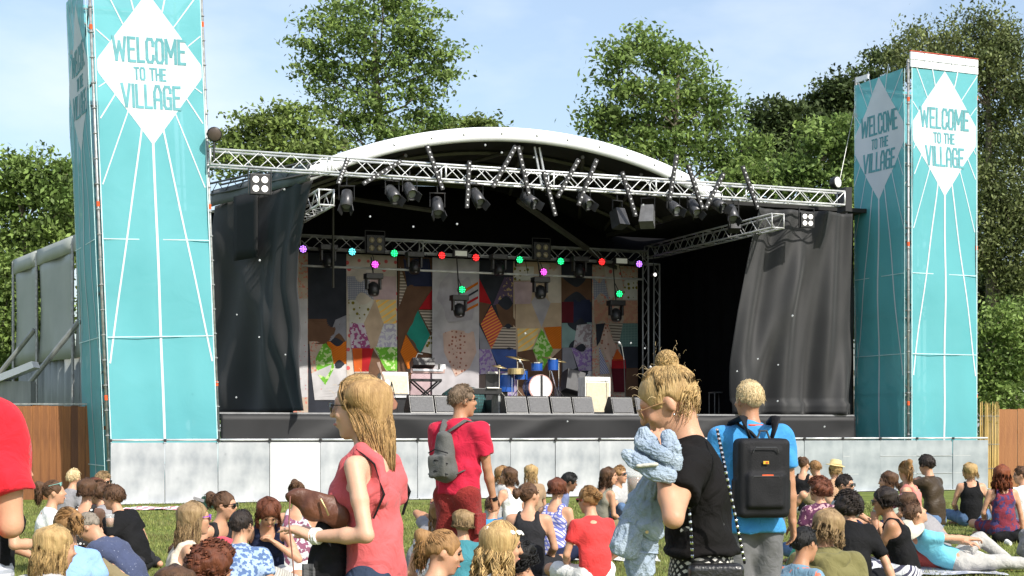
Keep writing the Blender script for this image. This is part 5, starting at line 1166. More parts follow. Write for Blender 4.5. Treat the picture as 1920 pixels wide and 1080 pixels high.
        # open the face
        o.ell(s.H(0, .115, -.03), (.078, .080, .100), .015, rot=M, op='s')
        if style in ('short', 'pony', 'bun'):
            o.box(s.H(0, .05, -.13), (.2, .10, .10), .02, .015, rot=M, op='s'); o.box(s.H(0, -.07, -.175), (.2, .12, .10), .02, .02, rot=M, op='s')
            for q in (-1, 1): o.ell(s.H(q * .09, .0, -.012), (.03, .026, .045), .01, rot=M, op='s')
        mcap = mat('hair cap ' + col, HAIR[col][0], .55, 0, col2=HAIR[col][1], scale=34, det=6, stretch=(1.6, 1.6, .25), contrast=.8, bump=.45, bscale=110, spec=.3)
        o.mesh(name, vox, mcap, s.t, noise=((.0035 if s.vox > .01 else .0012) if style != 'curly' else .009, 75 if style != 'curly' else 60, s.seed))
        # locks
        mb = MB(); g = down * 1.0
        for i in range(n):
            if style == 'short':
                az = rg.uniform(0, 6.283); ph = rg.uniform(0, 1) ** .6 * (1.9 if math.cos(az) < .2 else 1.05)
                p = s.sph(az, ph, 1.04 + bulk * 10); d = nrm(p - s.hc) * .28 + M @ np.array([0, .7 if ph < .8 else .1, 0]) + g * .9 * (ph > .6) + np.array([rg.gauss(0, .25) for _ in range(3)])
                l = rg.uniform(.016, .034) * min(1, length / .08); pts = [p, p + d * l * .5, p + d * l + g * l * .2]; mb.path(pts, [rr * .9, rr * .7, rr * .15], 4); continue
            if style == 'curly':
                az = rg.uniform(0, 6.283); ph = rg.uniform(0, 1) ** .7 * (2.1 if math.cos(az) < .3 else 1.1); p = s.sph(az, ph, 1.18 + bulk * 7 + rg.uniform(-.06, .10))
                if length > .1 and math.cos(az) < .2: p = p + g * rg.uniform(0, length)
                a0 = rg.uniform(0, 6.28); rad = rg.uniform(.008, .016); d = nrm(p - s.hc) * .3 + g * .6
                e1 = nrm(np.cross(d, [.3, .5, .8])); e2 = nrm(np.cross(d, e1))
                pts = [p + d * .06 * t + (e1 * math.cos(a0 + t * 8) + e2 * math.sin(a0 + t * 8)) * rad for t in (0, .2, .4, .6, .8, 1)]
                mb.path(pts, [rr, rr * 1.1, rr, rr * .9, rr * .7, rr * .2], 3 if far else 4); continue
            if style in ('pony', 'bun'):
                az = rg.uniform(-math.pi, math.pi); ph0 = 1.02 + .85 * (abs(az) > 1.1) + .25 * (abs(az) > 2.2) + rg.uniform(-.95, .05)
                T = s.sph(tie[0], tie[1], 1.1); pts = []; g0 = 1.05 + bulk * 11 + rg.uniform(-.01, .02)
                v0 = s.sph(az, ph0, 1) - s.hc; v1 = s.sph(tie[0], tie[1], 1) - s.hc
                for k in range(7):
                    f = k / 6; v_ = nrm(nrm(v0) * (1 - f) + nrm(v1) * f); loc = s.HM.T @ v_
                    sc = 1 / math.sqrt((loc[0] / .080) ** 2 + (loc[1] / .103) ** 2 + (loc[2] / .099) ** 2)
                    pts.append(s.H(0, -.012, .03) + v_ * sc * (.98 + (g0 - .98) * min(1, f * 3)))
                if style == 'pony':
                    q = pts[-1] + back * .05 + np.array([rg.gauss(0, .012) for _ in range(3)]); L = length * rg.uniform(.6, 1.1)
                    for k in range(1, 6): pts.append(q + g * L * k / 5 + np.array([rg.gauss(0, wave), rg.gauss(0, wave), 0]) + nrm(q - T) * .012)
                if far: pts = pts[:-1:2] + [pts[-1]]
                mb.path(pts, [rr * .5] + [rr] * (len(pts) - 2) + [rr * .25], sides, .6); continue
            # long / bob
            az = rg.uniform(.5, 2 * math.pi - .5); 
            if abs(math.cos(az / 2)) > .95: az += .3
            g0 = 1.05 + bulk * 10 + rg.uniform(-.02, .06); pts = []; cl = round(az * 7) / 7
            part = rg.uniform(-.04, .06); phE = 1.75
            for k in range(6):
                f = k / 5; a_ = az if k > 1 else (az * .85 + math.pi * .15); aa = math.atan2(math.sin(a_), math.cos(a_))
                if abs(aa) < 1.15: aa = math.copysign(abs(aa) * (1 - f) + 1.2 * f, aa)
                pts.append(s.sph(aa, .12 + f * phE, g0))
            q = pts[-1]; L = length * rg.uniform(.75, 1.1) - .02; out = nrm((q - s.hc) * np.array([1, 1, 0])); w1 = cl * 9 + rg.gauss(0, .35); tgt = s.nb + back * .09
            nseg = 7
            for k in range(1, nseg + 1):
                f = k / nseg; pts.append(q + g * L * f + back * .025 * f + out * (.012 * math.sin(f * 3)) + np.array([math.sin(w1 + f * 9), math.cos(w1 * 2 + f * 8), 0]) * wave * (1 + f)); pts[-1][:2] += (tgt[:2] - pts[-1][:2]) * gather * f ** .8 * rg.uniform(.8, 1.05)
            if far: pts = pts[:-1:2] + [pts[-1]]
            mb.path(pts, [rr * .4] + [rr] * (len(pts) - 3) + [rr * .6, rr * .15], sides, .6)
        if style == 'bun':
            T = s.sph(tie[0], tie[1], 1.18); ax0 = nrm(T - s.hc)
            for i in range(max(10, n // 5)):
                ax = nrm(ax0 * .5 + np.array([rg.gauss(0, .75) for _ in range(3)])); e1 = nrm(np.cross(ax, [.2, .3, 1])); e2 = nrm(np.cross(ax, e1)); a0 = rg.uniform(0, 6.28); hh = rg.uniform(-.026, .030); r_ = math.sqrt(max(.0001, .039 ** 2 - hh * hh)) * rg.uniform(.9, 1.05)
                mb.path([T + ax * (hh + .006 * math.sin(k)) + (e1 * math.cos(a0 + k * .5) + e2 * math.sin(a0 + k * .5)) * r_ for k in range(7)], [rr * .3] + [rr] * 5 + [rr * .2], 4)
        setp(mb.build('hair_locks', m, s.t, smooth=True), kind='stuff')
        return s
    def flyaway(s, col, n, L, rr=.0011, pts0=None, wind=(0, 0, 0)):
        m = hair_mat(col); rg = s.rng; mb = MB()
        for i in range(n):
            p = s.sph(rg.uniform(0, 6.28), rg.uniform(.1, 1.6), 1.12) if pts0 is None else np.array(pts0) + np.array([rg.gauss(0, .03) for _ in range(3)])
            d = nrm(nrm(p - s.hc) + np.array([rg.gauss(0, .5) for _ in range(3)])); l = L * rg.uniform(.4, 1.2); w_ = np.array(wind)
            mb.path([p, p + d * l * .35, p + d * l * .6 + w_ * l * .3 + np.array([0, 0, -.1]) * l, p + d * l * .8 + w_ * l * .8 - np.array([0, 0, .35]) * l], [rr, rr, rr * .8, rr * .3], 3)
        setp(mb.build('loose_hair', m, s.t), kind='stuff')
    def face(s, glasses=None, lips=True, beard=None, smile=False, gcol=None):
        if glasses != 'head':
            if not glasses:
                for q in (-1, 1):
                    MB().ball(tuple(s.H(q * .031, .080, .016)), (.0125, .0125, .010), 8).build('eye', M_eye, s.t, smooth=True)
        for q in (-1, 1):
            if glasses is None: MB().path([s.H(q * .016, .093, .034), s.H(q * .032, .092, .039), s.H(q * .048, .082, .034)], [.002, .0038, .002], 5).build('eyebrow', hair_mat('brown'), s.t)
        if lips: MB().path([s.H(-.023, .088, -.057), s.H(-.008, .100, -.053), s.H(.008, .100, -.053), s.H(.023, .088, -.057)], [.002, .0055, .0055, .002], 6).build('lips', M_lip, s.t, smooth=True)
        if smile: MB().box(tuple(s.H(0, .101, -.057)), (.03, .004, .009), Matrix(s.HM.tolist())).build('teeth', M_teeth, s.t)
        if glasses:
            up_ = .0 if glasses == 'face' else .075; fy = 0 if glasses == 'face' else -.035
            t = bpy.data.objects.new('sunglasses', None)
            fm = mat('glasses frame ' + (gcol[0] if gcol else 'black'), gcol[1] if gcol else (.015, .013, .012), .25, scale=5)
            gs = 1.25 if s.vox > .01 else .7
            b = MB()
            for q in (-1, 1):
                b.path([s.H(q * .062, .096 + fy - (.0), .022 + up_), s.H(q * .074, .05 + fy, .018 + up_), s.H(q * .079, -.01 + fy, .008 + up_)], [.003 * gs, .0026 * gs, .0024 * gs], 5)
            b.path([s.H(-.062, .092 + fy, .026 + up_), s.H(-.03, .109 + fy, .029 + up_), s.H(.03, .109 + fy, .029 + up_), s.H(.062, .092 + fy, .026 + up_)], [.0034 * gs] * 4, 5)
            fo = b.build('sunglasses', fm, s.t)
            for q in (-1, 1):
                lb_ = MB().ball((0, 0, 0), (.027, .005, .021), 10)
                o = lb_.build('lens', M_lens if not gcol or gcol[0] == 'red' else mat('lens ' + gcol[0], gcol[1], .1, scale=5), fo, smooth=True)
                mt4 = Matrix((s.HM @ rotz(-q * .22)).tolist()).to_4x4(); mt4.translation = Vector(s.H(q * .034, .104 + fy, .012 + up_)); o.matrix_local = mt4
        if beard: s.sub(()).ell(s.H(0, .045, -.075), (.058, .058, .05), .01, rot=s.HM).ell(s.H(0, .115, -.02), (.05, .06, .055), .01, rot=s.HM, op='s').mesh('beard', min(s.vox, .009), hair_mat(beard), s.t, noise=(.002, 90, 1))
        return s
    def blob(s, name, m, prims, vox=.01, noise=None, inf=0):
        o = SDF()
        for p in prims: o.cap(*p)
        return o.mesh(name, vox / s.h, m, s.t, inflate=inf, noise=noise)
import time as _t; _T0 = _t.time()
def zt_of(top, ytop): return (HC - top) * F / (ytop - HY)
GS = 'people sitting on the lawn'
_sd = [10]
def sitter(label, px, Z, facing, kind='cross', hair=('brown', 'short', .2), top=('tee', None), low=('trousers', None), skin='fair', fem=True, glasses=None, face=True, vox=.0125, h=1.0, n=460, gcol=None, beard=None, wave=.008, bulk=.006, tie=(math.pi, .9), smile=False, sleeve=.55, lsl=.55, hem=0, zoff=0, hrr=.0042, **pk):
    _sd[0] += 1
    _r = random.Random(_sd[0] * 7)
    if 'head' not in pk: pk['head'] = (_r.uniform(-58, 58), _r.uniform(-16, 4), _r.uniform(-8, 8))
    if vox > .012: vox = .0135 if Z < 11.5 else (.0152 if Z < 16.5 else .0168)
    f = Fig(label, px, Z, facing, GS, h=h, skin=skin, vox=vox, seed=_sd[0], zoff=zoff)
    f.pose(kind, fem=fem, covered=bool(low and low[0] == 'trousers' and low[1]), sw=pk.pop('sw', .165 if fem else .195), **pk)
    f.body()
    nm = {'tee': 't_shirt', 'tank': 'tank_top', 'long': 'sweater', 'dress': 'dress'}
    if top and top[1]: f.garment(top[2] if len(top) > 2 else nm[top[0]], top[1], top[0], sleeve=sleeve, hem=hem)
    if low and low[1]: f.garment(low[0], low[1], low[0], sleeve=lsl)
    if hair: f.hair(hair[0], hair[1], hair[2], n=n, wave=wave, bulk=bulk, tie=tie, rr=hrr)
    if face: f.face(glasses, beard=beard, smile=smile, gcol=gcol)
    return f
W_ = cloth
den = W_('blue denim', (.10, .17, .30), col2=(.07, .12, .22), scale=14); blk = W_('black', (.009, .009, .010)); char = W_('charcoal', (.022, .022, .025)); wht = W_('white', (.72, .72, .70)); gry = W_('grey marl', (.27, .26, .27), scale=40); khaki = W_('khaki', (.22, .18, .10)); navy = W_('navy', (.015, .02, .05)); ltg = W_('light grey', (.42, .42, .42), scale=30)
lb_ = W_('light blue', (.24, .40, .72)); red = W_('bright red', (.62, .035, .035)); 
# ---- left cluster
sitter('blonde wavy haired person low at the bottom left, behind the red sleeve', 66, 8.3, 20, hair=('blond', 'long', .22), top=('tee', ltg), low=('trousers', den), face=False, n=700, wave=.007, hrr=.003, hunch=22)
sitter('woman in plain light blue t-shirt seen from behind, brown hair tied low', 128, 10.3, -15, hair=('honey', 'pony', .14), top=('tee', lb_), low=('trousers', den), n=260, tie=(math.pi, 1.3), hunch=25, lean=8, head=(-25, -10, 0), wave=.012, bulk=.014)
sitter('laughing woman in a white top with glasses pushed up, beside the red sleeve', 84, 15.2, 60, hair=('brown', 'pony', .2), top=('tee', wht), low=('shorts', den), glasses='head', smile=True, head=(20, 5, 0), gcol=('pale teal', (.25, .5, .45)))
sitter('man with short blond hair in a grey t-shirt in front of the brown fence', 122, 20.2, 35, hair=('platin', 'short', .1), top=('tee', gry), low=('shorts', khaki), fem=False, hunch=22)
sitter('fair haired man in purple and white shirt beside the one in grey', 168, 19.5, 70, hair=('ash', 'short', .1), top=('tee', W_('purple white', (.62, .60, .70), pat=('stripe', (.22, .12, .55), .75, (0, 1.57, 0)), pscale=1.6)), low=('shorts', navy), fem=False, kind='knees', hunch=24, glasses='face')
f = sitter('woman with brown bob, black and white patterned crop top and bare lower back', 158, 15.7, 5, hair=('brown', 'bob', .07), top=None, low=('skirt', blk), n=280, hunch=8, bulk=.013, head=(-10, 0, 0))
f.garment('crop_top', W_('black white pattern', (.03, .03, .03), pat=('dots', (.75, .75, .72), .36), pscale=26), 'tank', hem=-.2)
sitter('dark red haired person in a maroon checked shirt, head bent left', 203, 17.2, -60, hair=('auburn', 'bob', .08), top=('long', W_('maroon check', (.16, .02, .025), pat=('check', (.03, .01, .02), .75), pscale=7)), low=('trousers', blk), n=220, hunch=30, head=(0, -20, 0), bulk=.013, wave=.014)
sitter('brown haired person hunched between the maroon shirt and the black t-shirt', 226, 16.6, -80, hair=('brown', 'curly', .06), top=('tee', gry), low=('trousers', den), n=180, hunch=26, lean=15)
f = sitter('man in black t-shirt with white back print leaning on one arm, facing left', 262, 15.4, -65, kind='side', hair=('brown', 'short', .1), top=('tee', blk), low=('trousers', char), fem=False, lean=14, hunch=24, side=-8, head=(-15, -5, 0), bulk=.016)
f = sitter('man with shaved head in speckled navy t-shirt, bent forward with pointing hand', 258, 12.6, -80, kind='knees', hair=('grey', 'short', .02), top=('tee', W_('speckled navy', (.06, .075, .14), pat=('dots', (.35, .38, .48), .11), pscale=38)), low=('shorts', khaki), fem=False, lean=28, hunch=34, head=(-5, -38, 0), lh=(-.1, .66, .30), rh=(.08, .60, .36), bulk=.001, lel=(-.5, 0, -1), rel=(.5, 0, -1), lf=(-.15, .58, .06), rf=(.18, .60, .06), n=160)
f = sitter('woman with purple sunglasses and fair hair pulled back, bare shoulders', 335, 10.9, 72, kind='cross', hair=('ash', 'long', .26), top=('dress', W_('cream strap top', (.6, .52, .42))), low=('trousers', wht), glasses='face', gcol=('purple', (.30, .08, .55)), n=300, hunch=14, head=(0, 2, 0), sw=.16)
f = sitter('woman in amber sunglasses with dark hair tied back, looking to the right', 387, 13.4, 120, kind='cross', hair=('brown', 'pony', .1), top=('tank', char), low=('trousers', den), glasses='face', n=180, hunch=20, lean=12, head=(-15, 0, 0))
sitter('man with cropped dark hair in a blue mottled shirt, seen from behind', 434, 11.2, 8, kind='cross', hair=('dark', 'short', .05), top=('tee', W_('blue mottle', (.34, .44, .62), pat=('blotch', (.09, .15, .30), .5), pscale=30)), low=('shorts', char), fem=False, hunch=24, lean=12, bulk=.004, head=(18, 0, 0), n=160, build=1.05, zoff=-.05)
sitter('curly brown haired person at the bottom edge before the blue mottled shirt', 374, 7.7, 10, hair=('auburn', 'curly', .06), top=('tee', W_('tan shirt', (.3, .2, .12))), low=('trousers', den), n=320, hrr=.005, face=False, bulk=.013, hunch=20, zoff=-.06)
sitter('brown haired person cut off by the bottom edge, left of the curly one', 325, 7.3, -10, hair=('brown', 'bob', .06), top=('tee', gry), low=('trousers', den), n=520, face=False, hunch=25, zoff=-.13, hrr=.005)
# man lying on his side, red shirt and striped shorts
f = Fig('man lying on his side in coral red t-shirt and pale striped shorts', 500, 12.0, 0, GS, skin='fair', vox=.012, seed=77, zoff=.16)
f.pose('stand', pel=(0, 0, 0), fem=False, sw=.19, head=(0, 10, 0), lf=(-.1, .20, -.72), rf=(.1, .35, -.66), lh=(-.2, .35, .3), rh=(.15, .25, .1), build=1.08, hunch=10)
f.t.rotation_euler = (Matrix.Rotation(R(20), 3, 'Z') @ Matrix(((0, 0, -1), (0, 1, 0), (1, 0, 0))).transposed().to_3x3() ).to_euler()
f.t.rotation_euler = Euler((0, R(-66), R(12)), 'XYZ'); f.t.location = ((500 - 960) / F * 12.0, 12.0, .18)
f.body(); f.garment('t_shirt', W_('coral red', (.60, .07, .10)), 'tee'); f.garment('shorts', W_('pale stripe', (.50, .48, .42), pat=('stripe', (.30, .28, .26), .5), pscale=14), 'shorts'); f.hair('brown', 'short', .05, n=160); 
f = sitter('auburn haired woman in a navy vest with her head bowed onto her hand', 500, 13.6, 170, kind='cross', hair=('auburn', 'long', .12), top=('tank', navy), low=('shorts', wht), n=340, lean=16, hunch=26, head=(-10, -45, 0), wave=.014, bulk=.018, lh=(-.08, .28, .45), rh=(.3, .15, .05), rel=(1, .2, 0), lel=(-1, 0, -.4))
sitter('woman in a maroon and white strapless top with bare shoulders, seen from behind', 556, 14.8, 0, kind='cross', hair=('brown', 'pony', .08), top=None, low=('skirt', wht), n=160, hunch=8, tie=(math.pi, .5)).garment('strapless_top', W_('maroon white', (.55, .55, .58), pat=('blotch', (.22, .08, .13), .5), pscale=16), 'tank', hem=-.02)
sitter('dark haired child in a grey top low beside the hanging black jacket', 578, 9.6, 20, kind='cross', hair=('brown', 'short', .12), top=('tee', char), low=('trousers', den), h=.82, n=260, hunch=30, lean=14, face=False, bulk=.018)
# ---- centre cluster
f = sitter('girl with red sunglasses on her head and a white dress with red flowers', 818, 12.0, 15, kind='cross', hair=('honey', 'long', .2), top=('tee', W_('red white floral', (.68, .66, .64), pat=('blotch', (.45, .06, .06), .60), pscale=22)), low=('skirt', wht), n=280, glasses='head', gcol=('red', (.6, .02, .04)), face=True, h=.97, hunch=22, sleeve=.35)
MB().path([f.J['Ls'] + np.array([.03, -.03, .06]), f.chest + np.array([0, -.15, .02]), f.pel + np.array([.16, -.12, .05])], [.012, .012, .012], 5, .4).build('bag_strap', W_('brown leather', (.14, .06, .03)), f.t)
sitter('child with a blond bowl cut in a teal top with tan straps, seen from behind', 866, 11.6, 5, kind='cross', hair=('ash', 'bob', .045), top=('tee', W_('teal top', (.05, .20, .24))), low=('trousers', den), h=.9, n=340, hunch=15, bulk=.013, face=False)
sitter('brown haired girl in a navy top at the bottom edge beside the coral tank top', 790, 8.3, 35, kind='cross', hair=('honey', 'pony', .2), top=('tank', navy), low=('trousers', den), n=440, hunch=26, h=.98, tie=(math.pi, 1.0), wave=.012, hrr=.004)
f = sitter('small boy in a bright blue t-shirt sitting behind the red cargo shorts', 912, 14.9, 40, kind='cross', hair=('brown', 'short', .05), top=('tee', W_('cyan blue', (.07, .35, .66))), low=('shorts', khaki), fem=False, h=.86, hunch=20)
sitter('woman with long light brown hair in a grey long sleeved top near the barrier', 927, 21.6, 62, kind='side', hair=('honey', 'long', .16), top=('long', ltg), low=('trousers', den), n=180, glasses='face', side=5)
f = sitter('blonde woman with long straight hair against the barrier, looking left', 1000, 22.3, -30, kind='cross', hair=('blond', 'long', .22), top=('tee', W_('tan shirt2', (.3, .2, .12))), low=('trousers', den), n=180, glasses='face')
sitter('dark skinned boy with black hair bending to the right by the barrier', 1036, 20.2, 85, kind='cross', hair=('black', 'short', .05), top=('tee', W_('dusty blue', (.14, .17, .3))), low=('trousers', blk), skin='brown', fem=False, h=.97, lean=12, hunch=22, head=(0, -12, 0), bulk=.014)
f = sitter('woman in a sleeveless black dress with hair pulled back, large dark back', 990, 14.5, 8, kind='cross', hair=('brown', 'pony', .06), top=('dress', char), low=('skirt', char), n=220, head=(40, 12, 0), hunch=10, hem=.06, build=1.12, tie=(math.pi, 1.2), sw=.18)
sitter('woman in a blue and white patterned halter with a coral neckline', 1035, 16.0, 30, kind='side', hair=('auburn', 'bob', .06), top=('dress', W_('blue lattice', (.55, .52, .6), pat=('check', (.12, .14, .4), .7, (.78, 0, .78)), pscale=9)), low=('shorts', navy), n=180, head=(-10, 0, 0), wave=.013)
f = sitter('blond man in sunglasses and pale grey shirt, arms round his knees', 1150, 21.3, 128, kind='knees', hair=('honey', 'short', .1), top=('tee', ltg), low=('trousers', den), fem=False, glasses='face', hunch=14, head=(0, 8, 0), bulk=.014)
sitter('long haired woman in an olive top leaning on the man in sunglasses', 1122, 20.9, 60, kind='side', hair=('brown', 'long', .24), top=('tank', W_('olive grey', (.2, .19, .15))), low=('trousers', khaki), n=220, side=8, head=(40, 0, 0), wave=.02)
f = sitter('woman in a scarlet t-shirt with a blond low bun, seen from behind', 1115, 13.7, -20, kind='cross', hair=('honey', 'bun', .1), top=('tee', W_('scarlet', (.66, .05, .05))), low=('shorts', wht), n=340, tie=(math.pi, 1.45), hunch=14, head=(-22, -4, 0), bulk=.012, glasses='face', gcol=('red', (.5, .03, .03)))
f = sitter('wavy blonde woman wearing a band of small white flowers, in right profile', 905, 8.35, 78, kind='cross', hair=('blond', 'long', .3), top=('dress', W_('white cotton', (.7, .68, .64))), low=('skirt', wht), n=700, hunch=12, lean=4, head=(2, -8, 0), wave=.016, bulk=.014, vox=.0095, hrr=.0036)
band = MB(); pts = [f.sph(a, 1.02, 1.19) for a in [i / 24 * 2 * math.pi for i in range(25)]]; band.path(pts, .006, 5).build('hair_band', W_('cream band', (.6, .5, .36)), f.t)
fl = MB()
for k in range(6): fl.ball((.010 * math.cos(k * 1.05), .010 * math.sin(k * 1.05), 0), (.008, .008, .005), 6)
flm = fl.mesh('flower', True)
for i in range(16):
    p = f.sph(i / 16 * 6.283, 1.02, 1.24); o = link('flower', flm, f.t, tuple(p), mat=W_('flower white', (.82, .80, .74))); o.rotation_euler = Vector(p - f.hc).to_track_quat('Z', 'Y').to_euler()
f = sitter('man with curly black hair, sunglasses and pale striped shirt, head bowed', 1085, 8.5, -75, kind='cross', hair=('black', 'curly', .03), top=('tee', W_('lilac stripe', (.60, .60, .74), pat=('stripe', (.38, .40, .62), .6, (.3, 1.1, 0)), pscale=5)), low=('shorts', char), fem=False, n=420, lean=26, hunch=24, head=(0, -30, 0), bulk=.013, glasses='face', vox=.0095, hrr=.005, skin='tan')
sitter('brown haired woman in a grey top behind the girl with red sunglasses, arm raised', 783, 13.6, 60, kind='cross', hair=('brown', 'short', .1), top=('tee', gry), low=('trousers', den), hunch=24, lean=16, lh=(-.2, .3, .62), rh=(.05, .3, .62), skin='tan')
sitter('distant woman in a white vest between the barrier and the black dress', 962, 20.6, -40, kind='cross', hair=('brown', 'long', .14), top=('tank', wht), low=('shorts', den))
# ---- right cluster
f = sitter('small boy with black hair in a flowered blue shirt beside the grey shorts', 1480, 9.6, 60, kind='cross', hair=('black', 'short', .06), top=('tee', W_('blue flowered', (.16, .28, .38), pat=('blotch', (.55, .16, .10), .60), pscale=16)), low=('shorts', den), fem=False, h=.90, hunch=20, n=180, skin='tan')
f = sitter('woman in a black scoop-backed top with her hair up, far by the barrier', 1505, 26.0, 20, kind='cross', hair=('brown', 'bun', .1), top=('dress', blk), low=('shorts', wht), n=160, head=(30, 0, 0), h=1.04)
sitter('man with ginger hair, sunglasses and white t-shirt far by the barrier, facing left', 1541, 25.0, -75, kind='knees', hair=('honey', 'short', .08), top=('tee', wht), low=('shorts', khaki), fem=False, glasses='face')
f = sitter('person in a yellow straw hat with blond hair, far by the barrier', 1563, 23.8, 30, kind='cross', hair=('blond', 'bob', .1), top=('tee', W_('peach top', (.55, .33, .2))), low=('shorts', wht), n=160)
MB().lathe([(.16, .0), (.14, .012), (.095, .02), (.088, .09), (.05, .105), (0, .107)], c=tuple(f.H(0, -.01, .075)), n=160, axis=Vector(f.HM @ np.array([0, -.1, 1.]))).build('straw_hat', W_('straw', (.66, .52, .24)), f.t, smooth=True)
sitter('woman with auburn curls and a flowered red and blue top, back turned', 1543, 16.0, -10, kind='cross', hair=('auburn', 'curly', .08), top=('tee', W_('navy red floral', (.10, .03, .07), pat=('blotch', (.45, .28, .30), .58), pscale=24)), low=('trousers', den), n=400, bulk=.015, face=False)
f = sitter('man in sunglasses with dark hair and bare knees drawn up, facing right', 1582, 17.2, 85, kind='knees', hair=('dark', 'short', .05), top=('tee', ltg), low=('shorts', navy), fem=False, glasses='face', beard='dark', bulk=.004, lean=-4, lh=(-.14, .4, .38))
sitter('woman with dark curls in a black t-shirt with a maroon back inset', 1598, 12.9, 5, kind='cross', hair=('dark', 'curly', .10), top=('tee', blk), low=('trousers', blk), n=520, bulk=.018, head=(-20, -8, 0), hunch=22, lean=8, rh=(.40, -.02, .03), rel=(1, 0, 0), face=False, build=1.1, sleeve=.8)
f = sitter('fair haired woman in an olive hooded jacket, back turned, at the bottom edge', 1553, 9.9, 2, kind='cross', hair=('ash', 'bob', .13), top=('long', W_('olive jacket', (.17, .155, .065), col2=(.14, .125, .05)), 'jacket'), low=('trousers', den), n=300, bulk=.013, face=False, build=1.18, sw=.19, hunch=18, wave=.014, hrr=.0048)
f.blob('hood', W_('olive jacket', (.17, .155, .065)), [(f.nb + np.array([-.11, -.07, .01]), f.nb + np.array([0, -.145, -.14]), .035, .05, .05), (f.nb + np.array([.11, -.07, .01]), f.nb + np.array([0, -.145, -.14]), .035, .05, .05), (f.nb + np.array([-.1, -.1, .0]), f.nb + np.array([.1, -.1, .0]), .034, .034, .05), (f.nb + np.array([0, -.12, -.02]), f.nb + np.array([0, -.15, -.15]), .04, .045, .05)], noise=(.004, 45, 2))
f = sitter('woman with dark bob and sunglasses in black vest and striped skirt, chin on hand', 1700, 13.9, -72, kind='side', hair=('dark', 'bob', .075), top=('tank', blk), low=('skirt', W_('black white stripe', (.72, .72, .74), pat=('stripe', (.06, .06, .10), .5, (.5, .8, 0)), pscale=9)), n=340, glasses='face', bulk=.013, hunch=14, lean=10, head=(-8, -8, 0), lh=(-.02, .28, .58), lel=(-.2, .3, -1), rh=(.16, .40, .36), rel=(.4, .2, -1), build=1.12, skin='tan')
sitter('brown haired woman with a red hair band behind the dark bob', 1676, 18.6, -25, kind='cross', hair=('brown', 'bob', .12), top=('tee', W_('pale green', (.35, .42, .36))), low=('trousers', den), n=180)
f = sitter('woman with a tall ginger ponytail and bare shoulders, facing left', 1712, 18.0, -60, kind='cross', hair=('honey', 'pony', .24), top=('tank', W_('salmon', (.55, .2, .17))), low=('shorts', navy), n=180, tie=(math.pi, .55), zoff=.14, wave=.01)
f = sitter('man in a dark brown leather jacket lifting both hands to his mouth', 1752, 19.2, -50, kind='cross', hair=('dark', 'short', .06), top=('long', W_('dark leather', (.05, .035, .022), rough=.45), 'jacket'), low=('trousers', den), fem=False, head=(15, -8, 0), lh=(-.03, .26, .62), rh=(.08, .26, .62), lel=(-1, .2, -.3), rel=(1, .1, -.1), zoff=.19, build=1.1, bulk=.016, glasses='head')
sitter('blonde woman in a black vest seen from behind near the barrier end', 1822, 22.6, 8, kind='cross', hair=('blond', 'long', .13), top=('tank', blk), low=('trousers', den), n=180, rh=(.36, 0, .03), rel=(1, 0, 0), build=1.1, h=1.02)
f = sitter('person in a pink cap and grey t-shirt bending away to the left', 1762, 15.6, -40, kind='cross', hair=('brown', 'bob', .08), top=('tee', gry), low=('trousers', W_('coral trousers', (.6, .12, .1))), n=160, lean=24, hunch=36, head=(-10, -25, 0), fem=False, build=1.1)
f.S2 = SDF().ell(f.H(0, -.012, .045), (.088, .108, .092), .01, rot=f.HM).box(f.H(0, -.0, -.045), (.2, .2, .07), .01, .01, rot=f.HM, op='s'); f.S2.cap(f.H(0, .09, .045), f.H(0, .15, .03), .02, .01, .02, f.HM @ np.array([1., 0, 0]), 2.8); f.S2.mesh('pink_cap', .011, W_('pink', (.66, .22, .33)), f.t)
sitter('woman with very long ginger waves in a maroon and navy patterned dress', 1882, 20.3, 0, kind='cross', hair=('red', 'long', .30), top=('dress', W_('maroon navy', (.20, .03, .05), pat=('blotch', (.05, .04, .12), .52), pscale=13)), low=('skirt', W_('maroon navy', (.2, .03, .05))), n=440, wave=.026, bulk=.018, rh=(.3, .1, .05), h=1.03, hrr=.0075)
f = sitter('person in a white top and light jeans cut off by the right edge', 1925, 21.0, -20, kind='knees', hair=('brown', 'short', .1), top=('tee', wht), low=('trousers', W_('light denim', (.25, .36, .50))), fem=False, n=160)
# person lying on the back, turquoise top, grey trousers, knees up, hat on the face
f = Fig('person lying back in turquoise top and pale grey trousers, knee up', 1795, 15.4, 82, GS, skin='fair', vox=.012, seed=91)
f.pose('knees', pel=(0, 0, .11), lean=-62, hunch=22, fem=True, head=(0, 30, 0), lf=(-.12, .66, .06), rf=(.14, .92, .06), lh=(.15, .10, .30), rh=(.05, .16, .34), lel=(-1, 0, .1), rel=(1, 0, .2), sw=.17)
f.body(); f.garment('t_shirt', W_('turquoise', (.16, .50, .62)), 'tee'); f.garment('trousers', W_('pale grey', (.42, .41, .39), scale=22), 'trousers'); f.hair('brown', 'short', .05, n=160)
tt = thing('sun_hat', 'pale brimmed hat with red lining tipped over the lying person\'s face', 'hat', (f.t.location.x - .55, 15.3, .42)); tt.rotation_euler = (R(20), R(-28), 0)
MB().lathe([(.19, 0), (.17, .012), (.1, .02), (.095, .09), (.06, .11), (0, .112)], n=160).build('hat_body', W_('hat cream', (.55, .52, .42)), tt, smooth=True); MB().lathe([(.175, -.004), (.1, -.008)], n=160).build('hat_lining', W_('hat red', (.45, .04, .06)), tt)
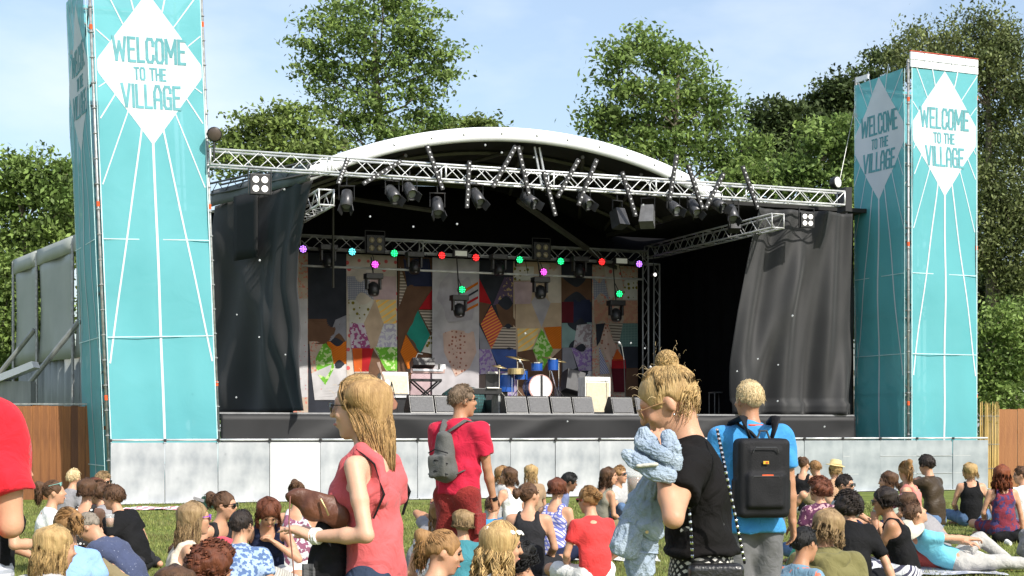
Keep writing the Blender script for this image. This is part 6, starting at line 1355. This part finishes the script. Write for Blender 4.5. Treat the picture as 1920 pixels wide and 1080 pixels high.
# kneeling figure beside the red sleeve
f = Fig('kneeling person in a dark top with a wristwatch, mostly hidden behind the red sleeve', -12, 9.9, 60, GS, skin='fair', vox=.012, seed=93)
f.pose('kneel', rh=(.20, .30, .72), lh=(-.1, .3, .6), fem=True, head=(0, -10, 0), rel=(.3, -1, 0)); f.body(); f.garment('t_shirt', blk, 'tank'); f.garment('shorts', W_('grey stripe', (.3, .32, .36), pat=('stripe', (.5, .5, .55), .6), pscale=7), 'shorts'); f.hair('brown', 'pony', .2, n=160)
w_ = f.J['rw']; MB().lathe([(.031, -.012), (.031, .012)], c=tuple(w_), n=160, axis=Vector(nrm(w_ - f.J['re']))).build('wristwatch', blk, f.t)
print('crowd time', _t.time() - _T0)
_T0 = _t.time()
# ------------------------------------------------------------------ coral tank top woman
f = Fig('young woman in a coral tank top holding a brown leather bag, facing left', 706, 5.6, -72, None, h=.945, skin='pale', vox=.0084, seed=5)
f.pose('stand', lean=2, hunch=3, fem=True, head=(-12, -4, 0), sw=.16, lh=(-.19, .19, 1.14), rh=(.12, .30, 1.12), lel=(-.25, -1, -.4), rel=(.3, -1, -.6), lhd=(0.1, .93, .30), rhd=(.0, .95, .25), curl=.35, lf=(-.1, .2, .075), rf=(.1, -.15, .075), build=.88)
f.body()
M_coral = W_('coral', (.56, .115, .12), col2=(.48, .09, .10), scale=3)
f.garment('tank_top', M_coral, 'tank', inf=.014, fold=.005, hem=.16); f.garment('shorts', W_('dark denim', (.03, .045, .08)), 'shorts', sleeve=.6)
# racer back
R3 = f.R[2]; up = np.array([0, 0, 1.])
f.blob('racer_back', M_coral, [(f.nb - f.fw * .075 - R3 @ up * .16, f.nb - f.fw * .062 - R3 @ up * .02, .028, .018, .03), (f.nb - f.fw * .062 - R3 @ up * .02, f.nb + f.rt * .07 + R3 @ up * .012, .018, .016, .02), (f.nb - f.fw * .062 - R3 @ up * .02, f.nb - f.rt * .07 + R3 @ up * .012, .018, .016, .02)], vox=.006)
for q in (-1, 1): MB().path([f.nb + f.rt * q * .10 + f.fw * .06 - R3 @ up * .08, f.nb + f.rt * q * .112 + R3 @ up * .034, f.nb + f.rt * q * .125 - f.fw * .072 - R3 @ up * .03, f.nb + f.rt * q * .13 - f.fw * .105 - R3 @ up * .15, f.nb + f.rt * q * .15 - f.fw * .06 - R3 @ up * .24], [.0075] * 5, 6, .5).build('black_strap', blk, f.t)
f.hair('darkblond', 'long', .27, n=2300, wave=.003, rr=.0015, bulk=.005, gather=.55, sides=3)
# hair taken back from the temples over the loose hair
mb = MB(); rg = f.rng
T = f.sph(math.pi, 1.05, 1.22)
for i in range(800):
    sgn = rg.choice((-1, 1)); az = sgn * rg.uniform(.35, 1.5); ph = rg.uniform(.3, 1.25); pts = []
    v0 = nrm(f.sph(az, ph, 1) - f.hc); v1 = nrm(T - f.hc)
    vm = nrm(f.sph(sgn * 2.0, 1.15 + rg.uniform(-.25, .1), 1) - f.hc)
    for k in range(8):
        t_ = k / 7; v_ = nrm(v0 * (1 - t_) ** 2 + vm * 2 * t_ * (1 - t_) + v1 * t_ ** 2); loc = f.HM.T @ v_
        sc = 1 / math.sqrt((loc[0] / .080) ** 2 + (loc[1] / .103) ** 2 + (loc[2] / .099) ** 2); pts.append(f.H(0, -.012, .03) + v_ * sc * (1.125 + rg.uniform(0, .03)))
    mb.path(pts, [.0008] + [.0014] * 6 + [.001], 4, .6)
mb.build('tied_back_hair', hair_mat('blond'), f.t, smooth=True)
MB().ball(tuple(T), (.014, .014, .02), 8).build('hair_clip', W_('hair tie white', (.8, .8, .78)), f.t, smooth=True)
f.flyaway('blond', 40, .05, .0004); f.face('face')
# white bands on the wrist
for k in range(3):
    w_ = f.J['lw'] + (f.J['le'] - f.J['lw']) * (.02 + .05 * k); MB().lathe([(.031, -.004), (.034, 0), (.031, .004)], c=tuple(w_), n=14, axis=Vector(nrm(f.J['lw'] - f.J['le']) + np.array([.1 * k, .1, 0]))).build('wrist_band', W_('white band', (.8, .8, .76)), f.t, smooth=True)
# brown leather bag resting on her hands
M_lea = mat('brown leather', (.13, .045, .022), .52, 0, col2=(.07, .025, .014), scale=9, det=6, bump=.35, bscale=30, spec=.5)
bx, by, bz = P(594, 950, 5.5)
t = thing('leather_bag', 'dark brown soft leather bag, held by the coral top woman', 'bag', (bx, by, bz))
o = SDF(); o.cap((-.075, 0, .035), (.0, 0, .0), .024, .048, .03, (0, 1, 0), .6); o.cap((0, 0, .0), (.085, .0, -.035), .048, .040, .03, (0, 1, 0), .6); o.cap((-.07, 0, .045), (.06, 0, .012), .014, .014, .02); o.cap((-.09, .0, .045), (-.10, 0, .04), .014, .012, .02)
o.mesh('bag_body', .0055, M_lea, t, inflate=.003, noise=(.0055, 48, 3))
MB().path([(-.095, -.02, .04), (-.098, -.03, -.06), (-.085, -.02, -.2), (-.075, -.02, -.33), (-.06, 0, -.45)], [.004] * 5, 5, .5).build('shoulder_strap', mat('pinkish leather strap', (.36, .16, .12), .5, scale=9), t)
MB().path([(.02, -.045, .03), (.04, -.052, -.005), (.05, -.05, -.03)], [.004] * 3, 6).build('buckle', mat('brass buckle', (.5, .4, .2), .3, .8, scale=5), t)
# black jacket over the forearm
bx, by, bz = P(612, 1040, 5.55)
t = thing('black_jacket', 'black jacket hanging over the forearm of the coral top woman', 'jacket', (bx, by, bz))
o = SDF()
for (a, b, r1, r2) in (((.0, 0, .11), (.02, 0, -.14), .035, .055), ((.03, .03, .12), (.06, .02, -.16), .03, .05), ((-.03, 0, .02), (-.045, 0, -.16), .028, .045), ((-.01, -.02, .08), (-.02, -.02, -.16), .03, .03)): o.cap(a, b, r1, r2, .02)
o.mesh('jacket_body', .006, W_('black jersey', (.012, .012, .014), bump=.4), t, noise=(.006, 60, 4))
MB().grid(lambda a, b: (-.085 + .05 * a, -.045 - .006 * math.sin(a * 9), -.19 + b * .16), 6, 6).build('lining', W_('grey lining', (.09, .09, .095)), t)
# ------------------------------------------------------------------ bun woman
f = Fig('blonde woman with a messy top bun and sunglasses in a black t-shirt, facing left', 1316, 5.05, -80, None, h=.962, skin='fair', vox=.0080, seed=8)
f.pose('stand', lean=1, hunch=9, fem=True, head=(-4, -27, 0), sw=.165, lh=(-.23, .125, 1.425), rh=(.10, .17, 1.36), lel=(-.14, -.04, -.20), rel=(.3, -.9, -1), lhd=(.25, .3, 1), rhd=(-.3, .3, 1), curl=.9, build=1.0)
f.body(); f.garment('t_shirt', W_('black cotton', (.010, .0095, .0095), col2=(.008, .007, .007), sheen=0, spec=.08), 'tee', inf=.016, sleeve=.52, fold=.007, hem=-.22)
f.garment('patterned_shorts', W_('white black lattice', (.62, .60, .56), pat=('check', (.02, .02, .02), .55, (0, .78, .0)), pscale=16, col2=(.55, .52, .48)), 'shorts', inf=.008, sleeve=.7, hem=.15)
f.hair('blond', 'bun', .1, n=2800, rr=.0013, tie=(math.pi, .42), bulk=.007, sides=3)
# loose waves behind the ear and at the nape
mb = MB(); rg = f.rng
for i in range(170):
    az = rg.choice((-1, 1)) * rg.uniform(2.0, 3.1); p = f.sph(az, rg.uniform(1.5, 1.95), 1.02 + rg.uniform(0, .08)); d = f.HM @ np.array([0, .45, -.2]); L = rg.uniform(.05, .13); w1 = rg.uniform(0, 6)
    pts = [p + (d * .30 * t_ + np.array([0, 0, -1.]) * (.75 * t_)) * L + np.array([math.sin(w1 + t_ * 6), math.cos(w1 + t_ * 5), math.sin(w1 * 2 + t_ * 5)]) * .007 * (1 + t_) for t_ in (0, .2, .4, .6, .8, 1)]
    mb.path(pts, [.0012, .0018, .0017, .0014, .001, .0004], 4)
mb.build('loose_waves', hair_mat('blond'), f.t, smooth=True)
T = f.sph(math.pi, .42, 1.30); f.flyaway('platin', 34, .04, .0004, pts0=T); f.flyaway('platin', 34, .05, .0004); f.face('face', gcol=('gold', (.35, .2, .1)))
for q in (-1, 1): MB().ball(tuple(f.H(q * .080, .0, -.042)), (.004, .004, .006), 8).build('earring', M_chrome, f.t, smooth=True)
# handbag with a chain strap
def chain(pts, name, parent, step=.011):
    m_ = MB(); pts = [Vector(p) for p in pts]; k = 0; d = 0
    lk = MB().lathe([(.0032, -.0055), (.0052, -.003), (.0052, .003), (.0032, .0055)], n=6).mesh('chain_link'); 
    for a, b in zip(pts, pts[1:]):
        L = (b - a).length; n = int(L / step)
        for i in range(n):
            p = a.lerp(b, i / n); o = link('chain_link', lk, parent, p, mat=M_chrome if k % 2 == 0 else blk); o.rotation_euler = (b - a).to_track_quat('Z', 'Y').to_euler(); k += 1
t = thing('shoulder_bag', 'small black shoulder bag on a silver and black chain worn by the bun woman', 'bag', P(1342, 1078, 4.88))
O_ = Vector(t.location)
o = SDF(); o.box((0, 0, -.03), (.072, .02, .05), .018, .01); o.mesh('bag_body', .006, mat('black leather', (.014, .013, .014), .3, 0, scale=20, bump=.2, bscale=90, spec=.6), t)
MB().tube((-.08, -.02, .028), (.08, -.02, .034), .006, 6).build('zip', mat('dark zip', (.05, .05, .05), .3, .6, scale=9), t)
chain([P(1345, 806, 4.95) - O_, P(1360, 880, 4.80) - O_, P(1379, 970, 4.80) - O_, P(1397, 1060, 4.86) - O_], 'chain', t)
chain([P(1292, 950, 4.84) - O_, P(1296, 1000, 4.83) - O_, P(1299, 1055, 4.86) - O_], 'chain', t)
# denim jacket
def denim_jacket():
    Z = 4.76; c = P(1225, 930, Z); t = thing('denim_jacket', 'faded pale blue denim jacket bundled over the arm of the bun woman', 'jacket', c)
    md = mat('faded denim with fold shading', (.42, .49, .57), .9, 0, col2=(.17, .23, .32), scale=9, det=8, bump=.5, bscale=150, contrast=.9)  # faded blue; the strong noise contrast paints in light and dark of folds
    def q(px, py, dy=0): p = P(px, py, Z) - c; return np.array((p.x, p.y + dy, p.z))
    rg = random.Random(31)
    from mathutils import noise as mn
    def cloth_part(name, spine, flat=.6, amp=.5, seed=0, fr=14, along=.55):
        """a crumpled tube of cloth: creases are ridged noise running mostly along the piece"""
        pts = [q(*p[:2], p[2]) for p in spine]; rs = [p[3] for p in spine]; NU, NV = 72, 90
        def at(t):
            x = t * (len(pts) - 1); k = min(int(x), len(pts) - 2); f = x - k; f = f * f * (3 - 2 * f) if len(pts) > 2 else f
            return pts[k] * (1 - f) + pts[k + 1] * f, rs[k] * (1 - f) + rs[k + 1] * f
        vs = []; fs = []
        for j in range(NV + 1):
            tq = j / NV; c_, r_ = at(tq); d = nrm(at(min(1, tq + .04))[0] - at(max(0, tq - .04))[0]); sd_ = nrm(np.cross(d, [0, 1., 0])); fw_ = nrm(np.cross(sd_, d))
            end = min(1, 6 * tq, 6 * (1 - tq)) ** .5 if 0 < tq < 1 else .0; end = .25 + .75 * end
            for i in range(NU):
                a_ = 2 * math.pi * i / NU; u = (math.cos(a_), math.sin(a_))
                p = Vector((u[0] * 1.1 + seed, u[1] * 1.1, tq * along * fr * .4 + seed * 2))
                n1 = abs(mn.noise(p * 1.9 + Vector((0, 0, 3)))); n2 = abs(mn.noise(p * 4.1 + Vector((5, 1, 0)))); n3 = mn.noise(Vector((p.x * 1.2, p.y * 1.2, tq * 7 + seed)))
                k = 1 + .72 * amp * (.30 - 1.35 * n1 - .30 * n2 + .5 * n3)
                vs.append(c_ + (sd_ * u[0] + fw_ * u[1] * flat) * r_ * end * k)
        for j in range(NV):
            for i in range(NU): fs.append((j * NU + i, j * NU + (i + 1) % NU, (j + 1) * NU + (i + 1) % NU, (j + 1) * NU + i))
        fs += [tuple(range(NU - 1, -1, -1)), tuple(range(NV * NU, NV * NU + NU))]
        return MB().add(vs, fs).build(name, md, t, smooth=True)
    cloth_part('jacket_body', [(1206, 800, .0, .020), (1212, 835, .0, .040), (1228, 866, .0, .052), (1262, 890, .0, .036)], .6, .55, 1)
    cloth_part('jacket_collar', [(1166, 846, -.02, .016), (1186, 860, -.03, .026), (1222, 882, -.04, .030), (1266, 896, -.03, .024)], .55, .5, 2)
    cloth_part('jacket_front', [(1248, 806, -.0, .020), (1258, 840, -.015, .030), (1264, 884, -.01, .028)], .6, .5, 3)
    cloth_part('jacket_flap', [(1190, 828, -.03, .014), (1222, 842, -.045, .022), (1256, 862, -.045, .022)], .5, .5, 7)
    cloth_part('sleeve', [(1238, 886, .10, .040), (1216, 940, .10, .050), (1222, 985, .10, .046), (1246, 1014, .10, .022)], .6, .5, 4)
    cloth_part('sleeve', [(1214, 920, .11, .036), (1192, 985, .11, .046), (1170, 1050, .10, .052)], .6, .5, 5)
    cloth_part('jacket_tail', [(1218, 980, .13, .045), (1210, 1040, .13, .052), (1204, 1095, .13, .045)], .6, .5, 6)
    mw = mat('pale denim lining', (.62, .60, .52), .85, 0, scale=9, bump=.3)
    o = SDF(); o.cap(q(1194, 873, -.052), q(1226, 870, -.062), .009, .010, .01, (0, 0, 1), .7); o.mesh('lining', .004, mw, t)
    ms = mat('denim seam thread', (.62, .58, .48), .8, scale=30)
    bt = MB().lathe([(.006, 0), (.005, .003)], n=10, axis=(0, -1, 0)).mesh('button')
    for p in ((1216, 838, -.036), (1216, 1000, .055)): link('button', bt, t, tuple(q(*p)), mat=M_brass)
denim_jacket()
# beer cup
Z = 5.4; c = P(1191, 930, Z)
t = thing('beer_cup', 'clear plastic cup of amber beer held up left of the bun woman', 'cup', c)
MB().lathe([(.024, 0), (.025, .002), (.030, .088), (.032, .088), (.027, 0)], n=22).build('cup', mat('clear plastic', (.8, .82, .82), .08, 0, scale=4, alpha=.35, spec=.8), t, smooth=True)
MB().lathe([(.0235, .003), (.0285, .068), (0, .068)], n=22).build('beer', mat('amber beer', (.62, .22, .02), .15, 0, col2=(.5, .16, .015), scale=4, trans=.4), t, smooth=True)
MB().lathe([(.0287, .068), (.029, .075), (0, .075)], n=22).build('foam', W_('beer foam', (.85, .82, .72)), t, smooth=True)
# ------------------------------------------------------------------ man with the black backpack
f = Fig('man with short blond hair in a blue t-shirt with a black camera backpack', 1412, 9.3, -6, None, h=1.005, skin='tan', vox=.0095, seed=14)
f.pose('stand', lean=2, hunch=6, fem=False, head=(-16, 2, 0), sw=.20, rh=(.27, .04, .82), lh=(-.25, .16, .84), rel=(.25, -1, 0), build=1.06)
f.body(); f.garment('t_shirt', W_('azure', (.055, .27, .56), col2=(.045, .23, .50), scale=3), 'tee', inf=.018, sleeve=.62, fold=.006, hem=.045)
f.garment('shorts', W_('grey chino', (.13, .13, .135), scale=10, bump=.4), 'shorts', inf=.008, sleeve=.95, fold=.007); f.hair('platin', 'short', .035, n=1600, rr=.0017, bulk=.003, wave=.0); f.face(None)
def backpack(f, big=True):
    R3 = f.R[1]; c = f.chest - f.fw * .21 - np.array([0, 0, .17 if big else .06]); t = thing('backpack', 'boxy black camera backpack with orange pull on the blond man\'s back' if big else 'slim grey hiking backpack on the man in the red t-shirt', 'backpack', f.t.location, 0)
    t.rotation_euler = f.t.rotation_euler; t.scale = f.t.scale
    mk = W_('backpack nylon', (.014, .014, .016), rough=.55, bump=.25, bscale=160) if big else W_('grey nylon', (.10, .10, .095), rough=.6, bump=.3, bscale=90)
    m2 = mat('piping shine', (.06, .06, .065), .3, 0, scale=9) if big else W_('black nylon', (.02, .02, .022))
    if big:
        o = SDF(); o.box(c, (.125, .055, .205), .035, .02); o.box(c + np.array([0, -.075, -.075]), (.095, .02, .085), .02, .02); o.box(c + np.array([0, -.068, .10]), (.085, .012, .07), .015, .015)
        for q in (-1, 1): o.box(c + np.array([q * .145, .0, -.10]), (.018, .035, .08), .012, .015)
        o.mesh('pack_body', .0085, mk, t, noise=(.0015, 30, 1))
        for z, w_ in ((.012, .095), (.185, .08)): MB().path([c + np.array([-w_, -.108, z - .03]), c + np.array([-w_ * .8, -.116, z]), c + np.array([w_ * .8, -.116, z]), c + np.array([w_, -.108, z - .03])], .0035, 5).build('zip', m2, t)
        MB().box(tuple(c + np.array([.0, -.1105, .095])), (.034, .004, .018)).build('emblem', mat('yellow emblem', (.7, .42, .03), .5, scale=9), t); MB().box(tuple(c + np.array([.005, -.1135, .095])), (.014, .004, .008)).build('emblem_mark', mat('red mark', (.6, .05, .03), .5, scale=9), t)
        MB().box(tuple(c + np.array([.01, -.112, .018])), (.07, .006, .010)).build('orange_pull', M_orange, t)
        MB().path([c + np.array([-.04, -.05, .235]), c + np.array([-.02, -.05, .285]), c + np.array([.02, -.05, .285]), c + np.array([.04, -.05, .235])], .007, 6).build('handle', m2, t)
        for q in (-1, 1):
            MB().path([c + np.array([q * .06, .0, .22]), c + np.array([q * .09, .02, .30]), c + np.array([q * .10, .04, .37]), f.nb + f.rt * q * .12 + np.array([0, -.03, .065]), f.nb + f.rt * q * .135 + f.fw * .08 + np.array([0, 0, .0]), f.chest + f.rt * q * .15 + f.fw * .14, f.chest + f.rt * q * .17 + f.fw * .06 - np.array([0, 0, .18]), c + np.array([q * .13, .05, -.10])], [.026, .03, .032, .034, .032, .028, .02, .015], 8, .3).build('shoulder_strap', mk, t, smooth=True)
        MB().path([f.nb + np.array([-.11, -.05, .06]), f.nb + np.array([-.03, -.105, .0]), f.nb + np.array([.05, -.13, -.09])], [.018, .022, .018], 6, .5).build('camera_strap', mk, t, smooth=True)
        for k in range(2): MB().path([c + np.array([-.142, -.05, -.11 + k * .16]), c + np.array([-.15, -.06, -.09 + k * .16])], .006, 5).build('orange_tag', M_orange, t)
    else:
        o = SDF(); o.cap(c + np.array([0, .03, -.16]), c + np.array([.0, .02, .10]), .085, .05, .03, (1, 0, 0), 1.3); o.box(c + np.array([.0, -.06, -.12]), (.06, .02, .07), .015, .02); o.mesh('pack_body', .010, mk, t, noise=(.004, 40, 2))
        for k in range(3): MB().path([c + np.array([-.09, -.06, -.18 + k * .08]), c + np.array([0, -.10, -.15 + k * .08]), c + np.array([.09, -.06, -.18 + k * .08])], .005, 5).build('bungee', m2, t)
        for q in (-1, 1): MB().path([c + np.array([q * .03, .03, .14]), f.nb + f.rt * q * .09 + np.array([0, -.05, .05]), f.nb + f.rt * q * .12 + f.fw * .04 + np.array([0, 0, .035]), f.chest + f.rt * q * .15 + f.fw * .12, f.chest + f.rt * q * .17 - np.array([0, 0, .15]), c + np.array([q * .1, .03, -.18])], [.022, .028, .028, .022, .014, .01], 8, .35).build('shoulder_strap', mk, t, smooth=True)
backpack(f)
MB().path([f.nb + np.array([.11 * math.cos(a) * .62, -.01 + .07 * math.sin(a), .045]) for a in [math.pi + math.pi * i / 8 for i in range(9)]], [.007] * 9, 6).build('orange_lanyard', M_orange, f.t)
# ------------------------------------------------------------------ man in the red t-shirt
f = Fig('man in red t-shirt and red cargo shorts with a grey backpack, looking right', 858, 11.8, 32, None, h=1.03, skin='tan', vox=.0105, seed=15)
f.pose('stand', lean=0, hunch=5, fem=False, head=(34, 2, 0), sw=.20, rh=(.24, .14, .88), lh=(-.24, .16, .90), rel=(.3, -1, 0), build=1.04, belly=.015, curl=1.2)
f.body(); f.garment('t_shirt', W_('crimson', (.50, .018, .05), col2=(.43, .014, .04), scale=3), 'tee', inf=.018, sleeve=.6, fold=.006, hem=-.06)
f.garment('cargo_shorts', W_('brick red', (.24, .026, .022), col2=(.17, .016, .016), bump=.5, bscale=30), 'shorts', inf=.014, sleeve=.98, fold=.009); f.hair('greybrown', 'short', .06, n=1100, rr=.0022, bulk=.004); f.face(None)
MB().box(tuple(f.J['Rh'] + np.array([.12, .0, -.22])), (.03, .13, .16)).build('cargo_pocket', W_('brick red', (.3, .035, .03)), f.t, bevel=.01)
w_ = f.J['rw']; MB().lathe([(.033, -.014), (.033, .014)], c=tuple(w_), n=12, axis=Vector(nrm(w_ - f.J['re']))).build('wristwatch', blk, f.t)
b = MB(); 
for q in (-1, 1): b.path([f.H(q * .062, .096, .02), f.H(q * .079, -.01, .01)], .0028, 5)
b.path([f.H(-.062, .095, .024), f.H(0, .112, .026), f.H(.062, .095, .024)], .0028, 5); b.build('glasses', blk, f.t)
backpack(f, False)
# ------------------------------------------------------------------ red sleeve at the left edge
f = Fig('large person in a bright red t-shirt cut off by the left photo edge, elbow bent', -150, 4.35, -10, None, h=1.05, skin='fair', vox=.0098, seed=16)
f.pose('stand', lean=2, hunch=6, fem=False, sw=.205, rh=(.16, .24, 1.22), rel=(.25, -.4, -1), lh=(-.2, .2, 1.1), head=(0, -5, 0), build=1.08, curl=.9)
f.body(); f.garment('t_shirt', W_('vivid red', (.62, .020, .035), col2=(.55, .016, .028), scale=3), 'tee', inf=.018, sleeve=.60, fold=.007, hem=.10); f.garment('trousers', den, 'trousers'); f.hair('brown', 'short', .05, n=60); f.face(None)
# ------------------------------------------------------------------ litter and belongings on the lawn
M_litter = W_('white paper', (.75, .75, .73))
rr = random.Random(12)
for px, py, lb in ((660, 0, ''), (963, 1070, 'between the flower band woman and the black dress'), (978, 1072, 'right of the other crumpled cup'), (958, 952, 'white shoes by the long haired woman near the barrier'), (968, 958, 'second white shoe near the barrier'), (1778, 1048, 'small white scrap on the lawn below the lying person'), (1845, 1046, 'tiny white scrap on the lawn under the bare foot'), (1895, 1024, 'pale green flattened cup on the lawn at the right edge')):
    if not lb: continue
    Z = HC * F / (py - HY); c = P(px, py, Z); c.z = .03
    t = thing('crumpled_cup', ('crumpled white cup on the grass ' + lb) if 'white' not in lb and 'green' not in lb else lb, 'litter', c, rr.uniform(0, 6))
    MB().lathe([(.026, 0), (.030, .03), (.036, .085), (.034, .085), (.026, .01)], c=(0, 0, 0), n=9, axis=(1, .3, .25)).build('cup', M_litter, t)
def rug(lb, px, py, w, d, m, rz=0, name='picnic_blanket'):
    Z = HC * F / (py - HY); t = thing(name, lb, 'blanket', ((px - 960) / F * Z, Z, .012), rz)
    MB().grid(lambda a, b: ((a - .5) * w, (b - .5) * d, .012 + .010 * math.sin(a * 17 + b * 5) + .01 * math.sin(b * 13)), 20, 14).build('cloth', m, t, smooth=True)
rug('pale patterned blanket under the dark bob woman', 1690, 1072, 1.9, 1.0, W_('grey pattern', (.30, .32, .38), pat=('blotch', (.5, .5, .55), .5), pscale=9))
rug('navy and white blanket under the striped shorts of the lying man', 545, 1055, 1.5, .8, W_('navy white', (.08, .10, .16), pat=('check', (.45, .45, .5), .8), pscale=4))
rug('pink and white striped towel lying near the barrier on the left', 315, 955, 1.6, .9, W_('pink towel', (.6, .25, .3), pat=('stripe', (.7, .7, .72), .5, (0, 1.57, 0)), pscale=1.5), name='beach_towel')
rug('white sheet under the scarlet t-shirt woman', 1150, 1050, 1.0, .7, W_('sheet white', (.62, .62, .60)), name='beach_towel')
def lump(name, lb, cat, px, Z, prims, m, pn='bag_body', noise=(.012, 25, 3), vox=.014, extra=None):
    t = thing(name, lb, cat, ((px - 960) / F * Z, Z, 0)); o = SDF()
    for p in prims: o.cap(*p)
    o.mesh(pn, vox, m, t, noise=noise)
    return t
t = lump('duffel_bag', 'black bag with a pale bottle lying at the right edge', 'bag', 1898, 19.2, [((-.2, 0, .08), (.3, 0, .1), .07, .09, .03), ((.1, 0, .1), (.35, .1, .12), .08, .08, .03)], blk)
t = lump('grey_backpack', 'grey rucksack standing on the grass at the right edge', 'backpack', 1928, 17.0, [((0, 0, .1), (0, 0, .26), .12, .09, .03)], gry); t.name = 'backpack'; MB().box((0, -.13, .1), (.14, .03, .12)).build('front_pocket', char, t, bevel=.01)
t = lump('duffel_bag', 'dark green and black pile of clothes by the barrier, left', 'clothes', 385, 27.2, [((-.3, 0, .06), (.25, 0, .12), .07, .14, .05), ((.0, .1, .15), (.3, 0, .1), .1, .08, .05)], W_('dark green', (.03, .07, .05)), pn='clothes_body'); t.name = 'clothes_pile'; MB().box((-.1, -.1, .2), (.2, .03, .05), (0, .3, 0)).build('grey_strap', gry, t)
t = lump('duffel_bag', 'round jade green folded tent standing behind the boy with black hair', 'tent', 1502, 13.5, [((-.06, 0, .12), (.06, 0, .42), .12, .12, .05, (0, 1, 0), .4)], W_('jade green', (.06, .34, .22)), pn='tent_body', noise=(.004, 20, 2)); t.name = 'folded_tent'; MB().box((0, -.07, .3), (.1, .02, .03)).build('tent_strap', blk, t)
# beer cup of the crop top group
t = thing('beer_cup', 'small cup of amber beer beside the black and white crop top', 'cup', P(206, 988, 15.0))
MB().lathe([(.034, 0), (.045, .13)], n=16).build('cup', mat('clear plastic', (.8, .82, .82), .08, 0, scale=4, alpha=.35), t, smooth=True); MB().lathe([(.032, .005), (.04, .09)], n=16).build('beer', mat('amber beer', (.6, .2, .02), .15, scale=4), t, smooth=True)
print('front time', _t.time() - _T0)
